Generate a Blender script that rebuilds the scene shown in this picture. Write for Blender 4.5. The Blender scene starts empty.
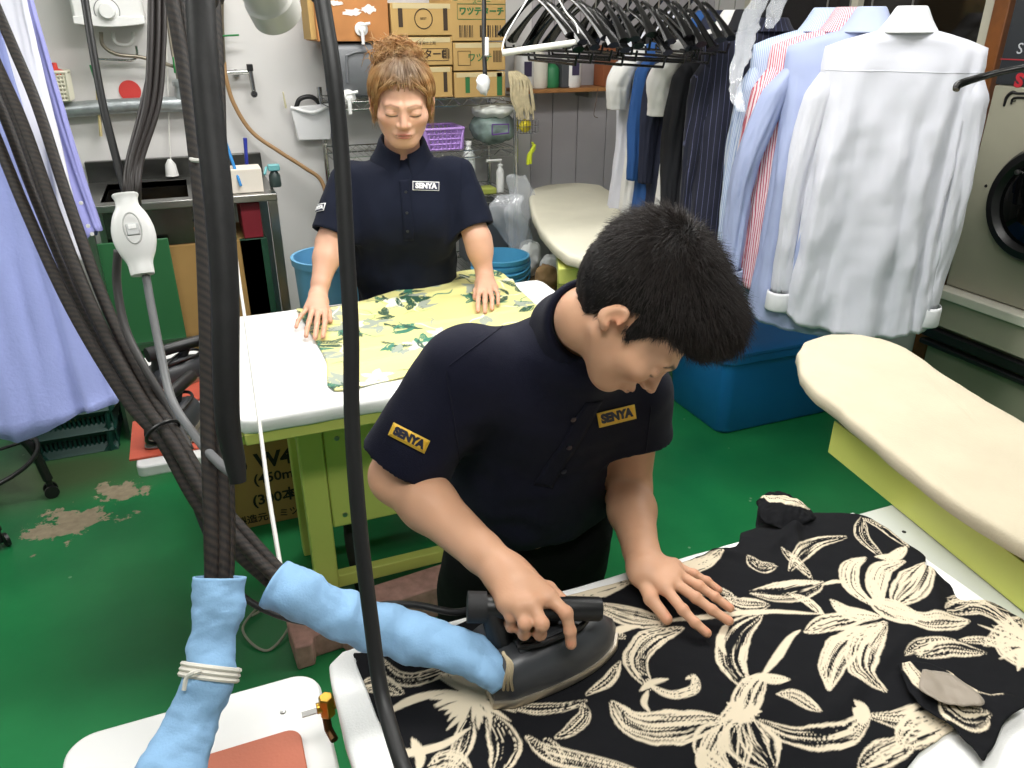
import bpy, math, random
import numpy as np
from mathutils import Vector, Matrix
random.seed(7); RNG = np.random.default_rng(7)
PI = math.pi
scene = bpy.context.scene
COL = scene.collection
# ---------------------------------------------------------------- camera geometry (room axes: x along the back wall, y away, z up)
PITCH = math.radians(25); YAW = math.radians(22); FOC = 773.0; CAMH = 1.7
cP, sP, cY, sY = math.cos(PITCH), math.sin(PITCH), math.cos(YAW), math.sin(YAW)
def ray(u, v):
    x = (u-512)/FOC; y = -(v-384)/FOC
    X, Y, Z = x, cP+y*sP, -sP+y*cP
    return np.array((X*cY+Y*sY, -X*sY+Y*cY, Z))
def at(u, v, d): return np.array((0, 0, CAMH))+ray(u, v)*d
def atZ(u, v, z): r = ray(u, v); return at(u, v, (z-CAMH)/r[2])
def atY(u, v, y): r = ray(u, v); return at(u, v, y/r[1])
def atX(u, v, x): r = ray(u, v); return at(u, v, x/r[0])
# ---------------------------------------------------------------- materials
def s2l(c):
    return tuple(((x/12.92) if x <= 0.04045 else ((x+0.055)/1.055)**2.4) for x in c)
def hexc(h):
    h = h.lstrip('#'); return s2l(tuple(int(h[i:i+2], 16)/255 for i in (0, 2, 4)))
MATS = {}
def mat(name, col, rough=0.5, metal=0.0, noise=0.0, nscale=20, bump=0.0, bscale=200, sheen=0.0, spec=0.5, alpha=1.0, trans=0.0, attr=False, coat=0.0, sss=0.0, emit=None, estr=1.0):
    if name in MATS: return MATS[name]
    m = bpy.data.materials.new(name); m.use_nodes = True
    nt = m.node_tree; N = nt.nodes; L = nt.links
    b = N['Principled BSDF']
    c = hexc(col) if isinstance(col, str) else col
    b.inputs['Base Color'].default_value = (*c, 1)
    b.inputs['Roughness'].default_value = rough
    b.inputs['Metallic'].default_value = metal
    b.inputs['Specular IOR Level'].default_value = spec
    b.inputs['Sheen Weight'].default_value = sheen
    b.inputs['Coat Weight'].default_value = coat
    b.inputs['Alpha'].default_value = alpha
    b.inputs['Transmission Weight'].default_value = trans
    if sss:
        b.inputs['Subsurface Weight'].default_value = sss
        b.inputs['Subsurface Radius'].default_value = (0.012, 0.005, 0.003)
        b.inputs['Subsurface Scale'].default_value = 0.6
    if emit:
        b.inputs['Emission Color'].default_value = (*hexc(emit), 1); b.inputs['Emission Strength'].default_value = estr
    src = None
    tc = N.new('ShaderNodeTexCoord')
    if attr:
        a = N.new('ShaderNodeAttribute'); a.attribute_name = 'Col'; src = a.outputs['Color']
    if noise > 0:
        n = N.new('ShaderNodeTexNoise'); n.inputs['Scale'].default_value = nscale; n.inputs['Detail'].default_value = 4
        L.new(tc.outputs['Object'], n.inputs['Vector'])
        mx = N.new('ShaderNodeMix'); mx.data_type = 'RGBA'; mx.blend_type = 'MULTIPLY'
        mx.inputs['Factor'].default_value = 1.0
        r = N.new('ShaderNodeMapRange'); r.inputs['From Min'].default_value = 0.3; r.inputs['From Max'].default_value = 0.7
        r.inputs['To Min'].default_value = 1-noise; r.inputs['To Max'].default_value = 1+noise*0.3
        L.new(n.outputs['Fac'], r.inputs['Value'])
        if src: L.new(src, mx.inputs['A'])
        else: mx.inputs['A'].default_value = (*c, 1)
        L.new(r.outputs['Result'], mx.inputs['B']); src = mx.outputs['Result']
    if src: L.new(src, b.inputs['Base Color'])
    if bump > 0:
        n2 = N.new('ShaderNodeTexNoise'); n2.inputs['Scale'].default_value = bscale; n2.inputs['Detail'].default_value = 3
        L.new(tc.outputs['Object'], n2.inputs['Vector'])
        bp = N.new('ShaderNodeBump'); bp.inputs['Strength'].default_value = bump; bp.inputs['Distance'].default_value = 0.002
        L.new(n2.outputs['Fac'], bp.inputs['Height']); L.new(bp.outputs['Normal'], b.inputs['Normal'])
    MATS[name] = m
    return m
def stripes(name, ca, cb, period, width, axis='X', bump=0.1, rough=0.8, angle=0.0):
    m = mat(name, ca, rough, sheen=0.1)
    nt = m.node_tree; N = nt.nodes; L = nt.links; b = N['Principled BSDF']
    tc = [n for n in N if n.type == 'TEX_COORD'][0]
    a = N.new('ShaderNodeAttribute'); a.attribute_name = 'UVc'
    sp = N.new('ShaderNodeSeparateXYZ'); L.new(a.outputs['Vector'], sp.inputs['Vector'])
    d = N.new('ShaderNodeMath'); d.operation = 'DIVIDE'; d.inputs[1].default_value = period; L.new(sp.outputs[axis], d.inputs[0])
    fr = N.new('ShaderNodeMath'); fr.operation = 'FRACT'; L.new(d.outputs[0], fr.inputs[0])
    lt = N.new('ShaderNodeMath'); lt.operation = 'LESS_THAN'; lt.inputs[1].default_value = width; L.new(fr.outputs[0], lt.inputs[0])
    mx = N.new('ShaderNodeMix'); mx.data_type = 'RGBA'
    mx.inputs['A'].default_value = (*hexc(ca), 1); mx.inputs['B'].default_value = (*hexc(cb), 1)
    L.new(lt.outputs[0], mx.inputs['Factor']); L.new(mx.outputs['Result'], b.inputs['Base Color'])
    return m
# ---------------------------------------------------------------- geometry collector
def nrm(v): v = np.asarray(v, float); return v/(np.linalg.norm(v)+1e-12)
def frame_from(d, up=(0, 0, 1)):
    d = nrm(d); up = np.asarray(up, float)
    if abs(np.dot(d, up)) > 0.97: up = np.array((1.0, 0, 0))
    s = nrm(np.cross(up, d)); t = np.cross(d, s)
    return s, t, d
def catmull(pts, n=8):
    P = np.asarray(pts, float); out = []
    Q = np.vstack([2*P[0]-P[1], P, 2*P[-1]-P[-2]])
    for i in range(1, len(Q)-2):
        for k in range(n):
            t = k/n
            out.append(0.5*((2*Q[i])+(-Q[i-1]+Q[i+1])*t+(2*Q[i-1]-5*Q[i]+4*Q[i+1]-Q[i+2])*t*t+(-Q[i-1]+3*Q[i]-3*Q[i+1]+Q[i+2])*t**3))
    out.append(Q[-2]); return np.array(out)
class G:
    def __init__(s): s.V = []; s.F = []
    def add(s, V, F):
        o = len(s.V); s.V.extend([tuple(map(float, v)) for v in V]); s.F.extend([tuple(int(i)+o for i in f) for f in F]); return s
    def box(s, c, d, rz=0.0, R=None):
        hx, hy, hz = d[0]/2, d[1]/2, d[2]/2
        V = [(x*hx, y*hy, z*hz) for z in (-1, 1) for y in (-1, 1) for x in (-1, 1)]
        if R is None:
            cr, sr = math.cos(rz), math.sin(rz)
            V = [(c[0]+x*cr-y*sr, c[1]+x*sr+y*cr, c[2]+z) for x, y, z in V]
        else:
            V = [tuple(np.asarray(c)+np.asarray(R)@np.array(v)) for v in V]
        return s.add(V, [(0, 2, 3, 1), (4, 5, 7, 6), (0, 1, 5, 4), (2, 6, 7, 3), (0, 4, 6, 2), (1, 3, 7, 5)])
    def bb(s, x0, x1, y0, y1, z0, z1): return s.box(((x0+x1)/2, (y0+y1)/2, (z0+z1)/2), (x1-x0, y1-y0, z1-z0))
    def tube(s, pts, r, n=12, smooth=0, cap=True, flat=1.0, up=(0, 0, 1)):
        P = np.asarray(pts, float)
        if smooth:
            rr = np.full(len(P), r) if np.isscalar(r) else np.asarray(r, float)
            m = len(P); P = catmull(P, smooth); r = np.interp(np.linspace(0, m-1, len(P)), np.arange(m), rr)
        else: r = np.full(len(P), r) if np.isscalar(r) else np.asarray(r, float)
        V = []; F = []; a = np.linspace(0, 2*PI, n, endpoint=False)
        T = np.gradient(P, axis=0); sd, tt, _ = frame_from(T[0], up)
        for i in range(len(P)):
            d = nrm(T[i]); sd = nrm(sd-d*np.dot(sd, d)); tt = np.cross(d, sd)
            for k in a: V.append(P[i]+sd*math.cos(k)*r[i]+tt*math.sin(k)*r[i]*flat)
        for i in range(len(P)-1):
            for k in range(n): F.append((i*n+k, i*n+(k+1) % n, (i+1)*n+(k+1) % n, (i+1)*n+k))
        if cap: F.append(tuple(range(n-1, -1, -1))); F.append(tuple((len(P)-1)*n+k for k in range(n)))
        return s.add(V, F)
    def cyl(s, a, b, r, r2=None, n=20): return s.tube([a, b], [r, r if r2 is None else r2], n)
    def lathe(s, c, prof, n=24, axis=(0, 0, 1), cap=True):
        sd, tt, d = frame_from(axis); V = []; F = []
        c = np.asarray(c, float)
        for (r, z) in prof:
            for k in range(n):
                a = 2*PI*k/n; V.append(c+d*z+sd*math.cos(a)*r+tt*math.sin(a)*r)
        for i in range(len(prof)-1):
            for k in range(n): F.append((i*n+k, i*n+(k+1) % n, (i+1)*n+(k+1) % n, (i+1)*n+k))
        if cap:
            if prof[0][0] > 1e-4: F.append(tuple(range(n-1, -1, -1)))
            if prof[-1][0] > 1e-4: F.append(tuple((len(prof)-1)*n+k for k in range(n)))
        return s.add(V, F)
    def prism(s, poly, z0, z1):
        n = len(poly); V = [(p[0], p[1], z0) for p in poly]+[(p[0], p[1], z1) for p in poly]
        F = [tuple(range(n-1, -1, -1)), tuple(range(n, 2*n))]+[(i, (i+1) % n, n+(i+1) % n, n+i) for i in range(n)]
        return s.add(V, F)
    def slab(s, poly3, off):
        """planar polygon in 3D extruded by vector off"""
        n = len(poly3); off = np.asarray(off, float)
        V = [np.asarray(p, float) for p in poly3]+[np.asarray(p, float)+off for p in poly3]
        F = [tuple(range(n-1, -1, -1)), tuple(range(n, 2*n))]+[(i, (i+1) % n, n+(i+1) % n, n+i) for i in range(n)]
        return s.add(V, F)
    def ball(s, c, r, n=14):
        r = (r, r, r) if np.isscalar(r) else r
        V = []; F = []
        for i in range(n+1):
            th = PI*i/n
            for k in range(2*n): ph = PI*k/n; V.append((c[0]+r[0]*math.sin(th)*math.cos(ph), c[1]+r[1]*math.sin(th)*math.sin(ph), c[2]-r[2]*math.cos(th)))
        for i in range(n):
            for k in range(2*n): F.append((i*2*n+k, i*2*n+(k+1) % (2*n), (i+1)*2*n+(k+1) % (2*n), (i+1)*2*n+k))
        return s.add(V, F)
def wloc(o):
    l = np.zeros(3)
    while o is not None: l = l+np.array(o.location); o = o.parent
    return l
def tag(o, label=None, cat=None, group=None, kind=None):
    if label: o['label'] = label
    if cat: o['category'] = cat
    if group: o['group'] = group
    if kind: o['kind'] = kind
    return o
def thing(name, loc, label, cat, group=None):
    o = bpy.data.objects.new(name, None); o.empty_display_size = 0.05; COL.objects.link(o)
    o.location = tuple(loc); return tag(o, label, cat, group)
def link(name, V, F, m, parent=None, origin=None, smooth=True, bevel=0, seg=2, ang=40, cols=None, uvc=None, sub=0, solid=0, mats=None, mi=None):
    V = np.asarray(V, dtype=np.float64).reshape(-1, 3)
    if parent is not None: base = wloc(parent); loc = np.zeros(3)
    else:
        if origin is None: origin = ((V[:, 0].min()+V[:, 0].max())/2, (V[:, 1].min()+V[:, 1].max())/2, V[:, 2].min())
        base = np.asarray(origin, float); loc = base
    me = bpy.data.meshes.new(name)
    W = (V-base).astype(np.float32)
    if isinstance(F, np.ndarray):
        nf, k = F.shape
        me.vertices.add(len(W)); me.vertices.foreach_set('co', W.ravel())
        me.loops.add(nf*k); me.loops.foreach_set('vertex_index', F.astype(np.int32).ravel())
        me.polygons.add(nf); me.polygons.foreach_set('loop_start', np.arange(0, nf*k, k, dtype=np.int32))
        me.update(calc_edges=True); me.validate()
    else:
        me.from_pydata([tuple(map(float, w)) for w in W], [], F); me.update()
    for mm in (mats or [m]): me.materials.append(mm)
    if mi is not None: me.polygons.foreach_set('material_index', np.asarray(mi, np.int32))
    if smooth:
        me.polygons.foreach_set('use_smooth', [True]*len(me.polygons))
        if ang < 170: me.set_sharp_from_angle(angle=math.radians(ang))
    if cols is not None:
        a = me.color_attributes.new('Col', 'FLOAT_COLOR', 'POINT')
        c4 = np.ones((len(W), 4), np.float32); c4[:, :3] = cols; a.data.foreach_set('color', c4.ravel())
    if uvc is not None:
        a = me.attributes.new('UVc', 'FLOAT_VECTOR', 'POINT')
        c3 = np.zeros((len(W), 3), np.float32); c3[:, :uvc.shape[1]] = uvc; a.data.foreach_set('vector', c3.ravel())
    me.update()
    o = bpy.data.objects.new(name, me); COL.objects.link(o); o.location = tuple(loc)
    if parent is not None: o.parent = parent
    if solid: md = o.modifiers.new('s', 'SOLIDIFY'); md.thickness = solid; md.offset = 0
    if bevel: md = o.modifiers.new('b', 'BEVEL'); md.width = bevel; md.segments = seg; md.limit_method = 'ANGLE'; md.angle_limit = math.radians(50)
    if sub: md = o.modifiers.new('u', 'SUBSURF'); md.levels = sub; md.render_levels = sub
    return o
def gl(name, g, m, parent=None, **k): return link(name, g.V, g.F, m, parent, **k)
def text_geo(body, size, extrude=0.0006, bold=0.0, spacing=1.0):
    """lettering as vertices/faces in the XY plane, centred"""
    cu = bpy.data.curves.new('lettering', 'FONT'); cu.body = body; cu.size = size; cu.align_x = 'CENTER'; cu.align_y = 'CENTER'
    cu.extrude = extrude; cu.offset = bold; cu.space_character = spacing; cu.resolution_u = 3
    o = bpy.data.objects.new('lettering', cu); COL.objects.link(o)
    bpy.context.view_layer.update()
    dg = bpy.context.evaluated_depsgraph_get(); me = bpy.data.meshes.new_from_object(o.evaluated_get(dg))
    V = np.array([v.co[:] for v in me.vertices]) if len(me.vertices) else np.zeros((0, 3)); F = [tuple(p.vertices) for p in me.polygons]
    bpy.data.objects.remove(o); bpy.data.curves.remove(cu); bpy.data.meshes.remove(me)
    return V, F
def letter(g, body, size, c, ex, ey, bold=0.0, stretch=1.0, extrude=0.0006):
    """lay lettering on a plane with axes ex (reading direction) and ey (up)"""
    V, F = text_geo(body, size, extrude, bold)
    if len(V) == 0: return g
    ex = nrm(ex); ey = nrm(np.asarray(ey)-ex*np.dot(ex, ey)); n = np.cross(ex, ey)
    W = np.asarray(c)+np.outer(V[:, 0]*stretch, ex)+np.outer(V[:, 1], ey)+np.outer(V[:, 2], n)
    return g.add(W, F)
def wav(P, seed, freq, amp=1.0, octv=3):
    """smooth pseudo noise in numpy"""
    r = np.random.default_rng(seed); P = np.asarray(P, float); out = np.zeros(P.shape[0]); a = 1.0; tot = 0
    for o in range(octv):
        for k in range(4):
            d = r.normal(size=P.shape[1]); d /= np.linalg.norm(d); out += a*np.sin((P@d)*freq*2*PI*(0.7+0.6*r.random())+r.random()*6.28+1.2*np.sin((P@np.roll(d, 1))*freq*4+r.random()*6))
            tot += a
        a *= 0.55; freq *= 2.1
    return amp*out/(tot**0.5*1.0)/2
# ---------------------------------------------------------------- signed distance modelling
def sm(a, b, k):
    h = np.maximum(k-np.abs(a-b), 0)/k; return np.minimum(a, b)-h*h*k*0.25
def smx(a, b, k): return -sm(-a, -b, k)
def cone(P, a, b, ra, rb):
    a = np.asarray(a, np.float32); b = np.asarray(b, np.float32); ab = b-a
    t = np.clip(((P-a)@ab)/(ab@ab), 0, 1); return np.linalg.norm(P-a-t[:, None]*ab, axis=1)-(ra+(rb-ra)*t)
def ell(P, c, r, M=None):
    q = P-np.asarray(c, np.float32)
    if M is not None: q = q@np.asarray(M, np.float32)
    r = np.asarray(r, np.float32); k0 = np.linalg.norm(q/r, axis=1); k1 = np.linalg.norm(q/(r*r), axis=1)+1e-9
    return k0*(k0-1)/k1
def ecap(P, a, b, ra, rb, side, sa, sb=None):
    """tapered capsule with elliptical section: thickness along `side` is scaled by sa"""
    a = np.asarray(a, np.float32); b = np.asarray(b, np.float32); ab = b-a; side = nrm(side).astype(np.float32)
    sb = sa if sb is None else sb
    t = np.clip(((P-a)@ab)/(ab@ab), 0, 1); q = P-a-t[:, None]*ab
    s = sa+(sb-sa)*t; c = q@side
    q = q+np.outer(c*(1/s-1), side)
    return (np.linalg.norm(q, axis=1)-(ra+(rb-ra)*t))*np.minimum(s, 1)
def surf(fn, lo, hi, h, S=6):
    lo = np.asarray(lo, np.float32); hi = np.asarray(hi, np.float32)
    nb = np.ceil((hi-lo)/(h*S)).astype(int)+1; n = nb*S
    bi = np.stack(np.meshgrid(*[np.arange(k) for k in nb], indexing='ij'), -1).reshape(-1, 3)
    cen = (lo+(bi*S+(S-1)/2)*h).astype(np.float32)
    d = np.concatenate([fn(cen[i:i+400000]) for i in range(0, len(cen), 400000)])
    f = np.repeat(np.repeat(np.repeat(np.where(d < 0, -1, 1).astype(np.float32).reshape(nb), S, 0), S, 1), S, 2)
    act = bi[np.abs(d) < h*S*1.6]
    loc = np.stack(np.meshgrid(*[np.arange(S)]*3, indexing='ij'), -1).reshape(-1, 3)
    step = max(1, 1500000//(S**3))
    for i in range(0, len(act), step):
        idx = (act[i:i+step, None, :]*S+loc[None]).reshape(-1, 3)
        f[idx[:, 0], idx[:, 1], idx[:, 2]] = fn((lo+idx*h).astype(np.float32))
    s = f < 0
    a = s[:-1, :-1, :-1]; anyd = np.zeros(a.shape, bool)
    cor = [(i, j, k) for i in (0, 1) for j in (0, 1) for k in (0, 1)]
    def sl(c, A): return A[c[0]:A.shape[0]-1+c[0], c[1]:A.shape[1]-1+c[1], c[2]:A.shape[2]-1+c[2]]
    for c in cor[1:]: anyd |= sl(c, s) != a
    cells = np.argwhere(anyd); sh = a.shape
    lin = (cells[:, 0]*sh[1]+cells[:, 1])*sh[2]+cells[:, 2]
    vals = {c: f[cells[:, 0]+c[0], cells[:, 1]+c[1], cells[:, 2]+c[2]] for c in cor}
    acc = np.zeros((len(cells), 3)); cnt = np.zeros(len(cells))
    for c in cor:
        for ax in range(3):
            if c[ax] == 0:
                e = list(c); e[ax] = 1; e = tuple(e); v0 = vals[c]; v1 = vals[e]; m = (v0 < 0) != (v1 < 0)
                t = np.where(m, v0/(v0-v1+1e-12), 0); p = np.tile(np.array(c, float), (len(cells), 1)); p[:, ax] += t
                acc += p*m[:, None]; cnt += m
    V = lo+(cells+acc/cnt[:, None])*h
    quads = []
    for ax in range(3):
        sa = [slice(None)]*3; sb = [slice(None)]*3; sa[ax] = slice(0, -1); sb[ax] = slice(1, None)
        s0 = s[tuple(sa)]; s1 = s[tuple(sb)]; e = np.argwhere(s0 != s1); fl = s0[e[:, 0], e[:, 1], e[:, 2]]
        o = [i for i in range(3) if i != ax]
        ok = (e[:, o[0]] > 0) & (e[:, o[1]] > 0) & (e[:, o[0]] < sh[o[0]]) & (e[:, o[1]] < sh[o[1]]) & (e[:, ax] < sh[ax])
        e = e[ok]; fl = fl[ok]
        def L(d0, d1):
            q = e.copy(); q[:, o[0]] -= d0; q[:, o[1]] -= d1
            return np.searchsorted(lin, (q[:, 0]*sh[1]+q[:, 1])*sh[2]+q[:, 2])
        q = np.stack([L(1, 1), L(0, 1), L(0, 0), L(1, 0)], 1)
        flip = fl if ax != 1 else ~fl
        q[~flip] = q[~flip][:, ::-1]; quads.append(q)
    return V, np.concatenate(quads)
# ---------------------------------------------------------------- setting
M_wall = mat('painted_wall', '#d6d4d2', 0.75, noise=0.06, nscale=1.5, bump=0.1, bscale=60)
M_panel = mat('lilac_grey_wall_panel', '#b9b4b8', 0.6, noise=0.08, nscale=2, bump=0.05, bscale=50)
def floor_material():
    m = mat('green_painted_floor', '#126634', 0.38, spec=0.45)
    nt = m.node_tree; N = nt.nodes; L = nt.links; b = N['Principled BSDF']
    tc = [n for n in N if n.type == 'TEX_COORD'][0]
    def noise(sc, det=5, rough=0.55):
        n = N.new('ShaderNodeTexNoise'); n.inputs['Scale'].default_value = sc; n.inputs['Detail'].default_value = det; n.inputs['Roughness'].default_value = rough
        L.new(geo.outputs['Position'], n.inputs['Vector']); return n
    geo = N.new('ShaderNodeNewGeometry')
    n1 = noise(1.6); cr = N.new('ShaderNodeValToRGB'); cr.color_ramp.elements[0].position = 0.3; cr.color_ramp.elements[1].position = 0.72
    cr.color_ramp.elements[0].color = (*hexc('#10683a'), 1); cr.color_ramp.elements[1].color = (*hexc('#25844a'), 1)
    L.new(n1.outputs['Fac'], cr.inputs['Fac'])
    # worn patch: concrete shows through around two places
    def blob(c, rx, ry, rot):
        s = N.new('ShaderNodeVectorMath'); s.operation = 'SUBTRACT'; L.new(geo.outputs['Position'], s.inputs[0]); s.inputs[1].default_value = (c[0], c[1], 0)
        mp = N.new('ShaderNodeVectorRotate'); mp.rotation_type = 'Z_AXIS'; mp.inputs['Angle'].default_value = rot; L.new(s.outputs[0], mp.inputs['Vector'])
        sc = N.new('ShaderNodeVectorMath'); sc.operation = 'MULTIPLY'; L.new(mp.outputs[0], sc.inputs[0]); sc.inputs[1].default_value = (1/rx, 1/ry, 0)
        ln = N.new('ShaderNodeVectorMath'); ln.operation = 'LENGTH'; L.new(sc.outputs[0], ln.inputs[0]); return ln.outputs['Value']
    def mth(op, a, bb, c=None):
        k = N.new('ShaderNodeMath'); k.operation = op
        for i, q in enumerate((a, bb, c)):
            if q is None: continue
            if isinstance(q, (int, float)): k.inputs[i].default_value = q
            else: L.new(q, k.inputs[i])
        return k.outputs[0]
    p1 = atZ(72, 523, 0); p2 = atZ(128, 490, 0); p3 = atZ(60, 475, 0)
    d = mth('MINIMUM', blob(p1, 0.24, 0.15, -0.2), blob(p2, 0.12, 0.09, 0.6))
    n2 = noise(7, 8, 0.7); w = mth('LESS_THAN', mth('ADD', d, mth('MULTIPLY', mth('SUBTRACT', n2.outputs['Fac'], 0.5), 5.0)), 0.62)
    n3 = noise(30, 5); cc = N.new('ShaderNodeValToRGB'); cc.color_ramp.elements[0].color = (*hexc('#6f6350'), 1); cc.color_ramp.elements[1].color = (*hexc('#a89a80'), 1)
    L.new(n3.outputs['Fac'], cc.inputs['Fac'])
    # brown grime around it and faint grime over the floor
    g1 = mth('MINIMUM', blob(p3, 0.6, 0.3, 0), 3.0)
    gr = N.new('ShaderNodeMapRange'); gr.inputs['From Min'].default_value = 1.1; gr.inputs['From Max'].default_value = 0.3; gr.inputs['To Min'].default_value = 0; gr.inputs['To Max'].default_value = 0.8
    L.new(g1, gr.inputs['Value'])
    mA = N.new('ShaderNodeMix'); mA.data_type = 'RGBA'; L.new(gr.outputs['Result'], mA.inputs['Factor']); L.new(cr.outputs['Color'], mA.inputs['A']); mA.inputs['B'].default_value = (*hexc('#4a4a34'), 1)
    n4 = noise(0.9, 4); g2 = N.new('ShaderNodeMapRange'); g2.inputs['From Min'].default_value = 0.5; g2.inputs['From Max'].default_value = 0.75; g2.inputs['To Max'].default_value = 0.5
    L.new(n4.outputs['Fac'], g2.inputs['Value'])
    mB = N.new('ShaderNodeMix'); mB.data_type = 'RGBA'; L.new(g2.outputs['Result'], mB.inputs['Factor']); L.new(mA.outputs['Result'], mB.inputs['A']); mB.inputs['B'].default_value = (*hexc('#33593a'), 1)
    mC = N.new('ShaderNodeMix'); mC.data_type = 'RGBA'; L.new(w, mC.inputs['Factor']); L.new(mB.outputs['Result'], mC.inputs['A']); L.new(cc.outputs['Color'], mC.inputs['B'])
    # small pale scratches
    vo = N.new('ShaderNodeTexVoronoi'); vo.inputs['Scale'].default_value = 9; L.new(geo.outputs['Position'], vo.inputs['Vector'])
    n5 = noise(3, 2)
    sc = mth('MULTIPLY', mth('LESS_THAN', vo.outputs['Distance'], 0.05), mth('GREATER_THAN', n5.outputs['Fac'], 0.5))
    mD = N.new('ShaderNodeMix'); mD.data_type = 'RGBA'; L.new(mth('MULTIPLY', sc, 0.55), mD.inputs['Factor']); L.new(mC.outputs['Result'], mD.inputs['A']); mD.inputs['B'].default_value = (*hexc('#8fae8c'), 1)
    L.new(mD.outputs['Result'], b.inputs['Base Color'])
    rg = mth('ADD', mth('MULTIPLY', w, 0.4), 0.36); L.new(rg, b.inputs['Roughness'])
    bp = N.new('ShaderNodeBump'); bp.inputs['Strength'].default_value = 0.25; bp.inputs['Distance'].default_value = 0.004
    L.new(mth('ADD', n2.outputs['Fac'], mth('MULTIPLY', w, -0.6)), bp.inputs['Height']); L.new(bp.outputs['Normal'], b.inputs['Normal'])
    return m
WY = 4.05; WX = 3.35
def struct(name, g, m, **k): return tag(gl(name, g, m, **k), kind='structure')
g = G(); g.bb(-3.0, WX+1.5, -2.6, WY, -0.1, 0.0); struct('floor', g, floor_material())
g = G(); g.bb(-3.0, WX+1.5, WY, WY+0.1, -0.1, 2.75); struct('wall_back', g, M_wall)
g = G(); g.bb(WX+1.5, WX+1.6, -2.6, WY+0.1, -0.1, 2.75); struct('wall_right', g, M_wall)
PXW = 2.85
w0, w1, wz0, wz1 = 2.255, 3.75, 1.05, 2.3
g = G(); g.bb(PXW, PXW+0.1, 2.12, w0, 0, 2.75); g.bb(PXW, PXW+0.1, w1, WY, 0, 2.75); g.bb(PXW, PXW+0.1, w0, w1, 0, wz0); g.bb(PXW, PXW+0.1, w0, w1, wz1, 2.75); struct('wall_partition', g, M_wall)
fr = G(); M_wf = mat('cream_window_frame', '#cfcbb8', 0.5)
for a in ((w0, w0+0.06, wz0, wz1), (w1-0.05, w1, wz0, wz1), (w0+0.06, w1-0.05, wz0, wz0+0.05), (w0+0.06, w1-0.05, wz1-0.05, wz1), (2.95, 3.0, wz0+0.05, wz1-0.05)): fr.bb(PXW-0.015, PXW+0.06, a[0], a[1], a[2], a[3])
wi = struct('window_1', fr, M_wf, bevel=0.004)
g = G(); g.bb(PXW+0.02, PXW+0.028, w0+0.06, w1-0.05, wz0+0.05, wz1-0.05); gl('pane', g, mat('dark_glass', '#171512', 0.06, spec=0.6), wi)
g = G(); g.bb(PXW-0.05, PXW-0.001, 2.185, 2.25, 0.02, 2.6); struct('trim_2', g, mat('varnished_wood', '#8a5224', 0.4, noise=0.35, nscale=14, bump=0.1), bevel=0.004)
g = G(); g.bb(-3.1, -3.0, -2.6, WY+0.1, -0.1, 2.75); struct('wall_left', g, M_wall)
g = G(); g.bb(-3.1, WX+1.6, -2.7, -2.6, -0.1, 2.75); struct('wall_front', g, M_wall)
g = G(); g.bb(-3.1, WX+1.6, -2.7, WY+0.1, 2.75, 2.85); struct('ceiling', g, M_wall)
# lilac-grey wall panelling to the right of the rack, with vertical joints
g = G()
xa = atY(530, 120, WY)[0]; xs = [xa, atY(551, 120, WY)[0], atY(576, 120, WY)[0], 2.2, PXW]
for i in range(len(xs)-1): g.bb(xs[i]+0.002, xs[i+1]-0.002, WY-0.02, WY-0.001, 0.0, 2.74)
struct('trim_1', g, M_panel, bevel=0.003)
# ---------------------------------------------------------------- camera, world, lamps
cam = bpy.data.cameras.new('camera'); cam.sensor_width = 36; cam.lens = 36*FOC/1024; cam.clip_start = 0.05
co = bpy.data.objects.new('camera', cam); COL.objects.link(co); co.location = (0, 0, CAMH)
co.rotation_euler = (PI/2-PITCH, 0, -YAW); scene.camera = co
w = bpy.data.worlds.new('world'); scene.world = w; w.use_nodes = True
w.node_tree.nodes['Background'].inputs['Color'].default_value = (0.95, 0.98, 1.0, 1); w.node_tree.nodes['Background'].inputs['Strength'].default_value = 0.3
M_tube = mat('lit_lamp_tube', '#ffffff', emit='#fffdf6', estr=9)
M_lampb = mat('white_lamp_housing', '#e8e8e6', 0.4)
def ceiling_lamp(x, y, label, power):
    t = thing('ceiling_lamp', (x, y, 2.64), label, 'lamp', None)
    g = G(); g.bb(x-0.62, x+0.62, y-0.11, y+0.11, 2.69, 2.748); gl('housing', g, M_lampb, t, bevel=0.01)
    for s in (-1, 1):
        g = G(); g.cyl((x-0.58, y+s*0.05, 2.67), (x+0.58, y+s*0.05, 2.67), 0.014); gl('lamp_tube', g, M_tube, t)
    l = bpy.data.lights.new('lamp_light', 'AREA'); l.shape = 'RECTANGLE'; l.size = 1.2; l.size_y = 0.35; l.energy = power; l.color = (1.0, 0.985, 0.96)
    o = bpy.data.objects.new('lamp_light', l); COL.objects.link(o); o.location = (x, y, 2.62)
ceiling_lamp(0.2, 0.1, 'white twin-tube ceiling lamp above the near ironing table', 25)
ceiling_lamp(0.9, 1.7, 'white twin-tube ceiling lamp above the gap between the two ironing tables', 33)
ceiling_lamp(0.4, 3.0, 'white twin-tube ceiling lamp above the standing woman', 27)
ceiling_lamp(2.2, 1.2, 'white twin-tube ceiling lamp over the hanging shirts and the dryer', 15)
ceiling_lamp(-1.3, 1.6, 'white twin-tube ceiling lamp over the worn patch of floor', 23)
vs = scene.view_settings; vs.view_transform = 'Standard'; vs.look = 'None'; vs.gamma = 1.0; vs.exposure = 0.0; vs.use_curve_mapping = False
M_lime = mat('lime_enamel', '#d3d872', 0.42, noise=0.05, nscale=6, spec=0.4)
M_pad = mat('white_pad_cloth', '#f2f2f0', 0.9, bump=0.25, bscale=300, sheen=0.1)
M_beige = mat('beige_pad_cloth', '#c8bda5', 0.92, noise=0.07, nscale=9, bump=0.35, bscale=260, sheen=0.1)
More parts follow.
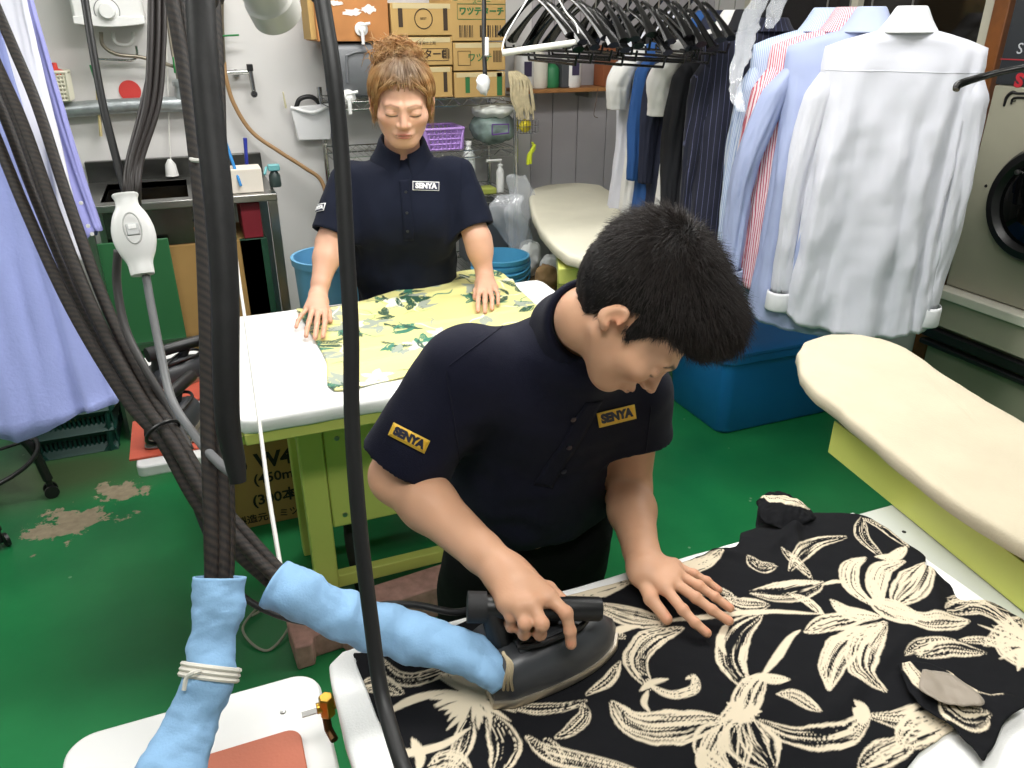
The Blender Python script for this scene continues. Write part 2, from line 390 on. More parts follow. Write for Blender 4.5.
M_cream = mat('cream_pad_cloth', '#d6d2be', 0.92, noise=0.05, nscale=9, bump=0.3, bscale=260)
M_plate = mat('off_white_plate', '#c9ccc6', 0.5, noise=0.05, nscale=8)
M_black = mat('black_plastic', '#131315', 0.4)
M_dark = mat('dark_parts_and_shade', '#1a1a18', 0.8)  # dark parts, and the shade inside openings given as plain colour
M_steel = mat('stainless_steel', '#a9a9a6', 0.28, metal=1.0, noise=0.1, nscale=5)
M_chrome = mat('chrome', '#c4c4c2', 0.15, metal=1.0)
M_whiteP = mat('white_plastic', '#e6e6e4', 0.35)
def rpoly(x0, x1, y0, y1, r, n=6):
    out = []
    for (cx, cy, a0) in ((x1-r, y1-r, 0), (x0+r, y1-r, PI/2), (x0+r, y0+r, PI), (x1-r, y0+r, 1.5*PI)):
        for k in range(n+1): a = a0+PI/2*k/n; out.append((cx+r*math.cos(a), cy+r*math.sin(a)))
    return out
def cushion(poly, z0, z1, edge=0.02, seed=1, amp=0.0015, cell=0.015):
    """padded slab with rounded edge built as concentric rings of the outline"""
    P = np.array(poly); n0 = len(P)
    # resample outline
    Q = np.vstack([P, P[:1]]); L = np.r_[0, np.cumsum(np.linalg.norm(np.diff(Q, axis=0), axis=1))]
    n = 120; t = np.linspace(0, L[-1], n, endpoint=False); P = np.stack([np.interp(t, L, Q[:, 0]), np.interp(t, L, Q[:, 1])], 1)
    c = P.mean(0); T = np.roll(P, -1, 0)-np.roll(P, 1, 0); Nn = np.stack([T[:, 1], -T[:, 0]], 1); Nn /= np.linalg.norm(Nn, axis=1)[:, None]
    if ((P-c)*Nn).sum() < 0: Nn = -Nn
    V = []; rows = 0
    for (fo, fz) in ((1, 0), (0.25, 0.0), (0, 0.12), (0, 0.5), (0.0, 0.72), (0.12, 0.87), (0.4, 0.965), (1, 1)):
        off = -edge*fo; z = z0+(z1-z0)*fz; R = P+Nn*off
        V.append(np.c_[R, np.full(n, z)]); rows += 1
    inner = P-Nn*edge
    for s in (0.97, 0.9, 0.8, 0.65, 0.45, 0.25, 0.1):
        V.append(np.c_[c+(inner-c)*s, np.full(n, z1)]); rows += 1
    V = np.vstack(V); V[:, 2] += np.where(V[:, 2] > z0+0.3*(z1-z0), wav(V[:, :2], seed, 5, amp), 0)
    V[:, :2] += np.stack([wav(V[:, [0, 1, 2]], seed+3, 9, amp*1.5), wav(V[:, [0, 1, 2]], seed+4, 9, amp*1.5)], 1)
    F = []
    for i in range(rows-1):
        for k in range(n): F.append((i*n+k, i*n+(k+1) % n, (i+1)*n+(k+1) % n, (i+1)*n+k))
    F.append(tuple((rows-1)*n+k for k in range(n))); F.append(tuple(range(n-1, -1, -1)))
    return V, F
# ---- far ironing table
t = thing('ironing_table', (0.55, 2.08, 0), 'ironing table with white padded top and lime green frame, in front of the standing woman', 'ironing table')
V, F = cushion(rpoly(0.0, 1.12, 1.735, 2.5, 0.035), 0.81, 0.85, 0.014, 3, 0.002); link('padded_top', V, F, M_pad, t, ang=180)
g = G(); g.bb(0.015, 1.105, 1.742, 2.49, 0.778, 0.81); g.bb(0.25, 1.0, 1.95, 2.35, 0.70, 0.778); gl('top_frame', g, M_lime, t, bevel=0.004)
for (x, y) in ((0.185, 2.0), (0.185, 2.35), (0.93, 2.0), (0.93, 2.35)):
    g = G(); g.bb(x-0.035, x+0.035, y-0.03, y+0.03, 0.0, 0.778); gl('leg', g, M_lime, t, bevel=0.005)
g = G(); g.bb(0.205, 0.965, 1.985, 2.02, 0.10, 0.145); gl('stretcher', g, M_lime, t, bevel=0.003)
g = G(); g.bb(0.205, 0.965, 2.33, 2.36, 0.10, 0.145); gl('stretcher', g, M_lime, t, bevel=0.003)
g = G(); g.bb(0.222, 0.60, 1.975, 2.3, 0.33, 0.665); cb = gl('control_box', g, M_lime, t, bevel=0.006)
for (x, z) in ((0.26, 0.63), (0.26, 0.37), (0.575, 0.64)):
    g = G(); g.lathe((x, 1.975, z), [(0.008, 0), (0.007, 0.003), (0.0, 0.004)], axis=(0, -1, 0), n=10); gl('screw', g, M_steel, cb)
g = G(); g.bb(0.62, 0.80, 1.985, 2.25, 0.36, 0.69); gl('side_bracket', g, M_lime, t, bevel=0.01)
g = G(); g.bb(0.635, 0.785, 1.975, 1.986, 0.39, 0.66); gl('opening_shade', g, M_dark, t)  # solid dark panel on the bracket face, coloured as the opening's shade
g = G(); g.bb(0.235, 0.60, 2.0, 2.3, 0.666, 0.70); gl('slot_shade', g, M_dark, t)  # dark block filling the slot above the control box, its shade as colour
g = G(); g.tube([(0.30, 2.06, 0.0), (0.28, 2.05, 0.2), (0.29, 2.1, 0.33)], 0.02, smooth=5); gl('exhaust_pipe', g, M_dark, t)
# ---- near ironing table
t = thing('ironing_table', (0.75, 0.45, 0), 'ironing table with white padded top at the front, under the black floral garment', 'ironing table')
V, F = cushion(rpoly(0.068, 1.09, -0.05, 0.915, 0.03), 0.815, 0.85, 0.014, 9, 0.0015); link('padded_top', V, F, M_pad, t, ang=180)
g = G(); g.bb(0.10, 1.95, -0.03, 0.938, 0.79, 0.812)
gl('base_plate', g, M_plate, t, bevel=0.004)
g = G(); p = atZ(904, 532, 0.812); g.lathe(p, [(0.004, 0), (0.004, 0.0008), (0, 0.0009)], n=12); gl('hole_shade', g, M_dark, t)  # flat dark disc on the plate, the hole's shade as colour
for (x, y) in ((0.16, 0.05), (0.16, 0.84), (1.8, 0.05), (1.8, 0.84)):
    g = G(); g.bb(x-0.03, x+0.03, y-0.03, y+0.03, 0, 0.79); gl('leg', g, M_lime, t, bevel=0.005)
g = G(); g.bb(0.14, 1.82, 0.83, 0.86, 0.12, 0.16); gl('stretcher', g, M_lime, t, bevel=0.004)
# brass valve on the left side of the near table
M_brass = mat('brass', '#b08a3c', 0.3, metal=1.0)
vz = 0.80; p = atZ(326, 706, vz)
t = thing('hose_valve', (0.045, p[1], vz), 'small brass valve with a white nut on the left edge of the near ironing table', 'valve')
g = G(); g.cyl((0.098, p[1], vz), (0.043, p[1], vz), 0.008); g.lathe((0.058, p[1], vz-0.018), [(0.010, 0), (0.012, 0.004), (0.012, 0.032), (0.01, 0.036), (0, 0.036)], n=6); gl('valve_body', g, M_brass, t, bevel=0.001)
g = G(); g.cyl((0.045, p[1], vz), (0.022, p[1], vz), 0.007, 0.007, 6); gl('hose_nut', g, M_whiteP, t)
g = G(); g.tube([(0.055, p[1], vz-0.018), (0.055, p[1]-0.01, vz-0.035), (0.06, p[1]-0.03, vz-0.038)], 0.006, n=8); gl('lever', g, mat('dark_bronze', '#4a3318', 0.4, metal=0.8), t)
# ---- right-hand swing board, its channel arm below
bp = [atZ(*q, 0.95)[:2] for q in [(797, 352), (800, 372), (818, 393), (840, 409), (868, 433), (900, 459), (932, 484), (962, 506), (990, 523), (1020, 540)]]
bq = [atZ(*q, 0.95)[:2] for q in [(1020, 419), (990, 402), (960, 384), (930, 364), (905, 347), (882, 338), (855, 333), (826, 334), (805, 341)]]
left_end = bp[-1]+(bp[-1]-bp[-3])*6; right_end = bq[0]+(bq[0]-bq[2])*3.2
t = thing('swing_ironing_board', (1.35, 0.9, 0.812), 'long beige padded board with rounded tip on a lime green arm at the right', 'ironing board')
V, F = cushion(bp+[(left_end[0], left_end[1]), (right_end[0], right_end[1])]+bq, 0.918, 0.953, 0.02, 21, 0.0025); link('padded_board', V, F, M_beige, t, ang=180)
def chan(a, b, w, zb, zt, th):
    """open channel beam running from a to b (2D), width w to the right side"""
    a = np.array(a); b = np.array(b); d = nrm(b-a); s = np.array((d[1], -d[0])); g = G()
    def bar(o, ww, z0, z1, cut=0.0):
        A = a+s*o; Bq = a+s*(o+ww); C = b+s*(o+ww); D = b+s*o
        g.slab([(*A, z0), (*Bq, z0), (*C, z0), (*D, z0)], (0, 0, z1-z0))
    bar(0, th, zb, zt); bar(w-th, th, zb, zt); bar(th, w-2*th, zb, zb+th)
    return g, d, s
A0 = atZ(834, 421, 0.895)[:2]; B0 = atZ(1010, 553, 0.895)[:2]; B1 = B0+(B0-A0)*0.9
g, d, s = chan(B1, A0, 0.13, 0.815, 0.895, 0.004)
gl('channel_arm', g, M_lime, t, bevel=0.001)
mid = (A0+B1)/2
g = G(); cc = A0-d*0.09+s*0.065
for k, (u_) in enumerate((-0.055, 0.055)):
    pass
g.slab([(*(A0-d*0.005+s*0.008), 0.885), (*(A0-d*0.17+s*0.008), 0.885), (*(A0-d*0.17+s*0.122), 0.885), (*(A0-d*0.005+s*0.122), 0.885)], (0, 0, 0.006))
gl('pivot_plate', g, mat('dull_olive_metal', '#6b6748', 0.35, metal=0.6), t, bevel=0.002)
for o in (0.02, 0.15):
    g = G(); q = A0-d*o+s*0.025; g.lathe((q[0], q[1], 0.891), [(0.012, 0), (0.011, 0.008), (0.006, 0.013), (0, 0.014)], n=16); gl('bolt', g, M_steel, t)
g = G(); q = A0-d*0.2+s*0.065; g.slab([(*(q-s*0.05-d*0.0), 0.889), (*(q+s*0.05), 0.889), (*(q+s*0.05-d*0.45), 0.889), (*(q-s*0.05-d*0.45), 0.889)], (0, 0, 0.03)); gl('board_bracket', g, M_dark, t)
# ---- back swing board
zb = 0.93
bk = [atZ(*q, zb)[:2] for q in [(529, 197), (533, 188), (548, 184), (575, 182), (600, 184), (618, 195), (627, 212), (628, 228), (618, 245), (604, 256), (585, 259), (567, 254), (552, 243), (540, 228), (532, 212)]]
c = np.mean(bk, 0)
t = thing('swing_ironing_board', (c[0], c[1], 0.0), 'short rounded cream padded board behind the man, below the hanging clothes', 'ironing board')
V, F = cushion(bk, zb-0.045, zb, 0.02, 31, 0.002); link('padded_board', V, F, M_cream, t, ang=180)
e = atZ(575, 262, zb-0.08); e2 = np.array((c[0], c[1]))
g = G(); g.slab([(e[0]-0.12, e[1]-0.1, 0.80), (e[0]+0.02, e[1]-0.14, 0.80), (e2[0]+0.1, e2[1], 0.80), (e2[0]-0.08, e2[1]+0.05, 0.80)], (0, 0, 0.065)); gl('support_arm', g, M_lime, t, bevel=0.005)
g = G(); g.bb(e2[0]-0.06, e2[0]+0.06, e2[1]-0.06, e2[1]+0.06, 0.03, 0.80); gl('column', g, M_lime, t, bevel=0.01)
g = G(); g.bb(e2[0]-0.14, e2[0]+0.14, e2[1]-0.14, e2[1]+0.14, 0.0, 0.03); gl('foot_plate', g, M_lime, t, bevel=0.01)
# ---- red brick-like block under the far table leg
M_brick = mat('reddish_concrete', '#c2938b', 0.95, noise=0.3, nscale=30, bump=0.9, bscale=120)
def block(c, L, Wd, Hh, rz, label):
    cr, sr = math.cos(rz), math.sin(rz)
    poly = [(-L/2, -Wd/2), (-L/2, Wd/2), (L/2, Wd/2), (L/2, -Wd/2), (L/2-0.05, -Wd/2), (L/2-0.06, -Wd/2+0.03), (-L/2+0.06, -Wd/2+0.03), (-L/2+0.05, -Wd/2)]
    P = [(c[0]+x*cr-y*sr, c[1]+x*sr+y*cr) for x, y in poly]
    g = G(); g.prism(P[::-1], c[2], c[2]+Hh); return tag(gl('concrete_block', g, M_brick, bevel=0.006), label, 'block')
p = atZ(330, 640, 0.0)
block((0.15, 1.86, 0.0), 0.2, 0.13, 0.085, math.radians(4), 'reddish concrete block on the floor, the lower one, partly under the blue hose cover')
block((0.43, 1.88, 0.0), 0.31, 0.13, 0.12, math.radians(6), 'reddish concrete block beside the lime green leg, the taller of two')
# ---- carton under the far table
M_card = mat('kraft_cardboard', '#b08a52', 0.85, noise=0.08, nscale=8, bump=0.1, bscale=100)
M_ink = mat('black_ink', '#15130f', 0.7)
M_tape = mat('clear_tape', '#c7b68c', 0.3)
t = thing('cardboard_box', (0.16, 2.8, 0), 'large cardboard box printed W450 on the floor under the far ironing table', 'box')
fy = 2.57
g = G(); g.bb(-0.1, 0.5, fy, fy+0.35, 0.0, 0.40); gl('carton', g, M_card, t, bevel=0.004)
for (tx, sz, u_, v_, bo) in (('W450', 0.085, 286, 457, 0.003), ('(450mm)', 0.055, 282, 475, 0.0012), ('(300本入)', 0.058, 286, 495, 0.0014), ('製造元・ミツワ商事', 0.038, 284, 513, 0.0006), ('0', 0.06, 243, 467, 0.001)):
    q = atY(u_, v_, fy-0.0006); g = G(); letter(g, tx, sz, q, (1, 0, 0), (0, 0, 1), bo, 1.0, 0.0004); gl('printed_line', g, M_ink, t, smooth=False)
# ---------------------------------------------------------------- people
def basis(F, U):
    F = nrm(F); U = np.asarray(U, float); U = nrm(U-F*np.dot(F, U)); X = np.cross(F, U)      # X = the person's right
    return np.stack([X, F, U], 1)
def cam_dir(x, y, t):
    """direction given as right / up / towards the viewer"""
    r = np.array((cY, -sY, 0.0)); f = np.array((sY*cP, cY*cP, -sP)); u = np.array((sY*sP, cY*sP, cP))
    return nrm(r*x+u*y-f*t)
def head_sdf(P, c, M, s, d):
    q = ((P-np.asarray(c, np.float32))@M.astype(np.float32))/s
    q[:, 0] /= d.get('wide', 1.0); ey_ = d.get('ear', -0.008)+0.008; q[:, 2] = np.where(q[:, 2] < 0, q[:, 2]/d.get('jaw', 1.0), q[:, 2])
    qa = q.copy(); qa[:, 0] = np.abs(q[:, 0])
    f = ell(q, (0, -0.014, 0.032), (0.078, 0.100, 0.088))
    f = sm(f, ell(q, (0, 0.030, -0.032), (0.063, 0.062, 0.078)), 0.03)
    f = sm(f, ell(q, (0, 0.064, -0.097), (0.020, 0.020, 0.018)), 0.035)
    f = sm(f, cone(qa, (0.055, -0.005, -0.05), (0.022, 0.055, -0.097), 0.014, 0.014), 0.03)
    f = sm(f, ell(qa, (0.043, 0.058, -0.022), (0.022, 0.022, 0.020)), 0.025)
    f = smx(f, -ell(qa, (0.031, 0.104, 0.004), (0.020, 0.014, 0.012)), 0.014)
    f = sm(f, cone(qa, (0.010, 0.089, 0.021), (0.042, 0.076, 0.021), 0.008, 0.007), 0.015)
    f = sm(f, ell(qa, (0.031, 0.0795, 0.001), (0.0165, 0.012, 0.0115)), 0.006)
    f = sm(f, cone(q, (0, 0.088, 0.010), (0, d['nose'], -0.030), 0.0065, 0.0105), 0.012)
    f = sm(f, ell(qa, (0.012, 0.096, -0.034), (0.0085, 0.010, 0.0075)), 0.006)
    f = smx(f, -ell(qa, (0.0065, 0.1, -0.044), (0.0035, 0.006, 0.004)), 0.003)
    f = sm(f, ell(q, (0, 0.083, -0.064), (0.026, 0.016, 0.014)), 0.012)
    f = sm(f, ell(q, (0, 0.0945, -0.0605), (0.021, 0.0075, 0.0042)), 0.004)
    f = sm(f, ell(q, (0, 0.0925, -0.0715), (0.018, 0.0075, 0.0050)), 0.004)
    f = smx(f, -ell(q, (0, 0.102, -0.0658), (0.024, 0.008, 0.0011)), 0.003)
    # ears
    e = q.copy(); e[:, 0] = qa[:, 0]; e[:, 1] -= ey_; ec_ = np.array((0.081, -0.008, -0.004), np.float32); e = (e-ec_)/d.get('ears', 1.0)+ec_
    a = math.radians(-14); R = np.array([[1, 0, 0], [0, math.cos(a), -math.sin(a)], [0, math.sin(a), math.cos(a)]])
    o = math.radians(20); R2 = np.array([[math.cos(o), math.sin(o), 0], [-math.sin(o), math.cos(o), 0], [0, 0, 1]])
    Re = R2@R
    ear = ell(e, (0.083, -0.008, -0.004), (0.0075, 0.018, 0.031), Re)
    ear = sm(ear, ell(e, (0.079, 0.000, -0.030), (0.006, 0.009, 0.010), Re), 0.008)
    ear = smx(ear, -ell(e, (0.0925, -0.004, 0.001), (0.0075, 0.0115, 0.020), Re), 0.005)
    ear = smx(ear, -ell(e, (0.086, 0.003, -0.010), (0.0075, 0.006, 0.008), Re), 0.004)
    f = sm(f, ear, 0.008)
    return f*s
def head_cols(V, c, M, s, base, d):
    q = ((V-c)@M)/s; q[:, 0] /= d.get('wide', 1.0); q[:, 2] = np.where(q[:, 2] < 0, q[:, 2]/d.get('jaw', 1.0), q[:, 2]); ax = np.abs(q[:, 0]); C = np.tile(np.array(base), (len(V), 1))
    def put(w, col): nonlocal C; w = np.clip(w, 0, 1)[:, None]; C = C*(1-w)+np.array(col)*w
    def blob(x, y, z, rx, ry, rz, soft=0.5): return np.clip((1-np.sqrt(((ax-x)/rx)**2+((q[:, 1]-y)/ry)**2+((q[:, 2]-z)/rz)**2))/soft, 0, 1)
    red = tuple(np.array(base)*np.array((1.0, 0.72, 0.66)))
    put(blob(0.045, 0.075, -0.03, 0.03, 0.05, 0.025, 1.0)*0.45, red)
    put(blob(0, 0.108, -0.032, 0.016, 0.02, 0.014, 1.0)*0.4, red)
    put(blob(0.082, -0.006, -0.003, 0.02, 0.019, 0.030, 0.8)*0.55, tuple(np.array(base)*np.array((0.95, 0.55, 0.45))))
    put(blob(0, 0.097, -0.061, 0.024, 0.016, 0.0055, 0.5)*0.8, d['lip'])
    put(blob(0, 0.097, -0.0715, 0.021, 0.016, 0.0065, 0.5)*0.8, d['lip'])
    put((np.abs(q[:, 2]+0.0655) < 0.0016)*(ax < 0.023)*(q[:, 1] > 0.07)*0.7, hexc('#6b3a30'))
    bz = 0.0215+0.004*np.clip((ax-0.012)/0.02, 0, 1)-0.006*np.clip((ax-0.034)/0.014, 0, 1)
    put(np.clip(1.3-np.abs(q[:, 2]-bz)/(0.0036*(1-0.4*np.clip((ax-0.03)/0.02, 0, 1))), 0, 1)*(ax > 0.011)*(ax < 0.049)*(q[:, 1] > 0.045)*d.get('browk', 0.8), d['brow'])
    lz = -0.0045-0.0030*np.cos(np.clip((ax-0.031)/0.017, -1, 1)*PI/2)                     # lowered lash line
    put(np.clip(1.4-np.abs(q[:, 2]-lz)/0.0021, 0, 1)*(np.abs(ax-0.031) < 0.0165)*(q[:, 1] > 0.05)*0.95, hexc('#20130f'))
    put(np.clip(1.2-np.abs(q[:, 2]-0.0085+0.002*np.abs(ax-0.031)/0.016)/0.0012, 0, 1)*(np.abs(ax-0.031) < 0.016)*(q[:, 1] > 0.05)*0.35, hexc('#7a4a38'))
    return C, q
def make_hand_sdf(H, thick=1.0):
    """H: wrist point, fingers = five chains of joints (thumb first, from its base)"""
    W = np.array(H['wrist']); F = [[np.array(p) for p in ch] for ch in H['fingers']]
    R = H.get('r', [(0.0135, 0.0115, 0.0095), (0.0100, 0.0088, 0.0078), (0.0102, 0.0090, 0.0080), (0.0096, 0.0085, 0.0075), (0.0086, 0.0074, 0.0066)])
    sc = H.get('s', 1.0); up = nrm(H['dorsal'])
    def f(P):
        d = None
        for k in range(1, 5):
            c = ecap(P, W+(F[k][0]-W)*0.12, F[k][0], 0.0175*sc, 0.0125*sc, up, 0.95, 0.95)
            d = c if d is None else sm(d, c, 0.018*sc)
        m1 = (F[1][0]+F[4][0])/2
        d = sm(d, ecap(P, W, W+(m1-W)*0.7, 0.026*sc, 0.030*sc, up, 0.60, 0.52), 0.015*sc)
        d = sm(d, cone(P, W+(F[0][0]-W)*0.3, F[0][0], 0.017*sc, 0.0145*sc), 0.02*sc)
        for k in range(5):
            ch = F[k]; rr = np.array(R[k])*sc*thick; g = None
            for i in range(len(ch)-1):
                r0 = rr[min(i, 2)]; r1 = rr[min(i+1, 2)]*0.98
                c = cone(P, ch[i], ch[i+1], r0, r1); g = c if g is None else sm(g, c, 0.003)
            for i in range(1, len(ch)-1): g = sm(g, cone(P, ch[i]+up*0.0008, ch[i]+up*0.001, rr[min(i, 2)]*1.05, rr[min(i, 2)]*1.05), 0.004)
            # root blends into palm, fingers stay apart beyond it
            d = sm(d, g, 0.005)
        return d
    return f
def person(S):
    W = wloc; root = thing('person', S['foot'], S['label'], 'person')
    A = {k: np.array(S[k], float) for k in ('pelvis', 'waist', 'chest', 'neck', 'Rsh', 'Lsh', 'Relb', 'Lelb', 'Rwr', 'Lwr', 'head')}
    axis = nrm(A['chest']-A['pelvis']); lat = nrm(A['Lsh']-A['Rsh']); fwd = nrm(np.cross(axis, lat))
    if np.dot(fwd, np.array(S['face_to'])) < 0: fwd = -fwd
    A['fwd'] = fwd; s = S['hs']; M = basis(S['F'], S['U']); hc = A['head']; hipw, ww, cw = S['r']; sa = S.get('sa', 0.68)
    neck_top = hc+M@np.array((0, -0.022, -0.055))*s
    hands = [make_hand_sdf(S['Rhand']), make_hand_sdf(S['Lhand'])]
    def torso(P, e, sho=0.0):
        d = ecap(P, A['pelvis'], A['waist'], hipw+e, ww+e, fwd, sa)
        d = sm(d, ecap(P, A['waist'], A['chest'], ww+e, cw+e, fwd, sa), 0.06)
        d = sm(d, ecap(P, A['Rsh']+lat*0.03, A['Lsh']-lat*0.03, S.get('shr', 0.056)+e+sho, S.get('shr', 0.056)+e+sho, axis, 1.0), 0.075)
        d = sm(d, cone(P, A['neck']-axis*0.05, A['neck']-axis*0.02, 0.075+e, 0.055+e), 0.05)
        if S.get('bust'):
            for sg in (-1, 1): d = sm(d, ell(P, A['chest']-axis*0.04+lat*sg*0.072+fwd*(cw*sa-0.035), (0.07+e, 0.07+e, 0.075+e)), 0.09)
        return d
    ar = S['ar']
    def body(P):
        d = torso(P, -0.020)
        d = sm(d, cone(P, A['neck'], neck_top, S.get('nr', 0.054)*s, S.get('nr', 0.054)*0.97*s), 0.03)
        d = sm(d, head_sdf(P, hc, M, s, S), 0.018)
        for sh, el, wr, hf in ((A['Rsh'], A['Relb'], A['Rwr'], hands[0]), (A['Lsh'], A['Lelb'], A['Lwr'], hands[1])):
            a = cone(P, sh, el, ar[0], ar[1]); fm = el+(wr-el)*0.3
            a = sm(a, cone(P, el, fm, ar[1]*0.98, ar[2]), 0.02); fa = sm(cone(P, fm, el+(wr-el)*0.8, ar[2], ar[3]*1.08), cone(P, el+(wr-el)*0.8, wr, ar[3]*1.02, ar[3]*0.92), 0.01)
            a = sm(a, fa, 0.02); a = sm(a, hf(P), 0.016); d = sm(d, a, 0.02)
        return d
    pts = np.array([A[k] for k in A if k not in ('fwd',)]+[p for H in (S['Rhand'], S['Lhand']) for ch in H['fingers'] for p in ch]+[hc+M@np.array(v)*s for v in ((0, 0.12, 0), (0, -0.12, 0), (0.1, 0, 0), (-0.1, 0, 0), (0, 0, 0.13))])
    lo = pts.min(0)-0.10; hi = pts.max(0)+0.10; lo[2] = min(lo[2], A['pelvis'][2]-0.06)
    V, F = surf(body, lo, hi, S['h'])
    base = hexc(S['skin']); C, q = head_cols(V, hc, M, s, base, S)
    far = np.linalg.norm(V-hc, axis=1) > 0.16*s; C[far] = np.array(base)
    def tint(p, r, col, k):
        nonlocal C
        w = np.clip(1.3-np.linalg.norm(V-np.array(p), axis=1)/r, 0, 1)[:, None]*k; C = C*(1-w)+np.array(col)*w
    for H in (S['Rhand'], S['Lhand']):
        up = nrm(H['dorsal'])
        for ch in H['fingers']:
            for p in ch[1:-1]: tint(np.array(p)+up*0.006, 0.008, np.array(base)*np.array((0.95, 0.7, 0.65)), 0.35)
            dirn = nrm(np.array(ch[-1])-np.array(ch[-2])); tint(np.array(ch[-1])+up*0.008+dirn*0.001, 0.0055, np.array(base)*np.array((1.05, 0.85, 0.85)), 0.8)
            tint(ch[-1], 0.014, np.array(base)*np.array((1.0, 0.72, 0.68)), 0.3)
    C = C*(1+wav(V, 5, 14, 0.05)[:, None])
    sk = mat('skin_'+S['key'], S['skin'], 0.48, attr=True, sss=0.12, spec=0.4, bump=0.08, bscale=350)
    link('body', V, F, sk, root, ang=180, cols=np.clip(C, 0, 1))
    # ---- shirt
    cuts = []
    for sh, el, fr, rs in ((A['Rsh'], A['Relb'], S['slv'][0], S['sr']), (A['Lsh'], A['Lelb'], S['slv'][1], S['sr'])):
        dv = nrm(el-sh); cuts.append((sh, sh+dv*fr, dv, rs))
    sd = S['seed']
    def shirt_outer(P, e=0.0):
        n = wav(P, sd, 3.4, 0.015, 3)
        d = torso(P, 0.004+e, 0.004)
        for sh, en, dv, rs in cuts:
            c = ecap(P, sh, en+dv*0.06, rs[0]+e, rs[1]+e, fwd, 0.92)
            c = np.maximum(c, (P-en)@dv.astype(np.float32)) if e >= 0 else c
            d = sm(d, c, 0.035)
        return d+n*(0.5+0.6*np.clip(-(P-A['chest'])@axis.astype(np.float32)/0.2, 0, 1))
    hem = A['pelvis']+axis*S['hem']; nk = A['neck']; nax = nrm(neck_top-A['neck'])
    def shirt(P):
        d = shirt_outer(P); d = np.maximum(d, -(P-hem)@axis.astype(np.float32))
        d = np.maximum(d, -shirt_outer(P, -0.015))
        q2 = P-(nk+fwd*0.012); t = q2@nax.astype(np.float32); rad = np.linalg.norm(q2-np.outer(t, nax), axis=1)
        return np.maximum(d, -np.maximum(rad-S['neckr'], -t-0.05))
    pts2 = np.array([A['pelvis'], A['chest'], A['neck'], A['Rsh'], A['Lsh'], cuts[0][1], cuts[1][1]])
    V, F = surf(shirt, pts2.min(0)-0.2, pts2.max(0)+0.14, S['hshirt'])
    shm = mat(S['key']+'_navy_polo_cloth', '#0d0f22' if S['key'] == 'man' else '#0e1426', 0.85, spec=0.22, sheen=0.03, bump=0.35, bscale=500, noise=0.08, nscale=10)
    sh_o = link('polo_shirt', V, F, shm, root, ang=180)
    def trace(p, dr, off=0.0):
        p = np.array(p, dtype=np.float32); dr = np.asarray(dr, np.float32); t = np.zeros(len(p), np.float32)
        for _ in range(40):
            d = shirt_outer(p+np.outer(t, dr))-off; t = t+np.clip(d, -0.02, 0.02)*0.8
        return p+np.outer(t, dr)
    # collar
    cs = S['collar']; g = G(); n = 46; V = []
    cz = nax; cf = nrm(fwd-cz*np.dot(fwd, cz)); cl = np.cross(cz, cf); cc = nk+fwd*0.012
    for i in range(n):
        a = (-1+2*i/(n-1))*(PI-0.16); fr = np.clip((abs(a)-1.9)/1.1, 0, 1); dirn = -cf*math.cos(a)+cl*math.sin(a)
        rb = S['neckr']
        rows = [(rb*0.97, -0.014), (rb*0.99, cs[0]*(1-0.55*fr)), (rb+0.005, cs[0]*(1-0.55*fr)+0.004), (rb+0.012, cs[0]*(0.9-0.55*fr)), (rb+cs[1]*0.6+0.012*fr, cs[0]*0.2-cs[2]*0.4-0.02*fr), (rb+cs[1]+0.022*fr**2, -cs[2]-0.032*fr**2)]
        V += [cc+dirn*r_+cz*z_ for r_, z_ in rows]
    V = np.array(V); m = 6; out = shirt_outer(V.astype(np.float32)); 
    grad = np.zeros_like(V)
    for ax in range(3):
        e = np.zeros(3); e[ax] = 0.004; grad[:, ax] = (shirt_outer((V+e).astype(np.float32))-shirt_outer((V-e).astype(np.float32)))/0.008
    fallr = np.arange(len(V)) % m >= 4; push = np.where(fallr, 0.005-out, 0); push = np.where((out < 0.005) & fallr, push, np.where(fallr & (out > 0.012), 0.010-out, 0))
    V = V+grad*push[:, None]
    Fc = [(i*m+k, i*m+k+1, (i+1)*m+k+1, (i+1)*m+k) for i in range(n-1) for k in range(m-1)]
    link('collar', V, Fc, shm, sh_o, ang=180, solid=0.003, sub=1)
    # placket with buttons, chest patch, sleeve patch, pocket
    def drape_rect(name, c, ex, ey, w, h, m_, par, off, th=0.0012, nx=14, ny=8, dr=None, edge=False):
        ex = nrm(ex); ey = nrm(np.asarray(ey)-ex*np.dot(ex, ey)); dr = -np.cross(ex, ey) if dr is None else dr
        X, Y = np.meshgrid(np.linspace(-w/2, w/2, nx), np.linspace(-h/2, h/2, ny), indexing='ij')
        p = c+np.outer(X.ravel(), ex)+np.outer(Y.ravel(), ey)-dr*0.06
        Vv = trace(p, dr, off); Fq = [(i*ny+j, (i+1)*ny+j, (i+1)*ny+j+1, i*ny+j+1) for i in range(nx-1) for j in range(ny-1)]
        return link(name, Vv, Fq, m_, par, ang=180, solid=th)
    ctr = A['neck']*0.35+A['chest']*0.65
    up_ = axis
    pl = A['chest']+axis*0.02+fwd*0.1
    drape_rect('placket', pl, lat*-1, up_, 0.034, 0.19, shm, sh_o, 0.0012, nx=5, ny=26, dr=-fwd)
    for k in range(3):
        p = trace([pl+axis*(0.06-0.06*k)+fwd*0.03], -fwd, 0.002)[0]; g = G(); g.lathe(p, [(0.0048, 0), (0.0046, 0.002), (0, 0.0022)], axis=fwd, n=10); gl('button', g, mat('dark_button', '#20232f', 0.3), sh_o)
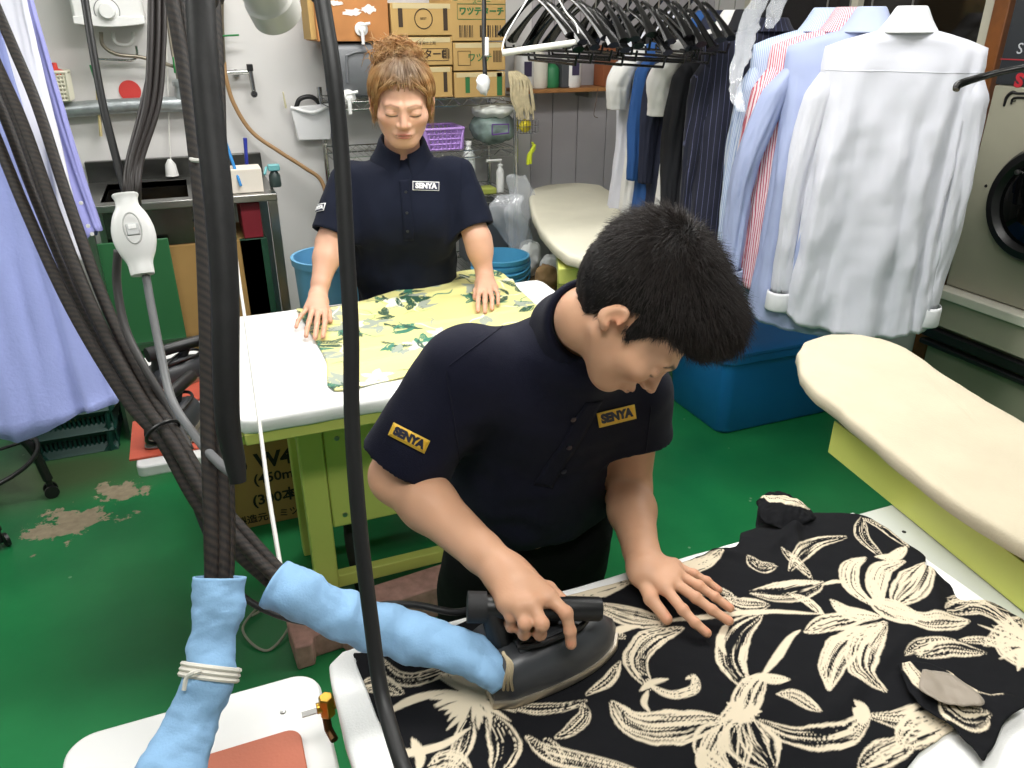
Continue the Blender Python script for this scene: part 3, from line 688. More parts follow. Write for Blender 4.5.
    def patch(c, ex, ey, w, h, dr, pc, tc, fs, stretch=1.0):
        frm = drape_rect('logo_patch', c, ex, ey, w, h, mat('patch_border_'+S['key'], S['pb'], 0.6), sh_o, 0.0022, nx=22, ny=10, dr=dr)
        drape_rect('patch_field', c, ex, ey, w-0.005, h-0.005, mat('patch_field_'+S['key'], pc, 0.6), frm, 0.0034, nx=22, ny=10, dr=dr)
        Vt, Ft = text_geo('SENYA', fs, 0.0, 0.0012)
        ex = nrm(ex); ey = nrm(np.asarray(ey)-ex*np.dot(ex, ey))
        p = c+np.outer(Vt[:, 0]*stretch, ex)+np.outer(Vt[:, 1], ey)-dr*0.06
        link('lettering', trace(p, dr, 0.0044), Ft, mat('patch_letters_'+S['key'], tc, 0.6), frm, smooth=False, solid=0.0008)
    for pt in S['patches']: patch(np.array(pt[0]), pt[1], pt[2], pt[3], pt[4], nrm(pt[5]), S['pc'], S['tc'], pt[6], pt[7])
    for ln in S.get('seams', []):
        P0 = np.array([np.array(ln[0])+(np.array(ln[1])-np.array(ln[0]))*t for t in np.linspace(0, 1, 24)]); dr = nrm(ln[2])
        Tp = trace(P0-dr*0.05, dr, 0.0006); Tp = Tp[np.abs(shirt_outer(Tp.astype(np.float32))-0.0006) < 0.002]
        if len(Tp) < 4: continue
        g = G(); g.tube(Tp, 0.0011, 5); gl('seam', g, shm, sh_o)
    # ---- trousers and shoes
    pel = A['pelvis']; lt = np.array((lat[0], lat[1], 0)); lt = nrm(lt)*-1.0
    legs = S['legs']
    def trou(P):
        d = ecap(P, pel-axis*0.02, pel+axis*0.15, hipw*0.93, ww*0.9, fwd, sa*0.98)
        n = wav(P, sd+9, 4, 0.006)
        for (hip, kn, an) in legs:
            l = sm(cone(P, hip, kn, 0.088, 0.066), cone(P, kn, an, 0.068, 0.055), 0.03); d = sm(d, l, 0.035)
        return np.maximum(d, -(P[:, 2]-0.035))+n
    pp = np.array([p for l in legs for p in l]+[pel]); V, F = surf(trou, pp.min(0)-0.17, pp.max(0)+0.17, 0.008)
    link('trousers', V, F, mat('black_trouser_cloth', '#08080b', 0.9, spec=0.2, bump=0.3, bscale=400), root, ang=180)
    fh = nrm((fwd[0], fwd[1], 0))
    for (hip, kn, an) in legs:
        b = np.array((an[0], an[1], 0.0))
        def shoe(P):
            d = ecap(P, b-fh*0.03+np.array((0, 0, 0.045)), b+fh*0.15+np.array((0, 0, 0.032)), 0.045, 0.04, (0, 0, 1), 0.95, 0.75)
            d = sm(d, cone(P, b+np.array((0, 0, 0.05)), b+np.array((0, 0, 0.09)), 0.042, 0.042), 0.03); return np.maximum(d, 0.002-P[:, 2])
        V, F = surf(shoe, b-np.array((0.22, 0.22, 0.02)), b+np.array((0.22, 0.22, 0.16)), 0.006)
        link('shoe', V, F, mat('dark_shoe', '#1b1b1e', 0.5), root, ang=180)
    return root, A, M, hc, s, axis, lat, fwd, trace
def strands(g_or_none, roots, dirs, lens, rad, bend=None, segs=2, sides=3, taper=0.15):
    """many thin tapered strands as one vertex/face array"""
    n = len(roots); t = np.linspace(0, 1, segs+1); bend = np.zeros_like(dirs) if bend is None else bend
    P = roots[:, None, :]+dirs[:, None, :]*lens[:, None, None]*t[None, :, None]+bend[:, None, :]*(t**2)[None, :, None]*lens[:, None, None]
    s = np.cross(dirs, RNG.normal(size=dirs.shape)); s /= np.linalg.norm(s, axis=1)[:, None]+1e-9; b = np.cross(dirs, s)
    r = rad[:, None]*(1-(1-taper)*t)[None, :]; a = np.arange(sides)*2*PI/sides
    V = P[:, :, None, :]+(s[:, None, None, :]*np.cos(a)[None, None, :, None]+b[:, None, None, :]*np.sin(a)[None, None, :, None])*r[:, :, None, None]
    V = V.reshape(-1, 3); st = (segs+1)*sides
    q = np.array([[i*sides+k, i*sides+(k+1) % sides, (i+1)*sides+(k+1) % sides, (i+1)*sides+k] for i in range(segs) for k in range(sides)])
    F = (np.arange(n)[:, None, None]*st+q[None]).reshape(-1, 4)
    return V, F
def zlist(L): return [np.array(atZ(*p)) for p in L]
F_ = cam_dir(0.48, -0.82, -0.12); U_ = cam_dir(0.82, 0.42, 0.36); Mm = basis(F_, U_); ear = at(611, 317, 0.98); ms = 0.955
hc = ear-Mm@np.array((0.083, -0.020, -0.004))*ms
pel = np.array((0.50, 1.15, 0.80)); Rsh = atY(456, 372, 1.03); Lsh = atY(634, 392, 1.05); nk = at(586, 316, 1.15)
chest = (Rsh+Lsh)/2+np.array((0, 0.03, -0.07)); waist = pel*0.55+chest*0.45+np.array((0, 0.01, 0))
Lh = dict(wrist=atZ(645, 568, 0.895), dorsal=(0.0, 0.0, 1.0), s=0.95, fingers=[
    zlist([(642, 578, 0.889), (651, 599, 0.880), (667, 619, 0.869)]),
    zlist([(665, 588, 0.893), (683, 610, 0.886), (695, 623, 0.877), (707, 633, 0.868)]),
    zlist([(671, 580, 0.895), (696, 598, 0.888), (712, 610, 0.879), (729, 621, 0.869)]),
    zlist([(674, 572, 0.893), (699, 586, 0.887), (715, 597, 0.878), (730, 608, 0.868)]),
    zlist([(674, 565, 0.888), (694, 574, 0.883), (707, 581, 0.876), (719, 590, 0.868)])])
Rh = dict(wrist=atZ(506, 574, 0.995), dorsal=nrm(cam_dir(-0.1, 0.45, 0.8)), s=1.0, fingers=[
    zlist([(528, 582, 0.985), (548, 590, 0.975), (566, 604, 0.965)]),
    zlist([(549, 597, 0.995), (566, 613, 0.985), (570, 631, 0.962), (571, 644, 0.944)]),
    zlist([(532, 604, 0.998), (542, 624, 0.985), (540, 634, 0.962), (533, 630, 0.950)]),
    zlist([(518, 606, 0.996), (525, 624, 0.983), (524, 634, 0.960), (518, 628, 0.949)]),
    zlist([(506, 603, 0.992), (511, 617, 0.980), (511, 627, 0.960), (507, 622, 0.950)])])
hipL = pel+np.array((0.085, 0, -0.02)); hipR = pel+np.array((-0.085, 0, -0.02))
view = lambda u, v: nrm(ray(u, v))
man_spec = dict(key='man', h=0.0023, hshirt=0.0045, foot=(0.5, 1.28, 0), label='dark-haired man in a navy polo shirt bending over the near table, pressing with an iron',
    nr=0.050, skin='#cd9d7e', lip=hexc('#a8675a'), brow=hexc('#241a16'), nose=0.107, ear=-0.020, jaw=0.75, ears=0.84, hs=ms, F=F_, U=U_, face_to=(0, -1, -0.3),
    pelvis=pel, waist=waist, chest=chest, neck=nk, Rsh=Rsh, Lsh=Lsh, Relb=atY(398, 476, 1.04), Lelb=atY(627, 488, 1.06), Rwr=Rh['wrist'], Lwr=Lh['wrist'], head=hc,
    r=(0.145, 0.138, 0.150), sa=0.66, ar=(0.050, 0.043, 0.041, 0.028), Rhand=Rh, Lhand=Lh, slv=(0.165, 0.085), sr=(0.066, 0.076), seed=11, hem=0.065, neckr=0.055,
    collar=(0.034, 0.034, 0.045), browk=1.0, pb='#d9b23c', pc='#e0b02e', tc='#171c33',
    patches=[(at(617, 416, 1.06), cam_dir(0.95, 0.20, -0.45), cam_dir(-0.2, 0.97, 0.1), 0.072, 0.023, view(617, 416), 0.0185, 1.05),
             (at(409, 438, 1.0), cam_dir(0.86, -0.42, 0.15), cam_dir(0.42, 0.9, 0.1), 0.062, 0.021, view(409, 438), 0.0165, 1.0)],
    seams=[(at(446, 368, 1.05), at(548, 292, 1.05), view(495, 330)), (at(446, 368, 1.05), at(462, 470, 1.05), view(450, 420)), (at(640, 500, 1.1), at(652, 400, 1.1), view(645, 450))],
    legs=[(hipR, np.array((0.38, 1.22, 0.45)), np.array((0.36, 1.30, 0.08))), (hipL, np.array((0.62, 1.20, 0.45)), np.array((0.64, 1.28, 0.08)))])
root_m, A_, M_, hc_, s_, ax_, lat_, fwd_, tr_ = person(man_spec)
# hair: a close cap plus many short strands
def hair_zone(q):
    x, y, z = np.abs(q[:, 0]), q[:, 1], q[:, 2]
    zb = np.interp(y, [-0.12, -0.085, -0.06, -0.035, -0.022, -0.004, 0.006, 0.020, 0.028, 0.040, 0.055, 0.085, 0.11], [-0.075, -0.072, -0.066, -0.040, 0.012, 0.032, 0.004, -0.008, 0.022, 0.045, 0.050, 0.060, 0.064])
    return zb-z
def man_hair(P):
    q = ((P-hc_.astype(np.float32))@M_.astype(np.float32))/s_
    t = 0.004+0.024*np.clip((q[:, 2]-0.02)/0.10, 0, 1)+0.004*np.clip(q[:, 1]/0.08, 0, 1)*np.clip((q[:, 2]-0.05)/0.03, 0, 1)
    d = ell(q, (0, -0.014, 0.032), (0.078, 0.100, 0.088)); d = sm(d, ell(q, (0, 0.030, -0.032), (0.063, 0.062, 0.078)), 0.03)-t
    d = sm(d, ell(q, (0, 0.060, 0.105), (0.052, 0.045, 0.034)), 0.03)
    d = np.maximum(d, hair_zone(q)*0.75)+wav(q, 3, 45, 0.0022)
    return d*s_
V, F = surf(man_hair, hc_-0.17, hc_+0.17, 0.0035)
hm = mat('black_hair', '#0f0c0b', 0.6, spec=0.2)
hair = link('hair', V, F, hm, root_m, ang=180)
q = ((V-hc_)@M_)/s_; fc = V[F].mean(1); e1 = V[F[:, 1]]-V[F[:, 0]]; e2 = V[F[:, 3]]-V[F[:, 0]]; nn = np.cross(e1, e2); nn /= np.linalg.norm(nn, axis=1)[:, None]+1e-12
qc = ((fc-hc_)@M_)/s_; ok = np.where(((qc-np.array((0, -0.014, 0.02)))*(nn@M_)).sum(1) > 0, 1, -1); nn = nn*ok[:, None]
out = (ell(qc, (0, -0.014, 0.032), (0.078, 0.100, 0.088)) > 0.001)
sel = RNG.choice(np.where(out)[0], 26000)
R0 = fc[sel]+RNG.normal(size=(26000, 3))*0.0015; Nn = nn[sel]; Q = qc[sel]
wh = np.array((0.012, -0.045, 0.118)); rad_ = Q-wh; rad_ = rad_/(np.linalg.norm(rad_, axis=1)[:, None]+1e-9)
fwdish = np.tile(np.array((0, 0.55, -0.15)), (len(Q), 1))
T = (rad_+fwdish*np.clip(Q[:, 2:3]/0.08, 0, 1))@M_.T; T = T-Nn*(T*Nn).sum(1)[:, None]; T /= np.linalg.norm(T, axis=1)[:, None]+1e-9
top = np.clip((Q[:, 2]-0.0)/0.09, 0, 1)
D = Nn*(0.32+0.35*top)[:, None]+T*0.9+RNG.normal(size=T.shape)*0.22; D /= np.linalg.norm(D, axis=1)[:, None]
Ln = (0.006+0.021*top)*RNG.uniform(0.6, 1.2, len(Q))
Vs, Fs = strands(None, R0-Nn*0.003, D, Ln, np.full(len(Q), 0.00042), -Nn*0.15+T*0.1)
link('hair_strands', Vs, Fs, mat('black_hair_strand', '#2a2320', 0.5, spec=0.35), hair, smooth=False)
h_ = nrm((-0.22, -0.97, 0)); a_ = math.radians(15); F_ = h_*math.cos(a_)+np.array((0, 0, -math.sin(a_))); U_ = np.array((0.03, 0, 1.0)); ws = 1.08
hc = at(402, 103, 2.46)
Rsh = at(351, 182, 2.60); Lsh = at(455, 178, 2.66); nk = at(402, 147, 2.59)
chest = at(404, 204, 2.66); pel = chest+np.array((0.0, 0.06, -0.40)); waist = chest*0.5+pel*0.5+np.array((0, 0.005, 0))
zf = 0.868
Rh = dict(wrist=atZ(318, 294, 0.90), dorsal=(0, 0, 1.0), s=0.92, fingers=[
    zlist([(324, 303, 0.886), (328, 312, 0.876), (330, 321, 0.866)]),
    zlist([(325, 312, 0.892), (325, 322, 0.890), (324, 330, 0.880), (323, 337, 0.868)]),
    zlist([(318, 312, 0.894), (317, 323, 0.892), (316, 331, 0.880), (315, 338, 0.868)]),
    zlist([(312, 311, 0.892), (309, 322, 0.890), (307, 329, 0.880), (306, 336, 0.868)]),
    zlist([(307, 309, 0.888), (301, 316, 0.886), (298, 321, 0.878), (296, 327, 0.868)])])
Lh = dict(wrist=atZ(485, 276, 0.905), dorsal=(0, 0, 1.0), s=0.92, fingers=[
    zlist([(479, 284, 0.890), (476, 291, 0.878), (475, 298, 0.868)]),
    zlist([(479, 291, 0.894), (478, 299, 0.890), (478, 305, 0.880), (478, 311, 0.868)]),
    zlist([(485, 291, 0.894), (485, 300, 0.890), (485, 306, 0.880), (485, 312, 0.868)]),
    zlist([(490, 290, 0.892), (492, 298, 0.888), (492, 304, 0.878), (492, 309, 0.868)]),
    zlist([(495, 288, 0.888), (498, 295, 0.884), (498, 299, 0.876), (498, 304, 0.868)])])
woman_spec = dict(key='woman', h=0.003, hshirt=0.005, foot=(0.62, 2.72, 0), label='ginger-haired woman in a navy polo shirt standing behind the far ironing table, looking down',
    shr=0.048, skin='#dbab90', lip=hexc('#b05a54'), brow=hexc('#7d5640'), browk=0.55, nose=0.105, wide=1.07, jaw=0.93, hs=ws, F=F_, U=U_, face_to=(-0.2, -1, 0),
    pelvis=pel, waist=waist, chest=chest, neck=nk, Rsh=Rsh, Lsh=Lsh, Relb=at(330, 243, 2.58), Lelb=at(478, 240, 2.66), Rwr=Rh['wrist'], Lwr=Lh['wrist'], head=hc,
    r=(0.172, 0.160, 0.158), sa=0.68, ar=(0.052, 0.045, 0.042, 0.028), Rhand=Rh, Lhand=Lh, slv=(0.19, 0.19), sr=(0.070, 0.074), seed=23, hem=-0.05, neckr=0.066, bust=True,
    collar=(0.030, 0.040, 0.045), pb='#e6e6e6', pc='#141b33', tc='#eeeeee',
    patches=[(at(426, 186, 2.45), cam_dir(0.99, -0.03, 0), cam_dir(0.03, 0.97, 0.2), 0.088, 0.029, view(426, 186), 0.023, 1.0),
             (at(300, 206, 2.52), cam_dir(0.45, -0.03, 0.9), cam_dir(0.0, 0.97, 0.2), 0.06, 0.026, cam_dir(0.9, 0.0, -0.44), 0.017, 1.0)],
    seams=[(at(348, 150, 2.45), at(345, 200, 2.45), view(346, 180)), (at(462, 150, 2.45), at(460, 200, 2.45), view(461, 180))],
    legs=[(pel+np.array((-0.09, 0, -0.04)), np.array((0.50, 2.72, 0.45)), np.array((0.50, 2.76, 0.08))), (pel+np.array((0.09, 0, -0.04)), np.array((0.72, 2.70, 0.45)), np.array((0.73, 2.74, 0.08)))])
root_w, A_, M_, hc_, s_, ax_, lat_, fwd_, tr_ = person(woman_spec)
# hair: swept up from the hairline into an untidy bun, fringe parted to both sides
def w_zone(q):
    x, y, z = np.abs(q[:, 0]), q[:, 1], q[:, 2]
    zb = np.interp(y, [-0.12, -0.085, -0.06, -0.035, -0.022, 0.0, 0.012, 0.030, 0.045, 0.060, 0.085, 0.11], [-0.072, -0.072, -0.066, -0.040, -0.01, 0.00, -0.010, 0.012, 0.045, 0.072, 0.086, 0.088])
    return zb-z
bun = np.array((0.014, -0.025, 0.127))
def w_hair(P):
    q = ((P-hc_.astype(np.float32))@M_.astype(np.float32))/s_
    t = 0.009+0.006*np.clip(q[:, 2]/0.08, 0, 1)
    d = ell(q, (0, -0.014, 0.032), (0.078, 0.100, 0.088)); d = sm(d, ell(q, (0, 0.030, -0.032), (0.063, 0.062, 0.078)), 0.03)-t
    d = np.maximum(d, w_zone(q)*0.75)
    b = ell(q, bun, (0.045, 0.040, 0.032)); b = sm(b, ell(q, bun+np.array((-0.03, 0.01, 0.012)), (0.030, 0.028, 0.022)), 0.01); b = sm(b, ell(q, bun+np.array((0.036, 0.005, -0.008)), (0.026, 0.026, 0.022)), 0.012); b = sm(b, ell(q, bun+np.array((0.035, 0.0, -0.006)), (0.028, 0.025, 0.024)), 0.01)
    d = sm(d, b+wav(q, 8, 22, 0.006), 0.012)
    return (d+wav(q*np.array((1, 0.3, 0.3)), 3, 60, 0.0018))*s_
V, F = surf(w_hair, hc_-0.17, hc_+np.array((0.17, 0.17, 0.24)), 0.004)
def w_cols(Q):
    ging = np.array(hexc('#96683a')); gold = np.array(hexc('#b08c5e')); dark = np.array(hexc('#4a4038')); grey = np.array(hexc('#8d8378'))
    k = np.clip(0.5+wav(Q, 77, 30, 1.2), 0, 1)[:, None]; C = ging*(1-k)+gold*k
    top = np.clip(1.35-np.sqrt((Q[:, 0]/0.062)**2+((Q[:, 1]-0.03)/0.075)**2+((Q[:, 2]-0.105)/0.04)**2), 0, 1)[:, None]
    k2 = np.clip(0.35+wav(Q*np.array((1, 0.2, 0.2)), 5, 60, 1.2), 0, 1)[:, None]
    return C*(1-top)+(dark*(1-k2)+grey*k2)*top
whm = mat('ginger_hair', '#96683a', 0.5, attr=True, spec=0.35)
hair = link('hair', V, F, whm, root_w, ang=180, cols=w_cols(((V-hc_)@M_)/s_))
def loc2w(Q): return hc_+(np.asarray(Q)*s_)@M_.T
# swept strands
VV = []; FF = []; CC = []; off = 0
def lock(pts, r0, r1, jitter=0.0):
    global off
    P = np.array(pts)+(RNG.normal(size=(len(pts), 3))*jitter if jitter else 0)
    g = G(); g.tube(loc2w(P), np.linspace(r0, r1, len(P)), 4, smooth=4); v = np.array(g.V); VV.append(v); FF.extend([tuple(i+off for i in f) for f in g.F]); off += len(v)
    CC.append(w_cols(((v-hc_)@M_)/s_))
def onskull(th, ph, e):
    """th: angle round from the front, ph: height angle"""
    return np.array((0, -0.014, 0.032))+np.array((math.sin(th)*math.cos(ph)*(0.078+e), math.cos(th)*math.cos(ph)*(0.100+e), math.sin(ph)*(0.088+e)))
for k in range(420):
    th = RNG.uniform(-2.6, 2.6); ph0 = 0.33 if abs(th) < 0.9 else (-0.15 if abs(th) < 1.5 else -0.5); ph0 += RNG.uniform(0, 0.35)
    pts = [onskull(th*(1-0.25*t), ph0+(1.35-ph0)*t, 0.0165+0.004*math.sin(PI*t)+0.003*RNG.random()) for t in (0, 0.3, 0.6, 0.9)]+[bun+RNG.normal(size=3)*0.018]
    lock(pts, 0.0013, 0.0008)
for k in range(520):
    a = RNG.uniform(0, 2*PI); b = RNG.uniform(-0.6, 1.5); r = RNG.uniform(0.036, 0.058)
    c = bun+np.array((math.cos(a)*r*math.cos(b)*1.25, math.sin(a)*r*math.cos(b)*0.8, math.sin(b)*r*0.75)); d = np.clip(RNG.normal(size=3), -1.3, 1.3)*0.017; nn_ = nrm(c-bun)
    lock([c-d*0.9-nn_*0.01, c+nn_*0.006, c+d*0.8+nn_*0.002, c+d*1.6+nn_*RNG.uniform(-0.012, 0.006)+np.array((0, 0, -0.008))], 0.0015, 0.0005)
for sg in (-1, 1):
    for k in range(110):        # fringe locks running from the parting down past the temples
        t0 = RNG.random(); x0 = sg*(0.004+0.02*t0); e = RNG.uniform(0.002, 0.010); xe = sg*RNG.uniform(0.072, 0.082); ze = RNG.uniform(-0.03, 0.02)
        lock([(x0, 0.070+e, 0.096+0.01*t0), (sg*(0.036+0.008*t0), 0.074+e-0.006*t0, 0.086-0.010*RNG.random()), (sg*(0.067), 0.056+e, 0.058-0.014*RNG.random()), (xe, 0.040+e, 0.018+ze*0.4), (xe, 0.026+RNG.normal()*0.008, ze-0.015)], 0.0016, 0.0005, 0.0012)
    for k in range(26):
        y = RNG.uniform(-0.03, 0.04); lock([(sg*0.082, y, 0.03), (sg*(0.088+0.004*RNG.random()), y, -0.005), (sg*(0.082+RNG.normal()*0.004), y+0.008, -0.05-0.02*RNG.random())], 0.0012, 0.0003, 0.002)
for k in range(60):
    lock([bun+np.array((0.0, 0.0, 0.02)), bun+np.array((-0.03, 0.012, 0.03))+RNG.normal(size=3)*0.012, bun+np.array((-0.062, 0.012, 0.0))+RNG.normal(size=3)*0.010, bun+np.array((-0.075, 0.0, -0.05))+RNG.normal(size=3)*0.012], 0.0014, 0.0004)
link('hair_strands', np.vstack(VV), FF, whm, hair, ang=180, cols=np.vstack(CC))
# ---------------------------------------------------------------- hanging clothes
def rotz(a): c, s = math.cos(a), math.sin(a); return np.array([[c, -s, 0], [s, c, 0], [0, 0, 1]])
def garment(name, label, cat, neck, yaw, m, L=0.78, hw=0.225, sleeve=0.62, seed=1, fold=0.016, m2=None, collar=0.058, cuffm=None, dep=0.075, swing=(0.035, 0.035), jacket=False, group=None, buttons=False, tail=0.05, slr=0.068, sdep=(0.0, 0.0), crumple=0.004, yoke=False):
    neck = np.array(neck, float); R = rotz(yaw); t = thing(name, neck-np.array((0, 0, L)), label, cat, group)
    n = 96; th = np.linspace(0, 2*PI, n, endpoint=False); rows = []
    def prof(v):
        xs = [0, .018, .045, .075, .13, .30, .6, 1.0]
        a = np.interp(v, xs, [.062, .11, .17, hw-.004, hw, hw-.012, hw-.008, hw+.012]); d = np.interp(v, xs, [.056, .058, .060, .058, dep*.9, dep, dep*1.05, dep*1.15])
        z = np.interp(v, xs, [0, .012, .030, .050, .10, .30*L, .6*L, L]); return a, d, z
    vs = np.r_[0, .009, .018, .03, .045, .06, .075, .1, np.linspace(.13, 1, 64)]
    V = []; UV = []
    for v in vs:
        a, d, z = prof(v); c, s_ = np.cos(th), np.sin(th)
        X = a*np.sign(c)*np.abs(c)**0.75; Y = d*np.sign(s_)*np.abs(s_)**0.8
        amp = fold*np.clip((v-0.08)/0.4, 0, 1)
        key = np.c_[c*1.3, s_*0.9, np.full(n, v*0.18)]
        k = wav(key, seed, 1.1, 2.0, 3)+0.8*wav(np.c_[c*1.3, s_*0.9, np.full(n, v*0.5)], seed+31, 2.6, 1.0, 2)
        cr = wav(np.c_[X*9, Y*9, np.full(n, z*2.2+0.6*seed)], seed+7, 1.5, crumple*2.2, 3)*np.clip(v*4, 0, 1)
        X2 = X+c*(amp*k*0.3)+cr*c*0.5; Y2 = Y+np.sign(s_)*np.abs(s_)**0.5*(amp*k+cr)
        Z = -z-(tail*(1-np.abs(c)**2)*np.clip((v-.8)/.2, 0, 1)-tail*0.6*np.clip((v-.8)/.2, 0, 1))+0.012*wav(key, seed+3, 1.5, 1)*v
        V.append(np.c_[X2, Y2, Z]); UV.append(np.c_[np.where(s_ > 0, 1, -1)*0+X, -Z, np.zeros(n)])
    V = np.vstack(V); UV = np.vstack(UV); nr = len(vs)
    F = [(i*n+k, i*n+(k+1) % n, (i+1)*n+(k+1) % n, (i+1)*n+k) for i in range(nr-1) for k in range(n)]
    W = neck+V@R.T
    body = link('torso_panel' if not jacket else 'jacket_body', W, F, m, t, ang=180, uvc=UV, solid=0.0015)
    if yoke:
        r_ = int(np.argmin(np.abs(vs-0.15))); row = V[r_*n:(r_+1)*n]; row = row[row[:, 1] < -0.01]; row = row[np.argsort(row[:, 0])]; g = G(); g.tube(neck+(row+np.array((0, -0.0012, 0)))@R.T, 0.0011, 5); gl('yoke_seam', g, m, t)
    # sleeves
    for si, sg in enumerate((-1, 1)):
        if sleeve <= 0: break
        ns = 40; nv = 44; Vv = []; Uu = []; sw = swing[si]
        for i in range(nv):
            v = i/(nv-1); zc = -0.098-sleeve*v; xc = sg*(hw-0.034+sw*math.sin(min(1, v*1.6)*PI/2)+ (0.012 if v > 0.1 else 0.12*v)); yc = sdep[si]*v
            r = slr*(1-0.38*v)*min(1, 0.5+v*4.5); a = np.linspace(0, 2*PI, ns, endpoint=False)
            kf = wav(np.c_[np.cos(a)*1.2, np.sin(a)*1.2, np.full(ns, v*1.1)], seed+50+si, 1.3, 1.0, 3)
            bend = wav(np.array([[v*1.3, si*3.0, seed*1.0]]), seed+90, 0.9, 0.018)[0]*v
            rr = r*(1+0.30*kf*np.clip(v*3, 0, 1)*(1 if sleeve > 0.3 else .5))
            tilt = 0.25*(sg*np.cos(a))*r*max(0, 1-v*5)
            Vv.append(np.c_[xc+np.cos(a)*rr*0.72, yc+bend+np.sin(a)*rr*0.85, zc+tilt*-1.0]); Uu.append(np.c_[np.cos(a)*rr*0.8+0.3*np.sin(a)*rr+1, np.full(ns, v*sleeve), np.zeros(ns)])
        Vv = np.vstack(Vv); Fq = [(i*ns+k, i*ns+(k+1) % ns, (i+1)*ns+(k+1) % ns, (i+1)*ns+k) for i in range(nv-1) for k in range(ns)]
        Fq.append(tuple(range(ns)))
        link('sleeve', neck+Vv@R.T, Fq, m, t, ang=180, uvc=np.vstack(Uu), solid=0.0012)
        if cuffm and sleeve > 0.4:
            e = Vv[-ns:]; c0 = e.mean(0); rows_ = []
            for zz, k in ((0.004, 1.02), (-0.005, 1.10), (-0.03, 1.10), (-0.058, 1.12), (-0.062, 1.08)):
                q = (e-c0); q = q/np.linalg.norm(q, axis=1)[:, None]; rr = np.array((0.040, 0.043, 0)); rows_.append(c0+q*rr*k*np.array((1, 1, 0))+np.array((0, 0, zz)))
            g = G(); g.add(neck+np.vstack(rows_)@R.T, [(i*ns+k, i*ns+(k+1) % ns, (i+1)*ns+(k+1) % ns, (i+1)*ns+k) for i in range(4) for k in range(ns)])
            link('cuff', g.V, g.F, cuffm, t, ang=60, solid=0.002, uvc=np.zeros((len(g.V), 3)))
    # collar
    if collar > 0:
        rt = 0.034 if not jacket else 0.05
        g = G(); nn = 56; V = []
        for i in range(nn):
            a = (-1+2*i/(nn-1))*(PI-0.12)-PI/2; d = np.array((math.cos(a), math.sin(a), 0)); fr = max(0, (abs((-1+2*i/(nn-1)))-0.62)/0.38); k = np.array((1, 0.9, 1))
            for r, z in ((0.060, -0.01), (rt, collar), (rt+.004, collar+0.005), (rt+.010, collar+0.001), (rt*.45+.045, collar*0.40), (0.088+0.012*fr, -0.012-0.035*fr)): V.append(d*k*r+np.array((0, 0, z-0.012*fr)))
        V = np.array(V); Fq = [(i*6+k, i*6+k+1, (i+1)*6+k+1, (i+1)*6+k) for i in range(nn-1) for k in range(5)]
        link('collar', neck+V@R.T, Fq, cuffm or m, t, ang=180, solid=0.002, sub=1, uvc=np.c_[np.repeat(np.linspace(-.2, .2, nn), 6), np.zeros(nn*6), np.zeros(nn*6)])
    return t
M_hang = mat('black_hanger_plastic', '#0c0c0d', 0.25, spec=0.5)
def hanger(c, yaw, label, group=None, w=0.21, m=None, hook=0.10, slope=0.42):
    """c: top of the shoulder piece"""
    c = np.array(c, float); R = rotz(yaw); t = thing('clothes_hanger', c, label, 'hanger', group); m = m or M_hang
    g = G(); P = [(x, 0, -0.02-abs(x)**1.25*slope) for x in np.linspace(-w, w, 17)]; g.tube([c+R@np.array(p) for p in P], [0.010+0.012*(abs(x)/w)**3 for x in np.linspace(-w, w, 17)], 8, flat=0.55); gl('shoulder_bar', g, m, t)
    g = G(); P = [(-w+0.02, 0, -0.125), (w-0.02, 0, -0.125)]; P = [(q[0], 0, -0.03-w**1.25*slope-0.035) for q in P]; P = [(-w+.01, 0, P[0][2]+.03)]+P+[(w-.01, 0, P[0][2]+.03)]; g.tube([c+R@np.array(p) for p in P], 0.0045, 8); gl('trouser_bar', g, m, t)
    g = G(); P = [(0, 0, -0.03), (0, 0, hook-0.035), (0.012, 0, hook-0.02), (0.022, 0, hook), (0.012, 0, hook+0.018), (-0.008, 0, hook+0.018), (-0.02, 0, hook+0.004)]; g.tube([c+R@np.array(p) for p in P], 0.0028, 6, smooth=3); gl('hook', g, M_steel if m is M_hang else m, t)
    return t
C_white = mat('white_shirt_cotton', '#d3d4de', 0.85, bump=0.2, bscale=400, sheen=0.1)
C_blue = mat('pale_blue_cotton', '#a3aed2', 0.85, bump=0.2, bscale=400)
C_cuff = mat('white_cuff_cotton', '#dedfe2', 0.85)
C_bcuff = mat('pale_blue_cuff_cotton', '#aab4d0', 0.85)
C_strb = stripes('blue_striped_cotton', '#c3cfe4', '#8fa3cc', 0.006, 0.4)
C_strr = stripes('red_striped_cotton', '#e6d2d8', '#c05468', 0.007, 0.42)
C_pin = stripes('navy_pinstripe_wool', '#12152b', '#565a7d', 0.019, 0.075)
C_dark = mat('charcoal_wool', '#14151c', 0.85, bump=0.2, bscale=500)
C_navy = mat('navy_cotton', '#181d33', 0.85, bump=0.2, bscale=400)
C_royal = mat('blue_denim', '#214f8c', 0.85, bump=0.2, bscale=400)
C_cream = mat('off_white_cotton', '#e0dfdc', 0.85, bump=0.2, bscale=400)
RX = 2.0; RZ = 1.86
g = G(); g.cyl((RX, 1.45, RZ), (RX, 3.6, RZ), 0.014); t = thing('hanging_rail', (RX, 2.5, RZ), 'steel rail carrying the pressed shirts and jackets', 'clothes rail'); gl('rail', g, M_steel, t)
for y in (1.6, 3.4): g = G(); g.cyl((RX, y, RZ), (RX, y, 2.749), 0.007); gl('hanger_rod', g, M_steel, t)
yd = -math.radians(42)
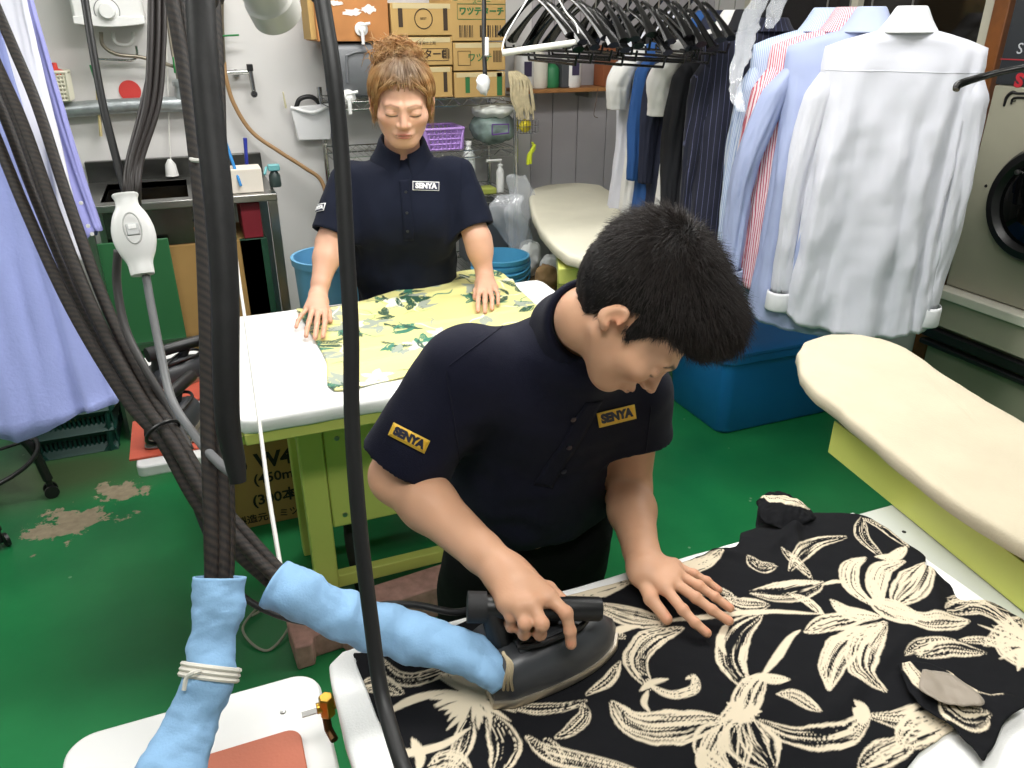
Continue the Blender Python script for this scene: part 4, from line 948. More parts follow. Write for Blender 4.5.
GL = [
 (1.90, yd, 'white dress shirt seen from behind, nearest on the rail', C_white, dict(L=0.93, seed=3, cuffm=C_cuff, swing=(0.04, 0.02), hw=0.226, sleeve=0.74, crumple=0.0048, fold=0.022, yoke=True)),
 (2.02, yd-0.02, 'plain pale blue dress shirt hanging just behind the white one', C_blue, dict(L=0.96, seed=14, cuffm=C_bcuff, swing=(0.11, 0.02), sleeve=0.70, hw=0.232, crumple=0.0045, fold=0.02)),
 (2.11, yd, 'red and white striped shirt between two blue shirts', C_strr, dict(L=0.88, seed=25, swing=(0.04, 0.02), hw=0.225, sleeve=0.70, slr=0.075)),
 (2.21, yd+0.05, 'pale blue shirt with fine stripes, beside the pinstripe jacket', C_strb, dict(L=0.92, seed=36, swing=(0.03, 0.02), hw=0.22, sleeve=0.70)),
 (2.48, -0.42, 'navy pinstripe suit jacket under a torn clear plastic cover', C_pin, dict(L=0.88, seed=47, swing=(0.02, 0.02), hw=0.235, sleeve=0.58, jacket=True, dep=0.085, fold=0.008, collar=0.03)),
 (2.60, -0.40, 'plain charcoal jacket hanging behind the pinstripe one', C_dark, dict(L=0.9, seed=58, hw=0.235, sleeve=0.60, jacket=True, fold=0.01)),
 (2.70, -0.38, 'white short-sleeved shirt between the charcoal jacket and a navy top', C_cream, dict(L=0.78, seed=69, sleeve=0.22, hw=0.235, swing=(0.05, 0.02), slr=0.085)),
 (2.80, -0.36, 'dark navy shirt hanging between white and bright blue clothes', C_navy, dict(L=0.80, seed=70, hw=0.225, sleeve=0.5)),
 (2.88, -0.36, 'bright blue denim shirt on the far part of the rail', C_royal, dict(L=0.80, seed=81, hw=0.235, sleeve=0.5)),
 (2.99, -0.34, 'white short-sleeved coat, second from the far end of the rail', C_cream, dict(L=0.78, seed=92, sleeve=0.22, hw=0.235, swing=(0.07, 0.02), slr=0.09)),
 (3.10, -0.34, 'long white coat at the far end of the rail', C_white, dict(L=0.80, seed=103, hw=0.24, sleeve=0.0)),
]
for y, ya, lab, m, kw in GL:
    zt = 1.685
    xo = 0.035 if y < 2 else 0.0
    garment('hanging_jacket' if kw.get('jacket') else 'hanging_shirt', lab, 'jacket' if kw.get('jacket') else 'shirt', (RX+xo, y, zt), ya, m, **kw)
    hanger((RX+xo, y, zt+0.022), ya, 'clothes hanger inside the '+' '.join(lab.replace(',', '').split()[:8]), 'hangers holding the clothes on the rail', w=0.16, hook=0.125)
# torn clear cover on the jacket
M_film = mat('clear_plastic_film', '#e8ecf2', 0.15, alpha=0.28, spec=0.9)
def film(name, label, P, seed, w=0.05, n=26, k=12, amp=0.015, cat='plastic cover'):
    P = catmull(P, 6); V = []
    for i, p in enumerate(P):
        ww = w*(0.5+0.5*math.sin(PI*min(1, 0.15+i/len(P))))
        for j in range(k):
            s = j/(k-1)*2-1; V.append(p+np.array((0.9*ww*s, -0.35*ww*s, 0.0)))
    V = np.array(V); V = V+np.stack([wav(V*1.0, seed+a, 9, amp) for a in range(3)], 1)
    F = [(i*k+j, i*k+j+1, (i+1)*k+j+1, (i+1)*k+j) for i in range(len(P)-1) for j in range(k-1)]
    return tag(link(name, V, F, M_film, ang=180, solid=0.0004), label, cat)
film('plastic_cover', 'torn strip of clear plastic film hanging over the pinstripe jacket', [at(768, -12, 2.70), at(750, 20, 2.66), at(742, 55, 2.6), at(735, 85, 2.58), at(740, 112, 2.58)], 5, 0.035)
film('plastic_cover', 'short strip of clear plastic film beside the jacket collar', [at(785, -12, 2.72), at(775, 10, 2.68), at(768, 30, 2.66)], 15, 0.03)
# ---- second rail with empty hangers
g = G(); g.cyl((1.05, 2.62, 1.96), (1.85, 2.62, 1.96), 0.012); t = thing('hanging_rail', (1.45, 2.62, 1.96), 'short steel rail carrying empty hangers behind the man', 'clothes rail'); gl('rail', g, M_steel, t)
for x in (1.1, 1.8): g = G(); g.cyl((x, 2.62, 1.96), (x, 2.62, 2.749), 0.006); gl('hanger_rod', g, M_steel, t)
for i in range(22):
    x = 1.14+i*0.031; hanger((x, 2.62-0.02*(i % 2), 1.80-0.012*(i % 4)), PI/2+RNG.uniform(-0.25, 0.15)+0.05, 'empty black plastic hanger in the tight cluster above the back ironing board', 'empty black hangers on the short rail', w=0.20+0.012*(i % 3), slope=0.85, hook=0.13+0.012*(i % 4))
# white hanger with cardboard tube
M_tubew = mat('pale_paper_tube', '#d8d6d0', 0.6)
a = at(502, 53, 2.45); b = at(579, 42, 2.45); top = at(541, -40, 2.45)
t = thing('wire_hanger', a, 'white wire hanger with a pale tube bar, in front of the black hangers', 'hanger')
g = G(); g.tube([a, b], 0.010, 12); gl('tube_bar', g, M_tubew, t)
g = G(); g.tube([a+np.array((0, 0, 0.01)), at(506, 35, 2.45), at(522, 8, 2.45), at(536, -16, 2.45), top, at(552, -14, 2.45), at(566, 12, 2.45), at(576, 24, 2.45), b+np.array((0, 0, 0.008))], 0.0026, 6, smooth=4); g.tube([top, top+np.array((0, 0, 0.1))], 0.0026, 6); gl('wire_frame', g, M_whiteP, t)
# ---- blue clothes at the left
C_peri = mat('periwinkle_cotton', '#949fd6', 0.85, bump=0.5, bscale=140)
def drape_cloth(name, label, left, right, d0, m, seed, thick=0.05, fold=0.018, group=None, cat='shirt', wav_hem=0.0):
    L_ = catmull([at(u, v, d0) for u, v in left], 8); R_ = catmull([at(u, v, d0) for u, v in right], 8); n = 90; V = []
    m_ = min(len(L_), len(R_)); 
    for i in range(m_):
        a, b = L_[i], R_[i]; e = b-a; w = np.linalg.norm(e[:2]); nrm_ = nrm((e[1], -e[0], 0)); v = i/(m_-1)
        for k in range(n):
            th = 2*PI*k/n; x = (math.cos(th)+1)/2; y = math.sin(th)
            V.append(np.r_[a+e*x+nrm_*y*thick*(0.6+0.6*v), th, v, w*x])
    V = np.array(V); th, v, wx = V[:, 3], V[:, 4], V[:, 5]; P = V[:, :3]; nd = nrm((R_[-1]-L_[-1])[[1, 0, 2]]*np.array((1, -1, 0)))
    k = wav(np.c_[np.cos(th)*1.6, np.sin(th)*0.7, v*0.25], seed, 1.5, 2.0, 3)
    P = P+np.outer(k*fold*(0.4+0.6*v), nd); P = P+np.outer(wav(P, seed+5, 12, 0.0022), nd)
    P[:, 2] += np.where(v > 0.97, 0.012*np.sin(np.cos(th)*9), 0)
    F = [(i*n+q, i*n+(q+1) % n, (i+1)*n+(q+1) % n, (i+1)*n+q) for i in range(m_-1) for q in range(n)]
    F.append(tuple(range(n)))
    o = link(name, P, F, m, ang=180, solid=0.002)
    return tag(o, label, cat, group)
drape_cloth('hanging_shirt', 'large periwinkle blue shirt hanging at the far left, in front of the others', [(-200, 20), (-190, 110), (-185, 220), (-190, 330), (-200, 452)], [(0, 30), (22, 110), (54, 215), (88, 315), (118, 405)], 1.62, C_peri, 4, fold=0.022)
drape_cloth('hanging_shirt', 'white shirt showing as a narrow strip behind the periwinkle blue one', [(-100, -30), (-80, 60), (-60, 170), (-40, 240)], [(22, -20), (40, 60), (66, 170), (84, 262)], 1.95, C_white, 9)
o = drape_cloth('hanging_shirt', 'lilac shirt front with small white buttons hanging behind the cables', [(-60, -40), (-40, 60), (0, 170), (40, 250)], [(30, -10), (58, 90), (82, 170), (103, 232)], 2.2, mat('lilac_cotton', '#8d8fc9', 0.85, bump=0.3), 13, fold=0.01)
for i, (u, v) in enumerate(((81, 203), (88, 226), (92, 234))):
    p = at(u, v, 2.1); g = G(); g.lathe(p, [(0.0055, 0), (0.005, 0.002), (0, 0.0022)], axis=-ray(u, v), n=10); gl('button', g, M_whiteP, o)
# ---------------------------------------------------------------- irons
M_body = mat('graphite_plastic', '#3a3c40', 0.38, spec=0.5)
M_sole = mat('worn_aluminium', '#c2b8a8', 0.35, metal=0.8, noise=0.25, nscale=30)
def iron_outline(L, W, z, s=1.0, shift=0.0, n=18):
    t = np.linspace(0, 1, n); x = -L/2+L*t; w = W/2*np.minimum(1, (1-t**2.6))**0.62*np.minimum(1, 0.86+t*1.2)
    x = x*s+shift; w = w*s
    return np.vstack([np.c_[x, -w, np.full(n, z)], np.c_[x[::-1][1:], w[::-1][1:], np.full(n-1, z)]])
def iron(c, R, label, handle=None, L=0.222, W=0.128, cat='iron', loop=True):
    c = np.array(c, float); t = thing('steam_iron', c, label, cat); R = np.array(R)
    def T(P): return c+np.asarray(P)@R.T
    def stack(lv):
        V = np.vstack([iron_outline(L, W, z, s, sh) for z, s, sh in lv]); n = len(iron_outline(L, W, 0))
        F = [(i*n+k, i*n+(k+1) % n, (i+1)*n+(k+1) % n, (i+1)*n+k) for i in range(len(lv)-1) for k in range(n)]+[tuple(range(n-1, -1, -1)), tuple((len(lv)-1)*n+k for k in range(n))]
        return V, F
    V, F = stack([(0, 0.985, 0), (0.002, 1, 0), (0.011, 1, 0), (0.013, 0.985, 0)]); link('soleplate', T(V), F, M_sole, t, ang=40)
    V, F = stack([(0.013, 0.955, -0.002), (0.026, 0.965, -0.002), (0.044, 0.92, -0.004), (0.058, 0.80, -0.008), (0.066, 0.64, -0.010), (0.068, 0.42, -0.012)]); link('iron_body', T(V), F, M_body, t, ang=50)
    h = handle or [(-0.085, 0, 0.108), (0.095, 0, 0.108)]
    h = [np.array(p) for p in h]
    hw_ = [T(p) for p in h] if handle is None else h
    g = G(); d = nrm(hw_[1]-hw_[0]); g.tube([hw_[0], hw_[0]+d*0.004, hw_[1]-d*0.004, hw_[1]], [0.0155, 0.017, 0.017, 0.0155], 18); gl('handle', g, M_black, t)
    b0 = T((-0.075, 0, 0.05)); b1 = hw_[0]+d*0.02
    g = G(); g.tube([b0, b1], [0.020, 0.017], 12); gl('rear_post', g, M_black, t)
    g = G(); g.tube([T((-0.005, 0.012, 0.05)), hw_[0]+(hw_[1]-hw_[0])*0.62], [0.016, 0.012], 12); gl('front_post', g, M_black, t)
    g = G(); q = hw_[0]; g.tube([q-d*0.012, q+d*0.014], 0.0215, 16); gl('junction_block', g, mat('dull_black', '#1d1d1f', 0.7), t)
    if loop:
        g = G(); P = [(-0.065, -0.030, 0.072), (-0.04, -0.040, 0.078), (0.0, -0.036, 0.078), (0.035, -0.026, 0.076), (0.058, -0.004, 0.076), (0.048, 0.018, 0.078), (0.02, 0.02, 0.080), (-0.005, 0.008, 0.080), (-0.04, -0.018, 0.080), (-0.065, -0.030, 0.072)]
        g.tube([T(p) for p in P], 0.0042, 8, smooth=4, cap=False); gl('steam_lever', g, M_black, t)
        g = G(); g.tube([T((-0.065, -0.024, 0.068)), T((-0.01, -0.022, 0.074)), T((0.03, -0.014, 0.070))], [0.013, 0.011, 0.006], 10, flat=0.5); gl('lever_mount', g, M_body, t)
        g = G(); g.lathe(T((0.064, -0.012, 0.0555)), [(0.003, 0), (0.002, 0.002), (0, 0.0022)], axis=R@np.array((0.1, -0.3, 1)), n=8); gl('rivet', g, M_black, t)
    return t
def Rz3(a): return rotz(a)
ic = atZ(556, 662, 0.858); a0 = atZ(497, 688, 0.858); a1 = atZ(618, 651, 0.858)
ang_ = math.atan2(a1[1]-a0[1], a1[0]-a0[0]); dv = np.array((math.cos(ang_), math.sin(ang_), 0)); nv = np.array((-dv[1], dv[0], 0))
icc = a1-dv*0.098+nv*0.022; 
IRON_C = np.array((icc[0], icc[1], 0.857))
iron(IRON_C, rotz(ang_), 'dark grey steam iron in the man\'s right hand, pressing the black floral garment', handle=[atZ(476, 607, 0.972), atZ(601, 609, 0.956)])
# ---- side tray with two resting irons
tz = 0.71
T_ = [atZ(*p, tz) for p in [(136, 440), (144, 455), (228, 437)]]
t = thing('side_tray', (-0.13, 2.3, 0), 'narrow white side shelf with orange mats, left of the far ironing table', 'shelf')
g = G(); g.prism(rpoly(-0.245, -0.03, 1.86, 2.62, 0.02), tz-0.03, tz); gl('tray_plate', g, M_whiteP, t, bevel=0.004)
M_orange = mat('orange_silicone', '#c4533a', 0.6, noise=0.1, nscale=20, bump=0.3, bscale=150)
g = G(); g.bb(-0.26, -0.05, 1.90, 2.12, tz+0.001, tz+0.006); gl('silicone_mat', g, M_orange, t)
g = G(); g.bb(-0.215, -0.035, 2.2, 2.55, tz+0.001, tz+0.007); gl('silicone_mat', g, M_orange, t)
for y in (2.0, 2.45): g = G(); g.bb(-0.20, 0.145, y-0.012, y+0.012, tz-0.055, tz-0.031); gl('support_bar', g, M_lime, t)
g = G(); g.prism(rpoly(-0.225, -0.06, 1.93, 2.08, 0.02), tz+0.007, tz+0.013); tag(gl('rest_plate', g, M_steel, bevel=0.002), 'bright metal rest plate under the nearer parked iron on the side shelf', 'plate')
iron((-0.135, 2.02, tz+0.0135), rotz(math.radians(62)), 'grey iron parked on its metal rest on the side shelf, the nearer one', L=0.20, W=0.11)
iron((-0.12, 2.36, tz+0.0075), rotz(math.radians(25)), 'grey iron with black handle parked further back on the side shelf', L=0.20, W=0.11)
# ---- small white side shelf at the bottom left
sz = 0.70
t = thing('side_tray', (-0.08, 0.9, 0), 'white rounded side shelf at the bottom, left of the near ironing table', 'shelf')
g = G(); g.prism(rpoly(-0.32, 0.062, 0.55, 1.045, 0.045, 10), sz-0.025, sz); gl('tray_plate', g, M_whiteP, t, bevel=0.005)
g = G(); q = atZ(283, 712, sz); g.lathe(q, [(0.005, 0), (0.004, 0.0015), (0, 0.0018)], n=14); gl('screw', g, M_steel, t)
for (x, y) in ((-0.28, 0.6), (0.02, 0.6), (-0.13, 0.96)): g = G(); g.bb(x-0.015, x+0.015, y-0.015, y+0.015, 0, sz-0.025); gl('leg', g, M_lime, t)
mp = [atZ(200, 766, sz), atZ(272, 742, sz), atZ(295, 737, sz), atZ(306, 750, sz), atZ(312, 780, sz)]
g = G(); x1 = mp[3][0]-0.003; y1 = mp[1][1]+0.005; g.prism(rpoly(-0.29, x1, 0.62, y1, 0.022), sz+0.001, sz+0.010)
t2 = tag(gl('silicone_mat', g, mat('terracotta_silicone', '#b9674c', 0.55, bump=0.2), bevel=0.002), 'terracotta silicone iron mat on the bottom white side shelf', 'mat')
# ---- blue cloth hose covers
M_sleeve = mat('light_blue_cloth', '#8bb4da', 0.85, bump=0.3, bscale=300, noise=0.08, nscale=14)
def cloth_tube(name, label, P, r, seed, m, amp=0.006, freq=14, flat=0.85):
    rr = np.interp(np.linspace(0, 1, 90), np.linspace(0, 1, len(r)), r)
    C = catmull(P, 20); s = np.r_[0, np.cumsum(np.linalg.norm(np.diff(C, axis=0), axis=1))]; u = np.linspace(0, s[-1], 90); C = np.stack([np.interp(u, s, C[:, i]) for i in range(3)], 1)
    g = G(); g.tube(C, rr, 36, cap=False, flat=flat); V = np.array(g.V); c = np.repeat(C, 36, 0); d = V-c; L = np.linalg.norm(d, axis=1)
    d /= L[:, None]; key = np.c_[np.repeat(u, 36)*1.0, d[:, 0]*0.03, d[:, 2]*0.03]; V = V+d*(wav(key, seed, freq, amp, 3)+wav(V, seed+2, 8, amp*0.8))[:, None]
    return tag(link(name, V, g.F, m, ang=180, solid=0.0025), label, 'hose cover'), C
zz = lambda u, v, z: atZ(u, v, z)
S2 = [zz(275, 582, 1.02), zz(307, 599, 1.0), zz(347, 618, 0.965), zz(395, 633, 0.935), zz(435, 643, 0.925), zz(466, 653, 0.918), zz(490, 667, 0.905), zz(503, 682, 0.888)]
cloth_tube('hose_cover', 'light blue cloth hose cover running across to the man\'s iron', S2, [0.033, 0.034, 0.034, 0.034, 0.034, 0.033, 0.029, 0.020], 3, M_sleeve)
S1 = [at(220, 577, 0.98), at(216, 625, 0.97), at(208, 675, 0.95), at(192, 722, 0.93), at(172, 770, 0.90), at(150, 830, 0.86)]
cloth_tube('hose_cover', 'light blue cloth hose cover hanging down at the bottom left, tied with tape', S1, [0.030, 0.030, 0.0285, 0.030, 0.035, 0.038, 0.040], 8, M_sleeve)
g = G(); c = at(210, 672, 0.953); 
T_s = nrm(S1[3]-S1[1]); sd, tt, _ = frame_from(T_s)
for o in (-0.006, 0.0, 0.006): g.tube([c+T_s*o+(sd*math.cos(a)+tt*math.sin(a)*0.9)*0.0345 for a in np.linspace(0, 2*PI, 30)], 0.0032, 6, cap=False)
g.tube([c+sd*0.0, at(197, 672, 0.915), at(187, 677, 0.915), at(184, 690, 0.915)], 0.0028, 6, smooth=4)
tag(gl('tie_tape', g, mat('off_white_tape', '#d9d5ca', 0.8)), 'off-white tape tied round the bottom left hose cover', 'tape')
g = G(); c = at(507, 664, 1.07); T_s = nrm(S2[-1]-S2[-3])
for k in range(3):
    g.tube([zz(503, 652+k, 0.95), zz(508+k*2, 664, 0.945), zz(505+k*3, 680, 0.92), zz(503+k*5, 692, 0.88)], 0.0022, 6, smooth=4)
tag(gl('tie_string', g, mat('beige_string', '#b9a98c', 0.85)), 'beige string tying the hose cover end at the back of the man\'s iron', 'string')
# ---------------------------------------------------------------- hoses and cables
def braid(name, ca, cb):
    m = mat(name, ca, 0.55, spec=0.4, bump=0.6, bscale=900)
    nt = m.node_tree; N = nt.nodes; L = nt.links; b = N['Principled BSDF']
    a = N.new('ShaderNodeAttribute'); a.attribute_name = 'UVc'; w = N.new('ShaderNodeTexWave'); w.wave_type = 'BANDS'; w.inputs['Scale'].default_value = 0.5; w.bands_direction = 'DIAGONAL'; w.inputs['Distortion'].default_value = 0.4
    L.new(a.outputs['Vector'], w.inputs['Vector']); mx = N.new('ShaderNodeMix'); mx.data_type = 'RGBA'; mx.inputs['A'].default_value = (*hexc(ca), 1); mx.inputs['B'].default_value = (*hexc(cb), 1)
    L.new(w.outputs['Fac'], mx.inputs['Factor']); L.new(mx.outputs['Result'], b.inputs['Base Color']); return m
M_braid = braid('black_braided_sheath', '#0a0807', '#30261f')
M_rub = mat('black_rubber', '#1b1b1c', 0.5, spec=0.4, bump=0.15, bscale=80)
M_foam = mat('black_foam_tube', '#161617', 0.6, spec=0.4, noise=0.4, nscale=30, bump=0.3, bscale=90)
M_grey = mat('grey_cable_sheath', '#6b6c6e', 0.45)
M_wcord = mat('white_cord_sheath', '#dcdad4', 0.5)
def cable(name, P, r, m, label, cat='cable', group=None, ceil=True, n=12, smooth=10):
    P = [np.array(at(*p)) for p in P]
    if ceil:
        d = nrm(P[0]-P[1]); P = [np.array((P[0][0]+d[0]*0.25, P[0][1]+d[1]*0.25, 2.748)), P[0]+d*0.12]+P
    C = catmull(P, smooth); g = G(); g.tube(C, r, n); s = np.r_[0, np.cumsum(np.linalg.norm(np.diff(C, axis=0), axis=1))]
    uvc = np.c_[np.tile(np.arange(n)/n*4, len(C)), np.repeat(s*110, n), np.zeros(len(C)*n)]
    return tag(link(name, g.V, g.F, m, ang=180, uvc=uvc), label, cat, group)
gA = 'braided hoses in the slanting left bundle'
offs = [(-9, 5, 0.0), (3, -2, 0.02), (14, -7, -0.015), (-3, -4, 0.045), (7, 6, -0.035)]
base = [(-75, -70), (-22, 50), (8, 115), (42, 205), (84, 305), (134, 395), (168, 440), (202, 498), (240, 545), (276, 580)]
spread = [2.4, 2.3, 2.1, 1.8, 1.4, 1.0, 0.68, 0.8, 0.9, 0.7]; dd = [1.44, 1.42, 1.40, 1.36, 1.32, 1.28, 1.25, 1.22, 1.20, 1.18]
for i, (du, dv_, dz) in enumerate(offs):
    cable('braided_hose', [(u+du*s, v+dv_*s*0.6, d+dz) for (u, v), s, d in zip(base, spread, dd)], 0.0095, M_braid, 'black braided hose in the bundle slanting from the top left to the iron', 'hose', gA)
c0 = at(163, 432, 1.235); g = G(); dr = nrm(at(202, 498, 1.22)-at(134, 395, 1.28)); sd, tt, _ = frame_from(dr)
g.tube([c0+(sd*math.cos(a)+tt*math.sin(a))*0.027 for a in np.linspace(0, 2*PI, 28)], 0.003, 6, cap=False); tag(gl('cable_tie', g, M_black), 'black cable tie round the slanting hose bundle', 'cable tie')
gD = 'braided hoses hanging straight down into the left hose cover'
for du, dz, tp in ((0, 0, 0), (13, 0.012, 9), (19, 0.03, 42)):
    cable('braided_hose', [(172+tp, 0, 1.10+dz), (187+tp*.75, 90, 1.09+dz), (200+tp*.5, 200, 1.07+dz), (206+du*0.9, 320, 1.05+dz), (208+du*0.9, 430, 1.03+dz), (211+du*0.9, 520, 1.0+dz), (212+du*.7, 600, 0.985+dz*0.3), (207+du*.6, 650, 0.965), (193+du*.7, 700, 0.945), (177+du*.7, 750, 0.92), (155+du*.7, 810, 0.875), (120+du*.7, 880, 0.84)], 0.0098, M_braid, 'black braided hose hanging vertically into the light blue cover at left', 'hose', gD)
g = G(); c0 = at(207, 158, 1.08)
g.tube([c0+np.array((math.cos(a)*0.021, math.sin(a)*0.024, 0)) for a in np.linspace(0, 2*PI, 28)], 0.003, 6, cap=False); tag(gl('cable_tie', g, M_wcord), 'white cable tie round the vertical hoses', 'cable tie')
P = [at(200, -5, 0.93), at(204, 60, 0.92), at(211, 130, 0.92), at(219, 205, 0.92), at(225, 290, 0.925), at(226, 370, 0.93), at(228, 425, 0.94), at(235, 462, 0.95), at(238, 482, 0.955)]
d0 = nrm(P[0]-P[1]); P = [np.array((P[0][0]+d0[0]*0.25, P[0][1]+d0[1]*0.25, 2.748)), P[0]+d0*0.12]+P
g = G(); g.tube(P, [0.017, 0.017, 0.017, 0.017, 0.017, 0.017, 0.0165, 0.0155, 0.0145, 0.0125, 0.010], 18, smooth=10); tag(gl('foam_tube', g, M_foam, ang=60), 'thick black foam-covered tube hanging at left beside the vertical hoses', 'tube')
cable('power_cable', [(321, -6, 0.66), (333, 70, 0.66), (341, 150, 0.67), (346, 240, 0.68), (351, 330, 0.69), (352, 420, 0.70), (359, 520, 0.71), (371, 620, 0.72), (383, 700, 0.71), (412, 790, 0.66), (455, 870, 0.68), (520, 945, 0.735), (600, 955, 0.745)], 0.0073, M_rub, 'single black cable hanging closest, down the middle left of the picture')
# cables into the white inline switch
sw = [(130, 192, 1.20)]
gB = 'thin cables gathered above the white inline switch'
for i, (u0, u1, u2) in enumerate(((151, 146, 129), (158, 152, 133), (164, 158, 138), (155, 143, 126))):
    cable('power_cable', [(u0, -5, 1.27+i*0.012), (u0-1, 50, 1.26+i*0.012), (u1, 105, 1.25+i*0.01), (u2+3, 160, 1.235+i*0.004), (u2, 190, 1.23), (u2-3+i*2, 215, 1.235+0.01*i)], 0.0052, mat('brown_black_rubber', '#241d1b', 0.5), 'thin dark cable coming down to the white inline switch', 'cable', gB)
cable('power_cable', [(84, -5, 1.27), (92, 45, 1.26), (103, 105, 1.25), (118, 165, 1.245), (128, 200, 1.24)], 0.0062, M_rub, 'dark cable running alone from the top left to the white switch')
cable('power_cable', [(118, 250, 1.26), (117, 285, 1.27), (126, 330, 1.27), (146, 370, 1.26), (170, 410, 1.26), (190, 450, 1.25)], 0.0068, mat('dark_grey_rubber', '#3a3838', 0.5), 'dark grey cable curving down from behind the white switch', ceil=False)
cable('power_cable', [(146, 276, 1.20), (152, 310, 1.19), (161, 355, 1.17), (172, 400, 1.13), (196, 437, 1.05), (218, 462, 1.0), (238, 478, 0.965)], 0.0062, M_grey, 'grey cable from the white switch to the end of the foam tube', ceil=False)
cable('iron_cable', [(186, 478, 1.27), (205, 530, 1.25), (232, 585, 1.22), (270, 612, 1.2), (320, 622, 1.19), (375, 606, 1.19), (415, 605, 1.18), (452, 612, 1.17), (474, 609, 1.155)], 0.0055, M_rub, 'black cord running behind the blue cover to the iron handle', ceil=False)
cable('cord', [(228, 190, 2.3), (238, 270, 2.1), (248, 340, 1.8), (259, 420, 1.55), (268, 490, 1.4), (276, 540, 1.32), (283, 582, 1.27)], 0.0040, M_wcord, 'thin white cord hanging in front of the far table\'s white pad', 'cord')
rod_ = cable('hanging_rod', [(484, -5, 2.9), (484, 40, 2.9), (485, 75, 2.9)], 0.0085, M_rub, 'black rod with white tape at its end, hanging before the cartons', 'rod')
g = G(); g.ball(at(484, 85, 2.9), (0.026, 0.02, 0.04), 10); V = np.array(g.V); V += np.stack([wav(V, 3+k, 18, 0.012) for k in range(3)], 1)
link('tissue_wrap', V, g.F, mat('white_tissue', '#ececec', 0.9), rod_, ang=180)
g = G(); g.cyl(at(487, 38, 2.86), at(487, 56, 2.86), 0.008); gl('switch', g, M_whiteP, rod_)
# white inline switch
c = at(134, 235, 1.195); up = nrm(at(128, 195, 1.2)-at(146, 275, 1.2)); rt = nrm(np.cross(-ray(134, 235), up))*-1; nf = nrm(np.cross(rt, up)); nf = nf if np.dot(nf, -ray(134, 235)) > 0 else -nf
t = thing('inline_switch', c, 'white oval inline switch hanging among the cables at left', 'switch')
prof = [(-0.063, 0.017), (-0.058, 0.0175), (-0.044, 0.0185), (-0.028, 0.0255), (-0.010, 0.0305), (0.010, 0.0305), (0.030, 0.025), (0.044, 0.0175), (0.055, 0.0165), (0.062, 0.019), (0.064, 0.0185)]
V = []; n = 32
pr = catmull([(a, b, 0) for a, b in prof], 4)
for a, b, _ in pr:
    dth = 0.013+0.006*(b-0.0175)/0.017
    for k in range(n):
        q = 2*PI*k/n; V.append(c+up*a+rt*b*np.sign(math.cos(q))*abs(math.cos(q))**0.8+nf*dth*np.sign(math.sin(q))*abs(math.sin(q))**0.8)
F = [(i*n+k, i*n+(k+1) % n, (i+1)*n+(k+1) % n, (i+1)*n+k) for i in range(len(pr)-1) for k in range(n)]+[tuple(range(n)), tuple((len(pr)-1)*n+k for k in range(n-1, -1, -1))]
link('switch_housing', V, F, M_whiteP, t, ang=50)
g = G(); ring = [c+up*(0.006+0.024*math.sin(a))+rt*0.0125*math.cos(a)+nf*0.0185 for a in np.linspace(0, 2*PI, 30)]; g.tube(ring, 0.0012, 6, cap=False); gl('recess_rim', g, mat('pale_grey_plastic', '#bdbdbb', 0.4), t)
Rb = np.stack([rt, up, nf], 1); g = G(); g.box(c+up*0.004+nf*0.0175, (0.018, 0.018, 0.006), R=Rb); k_ = gl('rocker', g, mat('light_grey_plastic', '#b4b6b6', 0.35), t, bevel=0.0012)
g = G(); g.box(c+up*0.008+nf*0.0205, (0.011, 0.007, 0.002), R=Rb); gl('rocker_window', g, M_whiteP, k_)
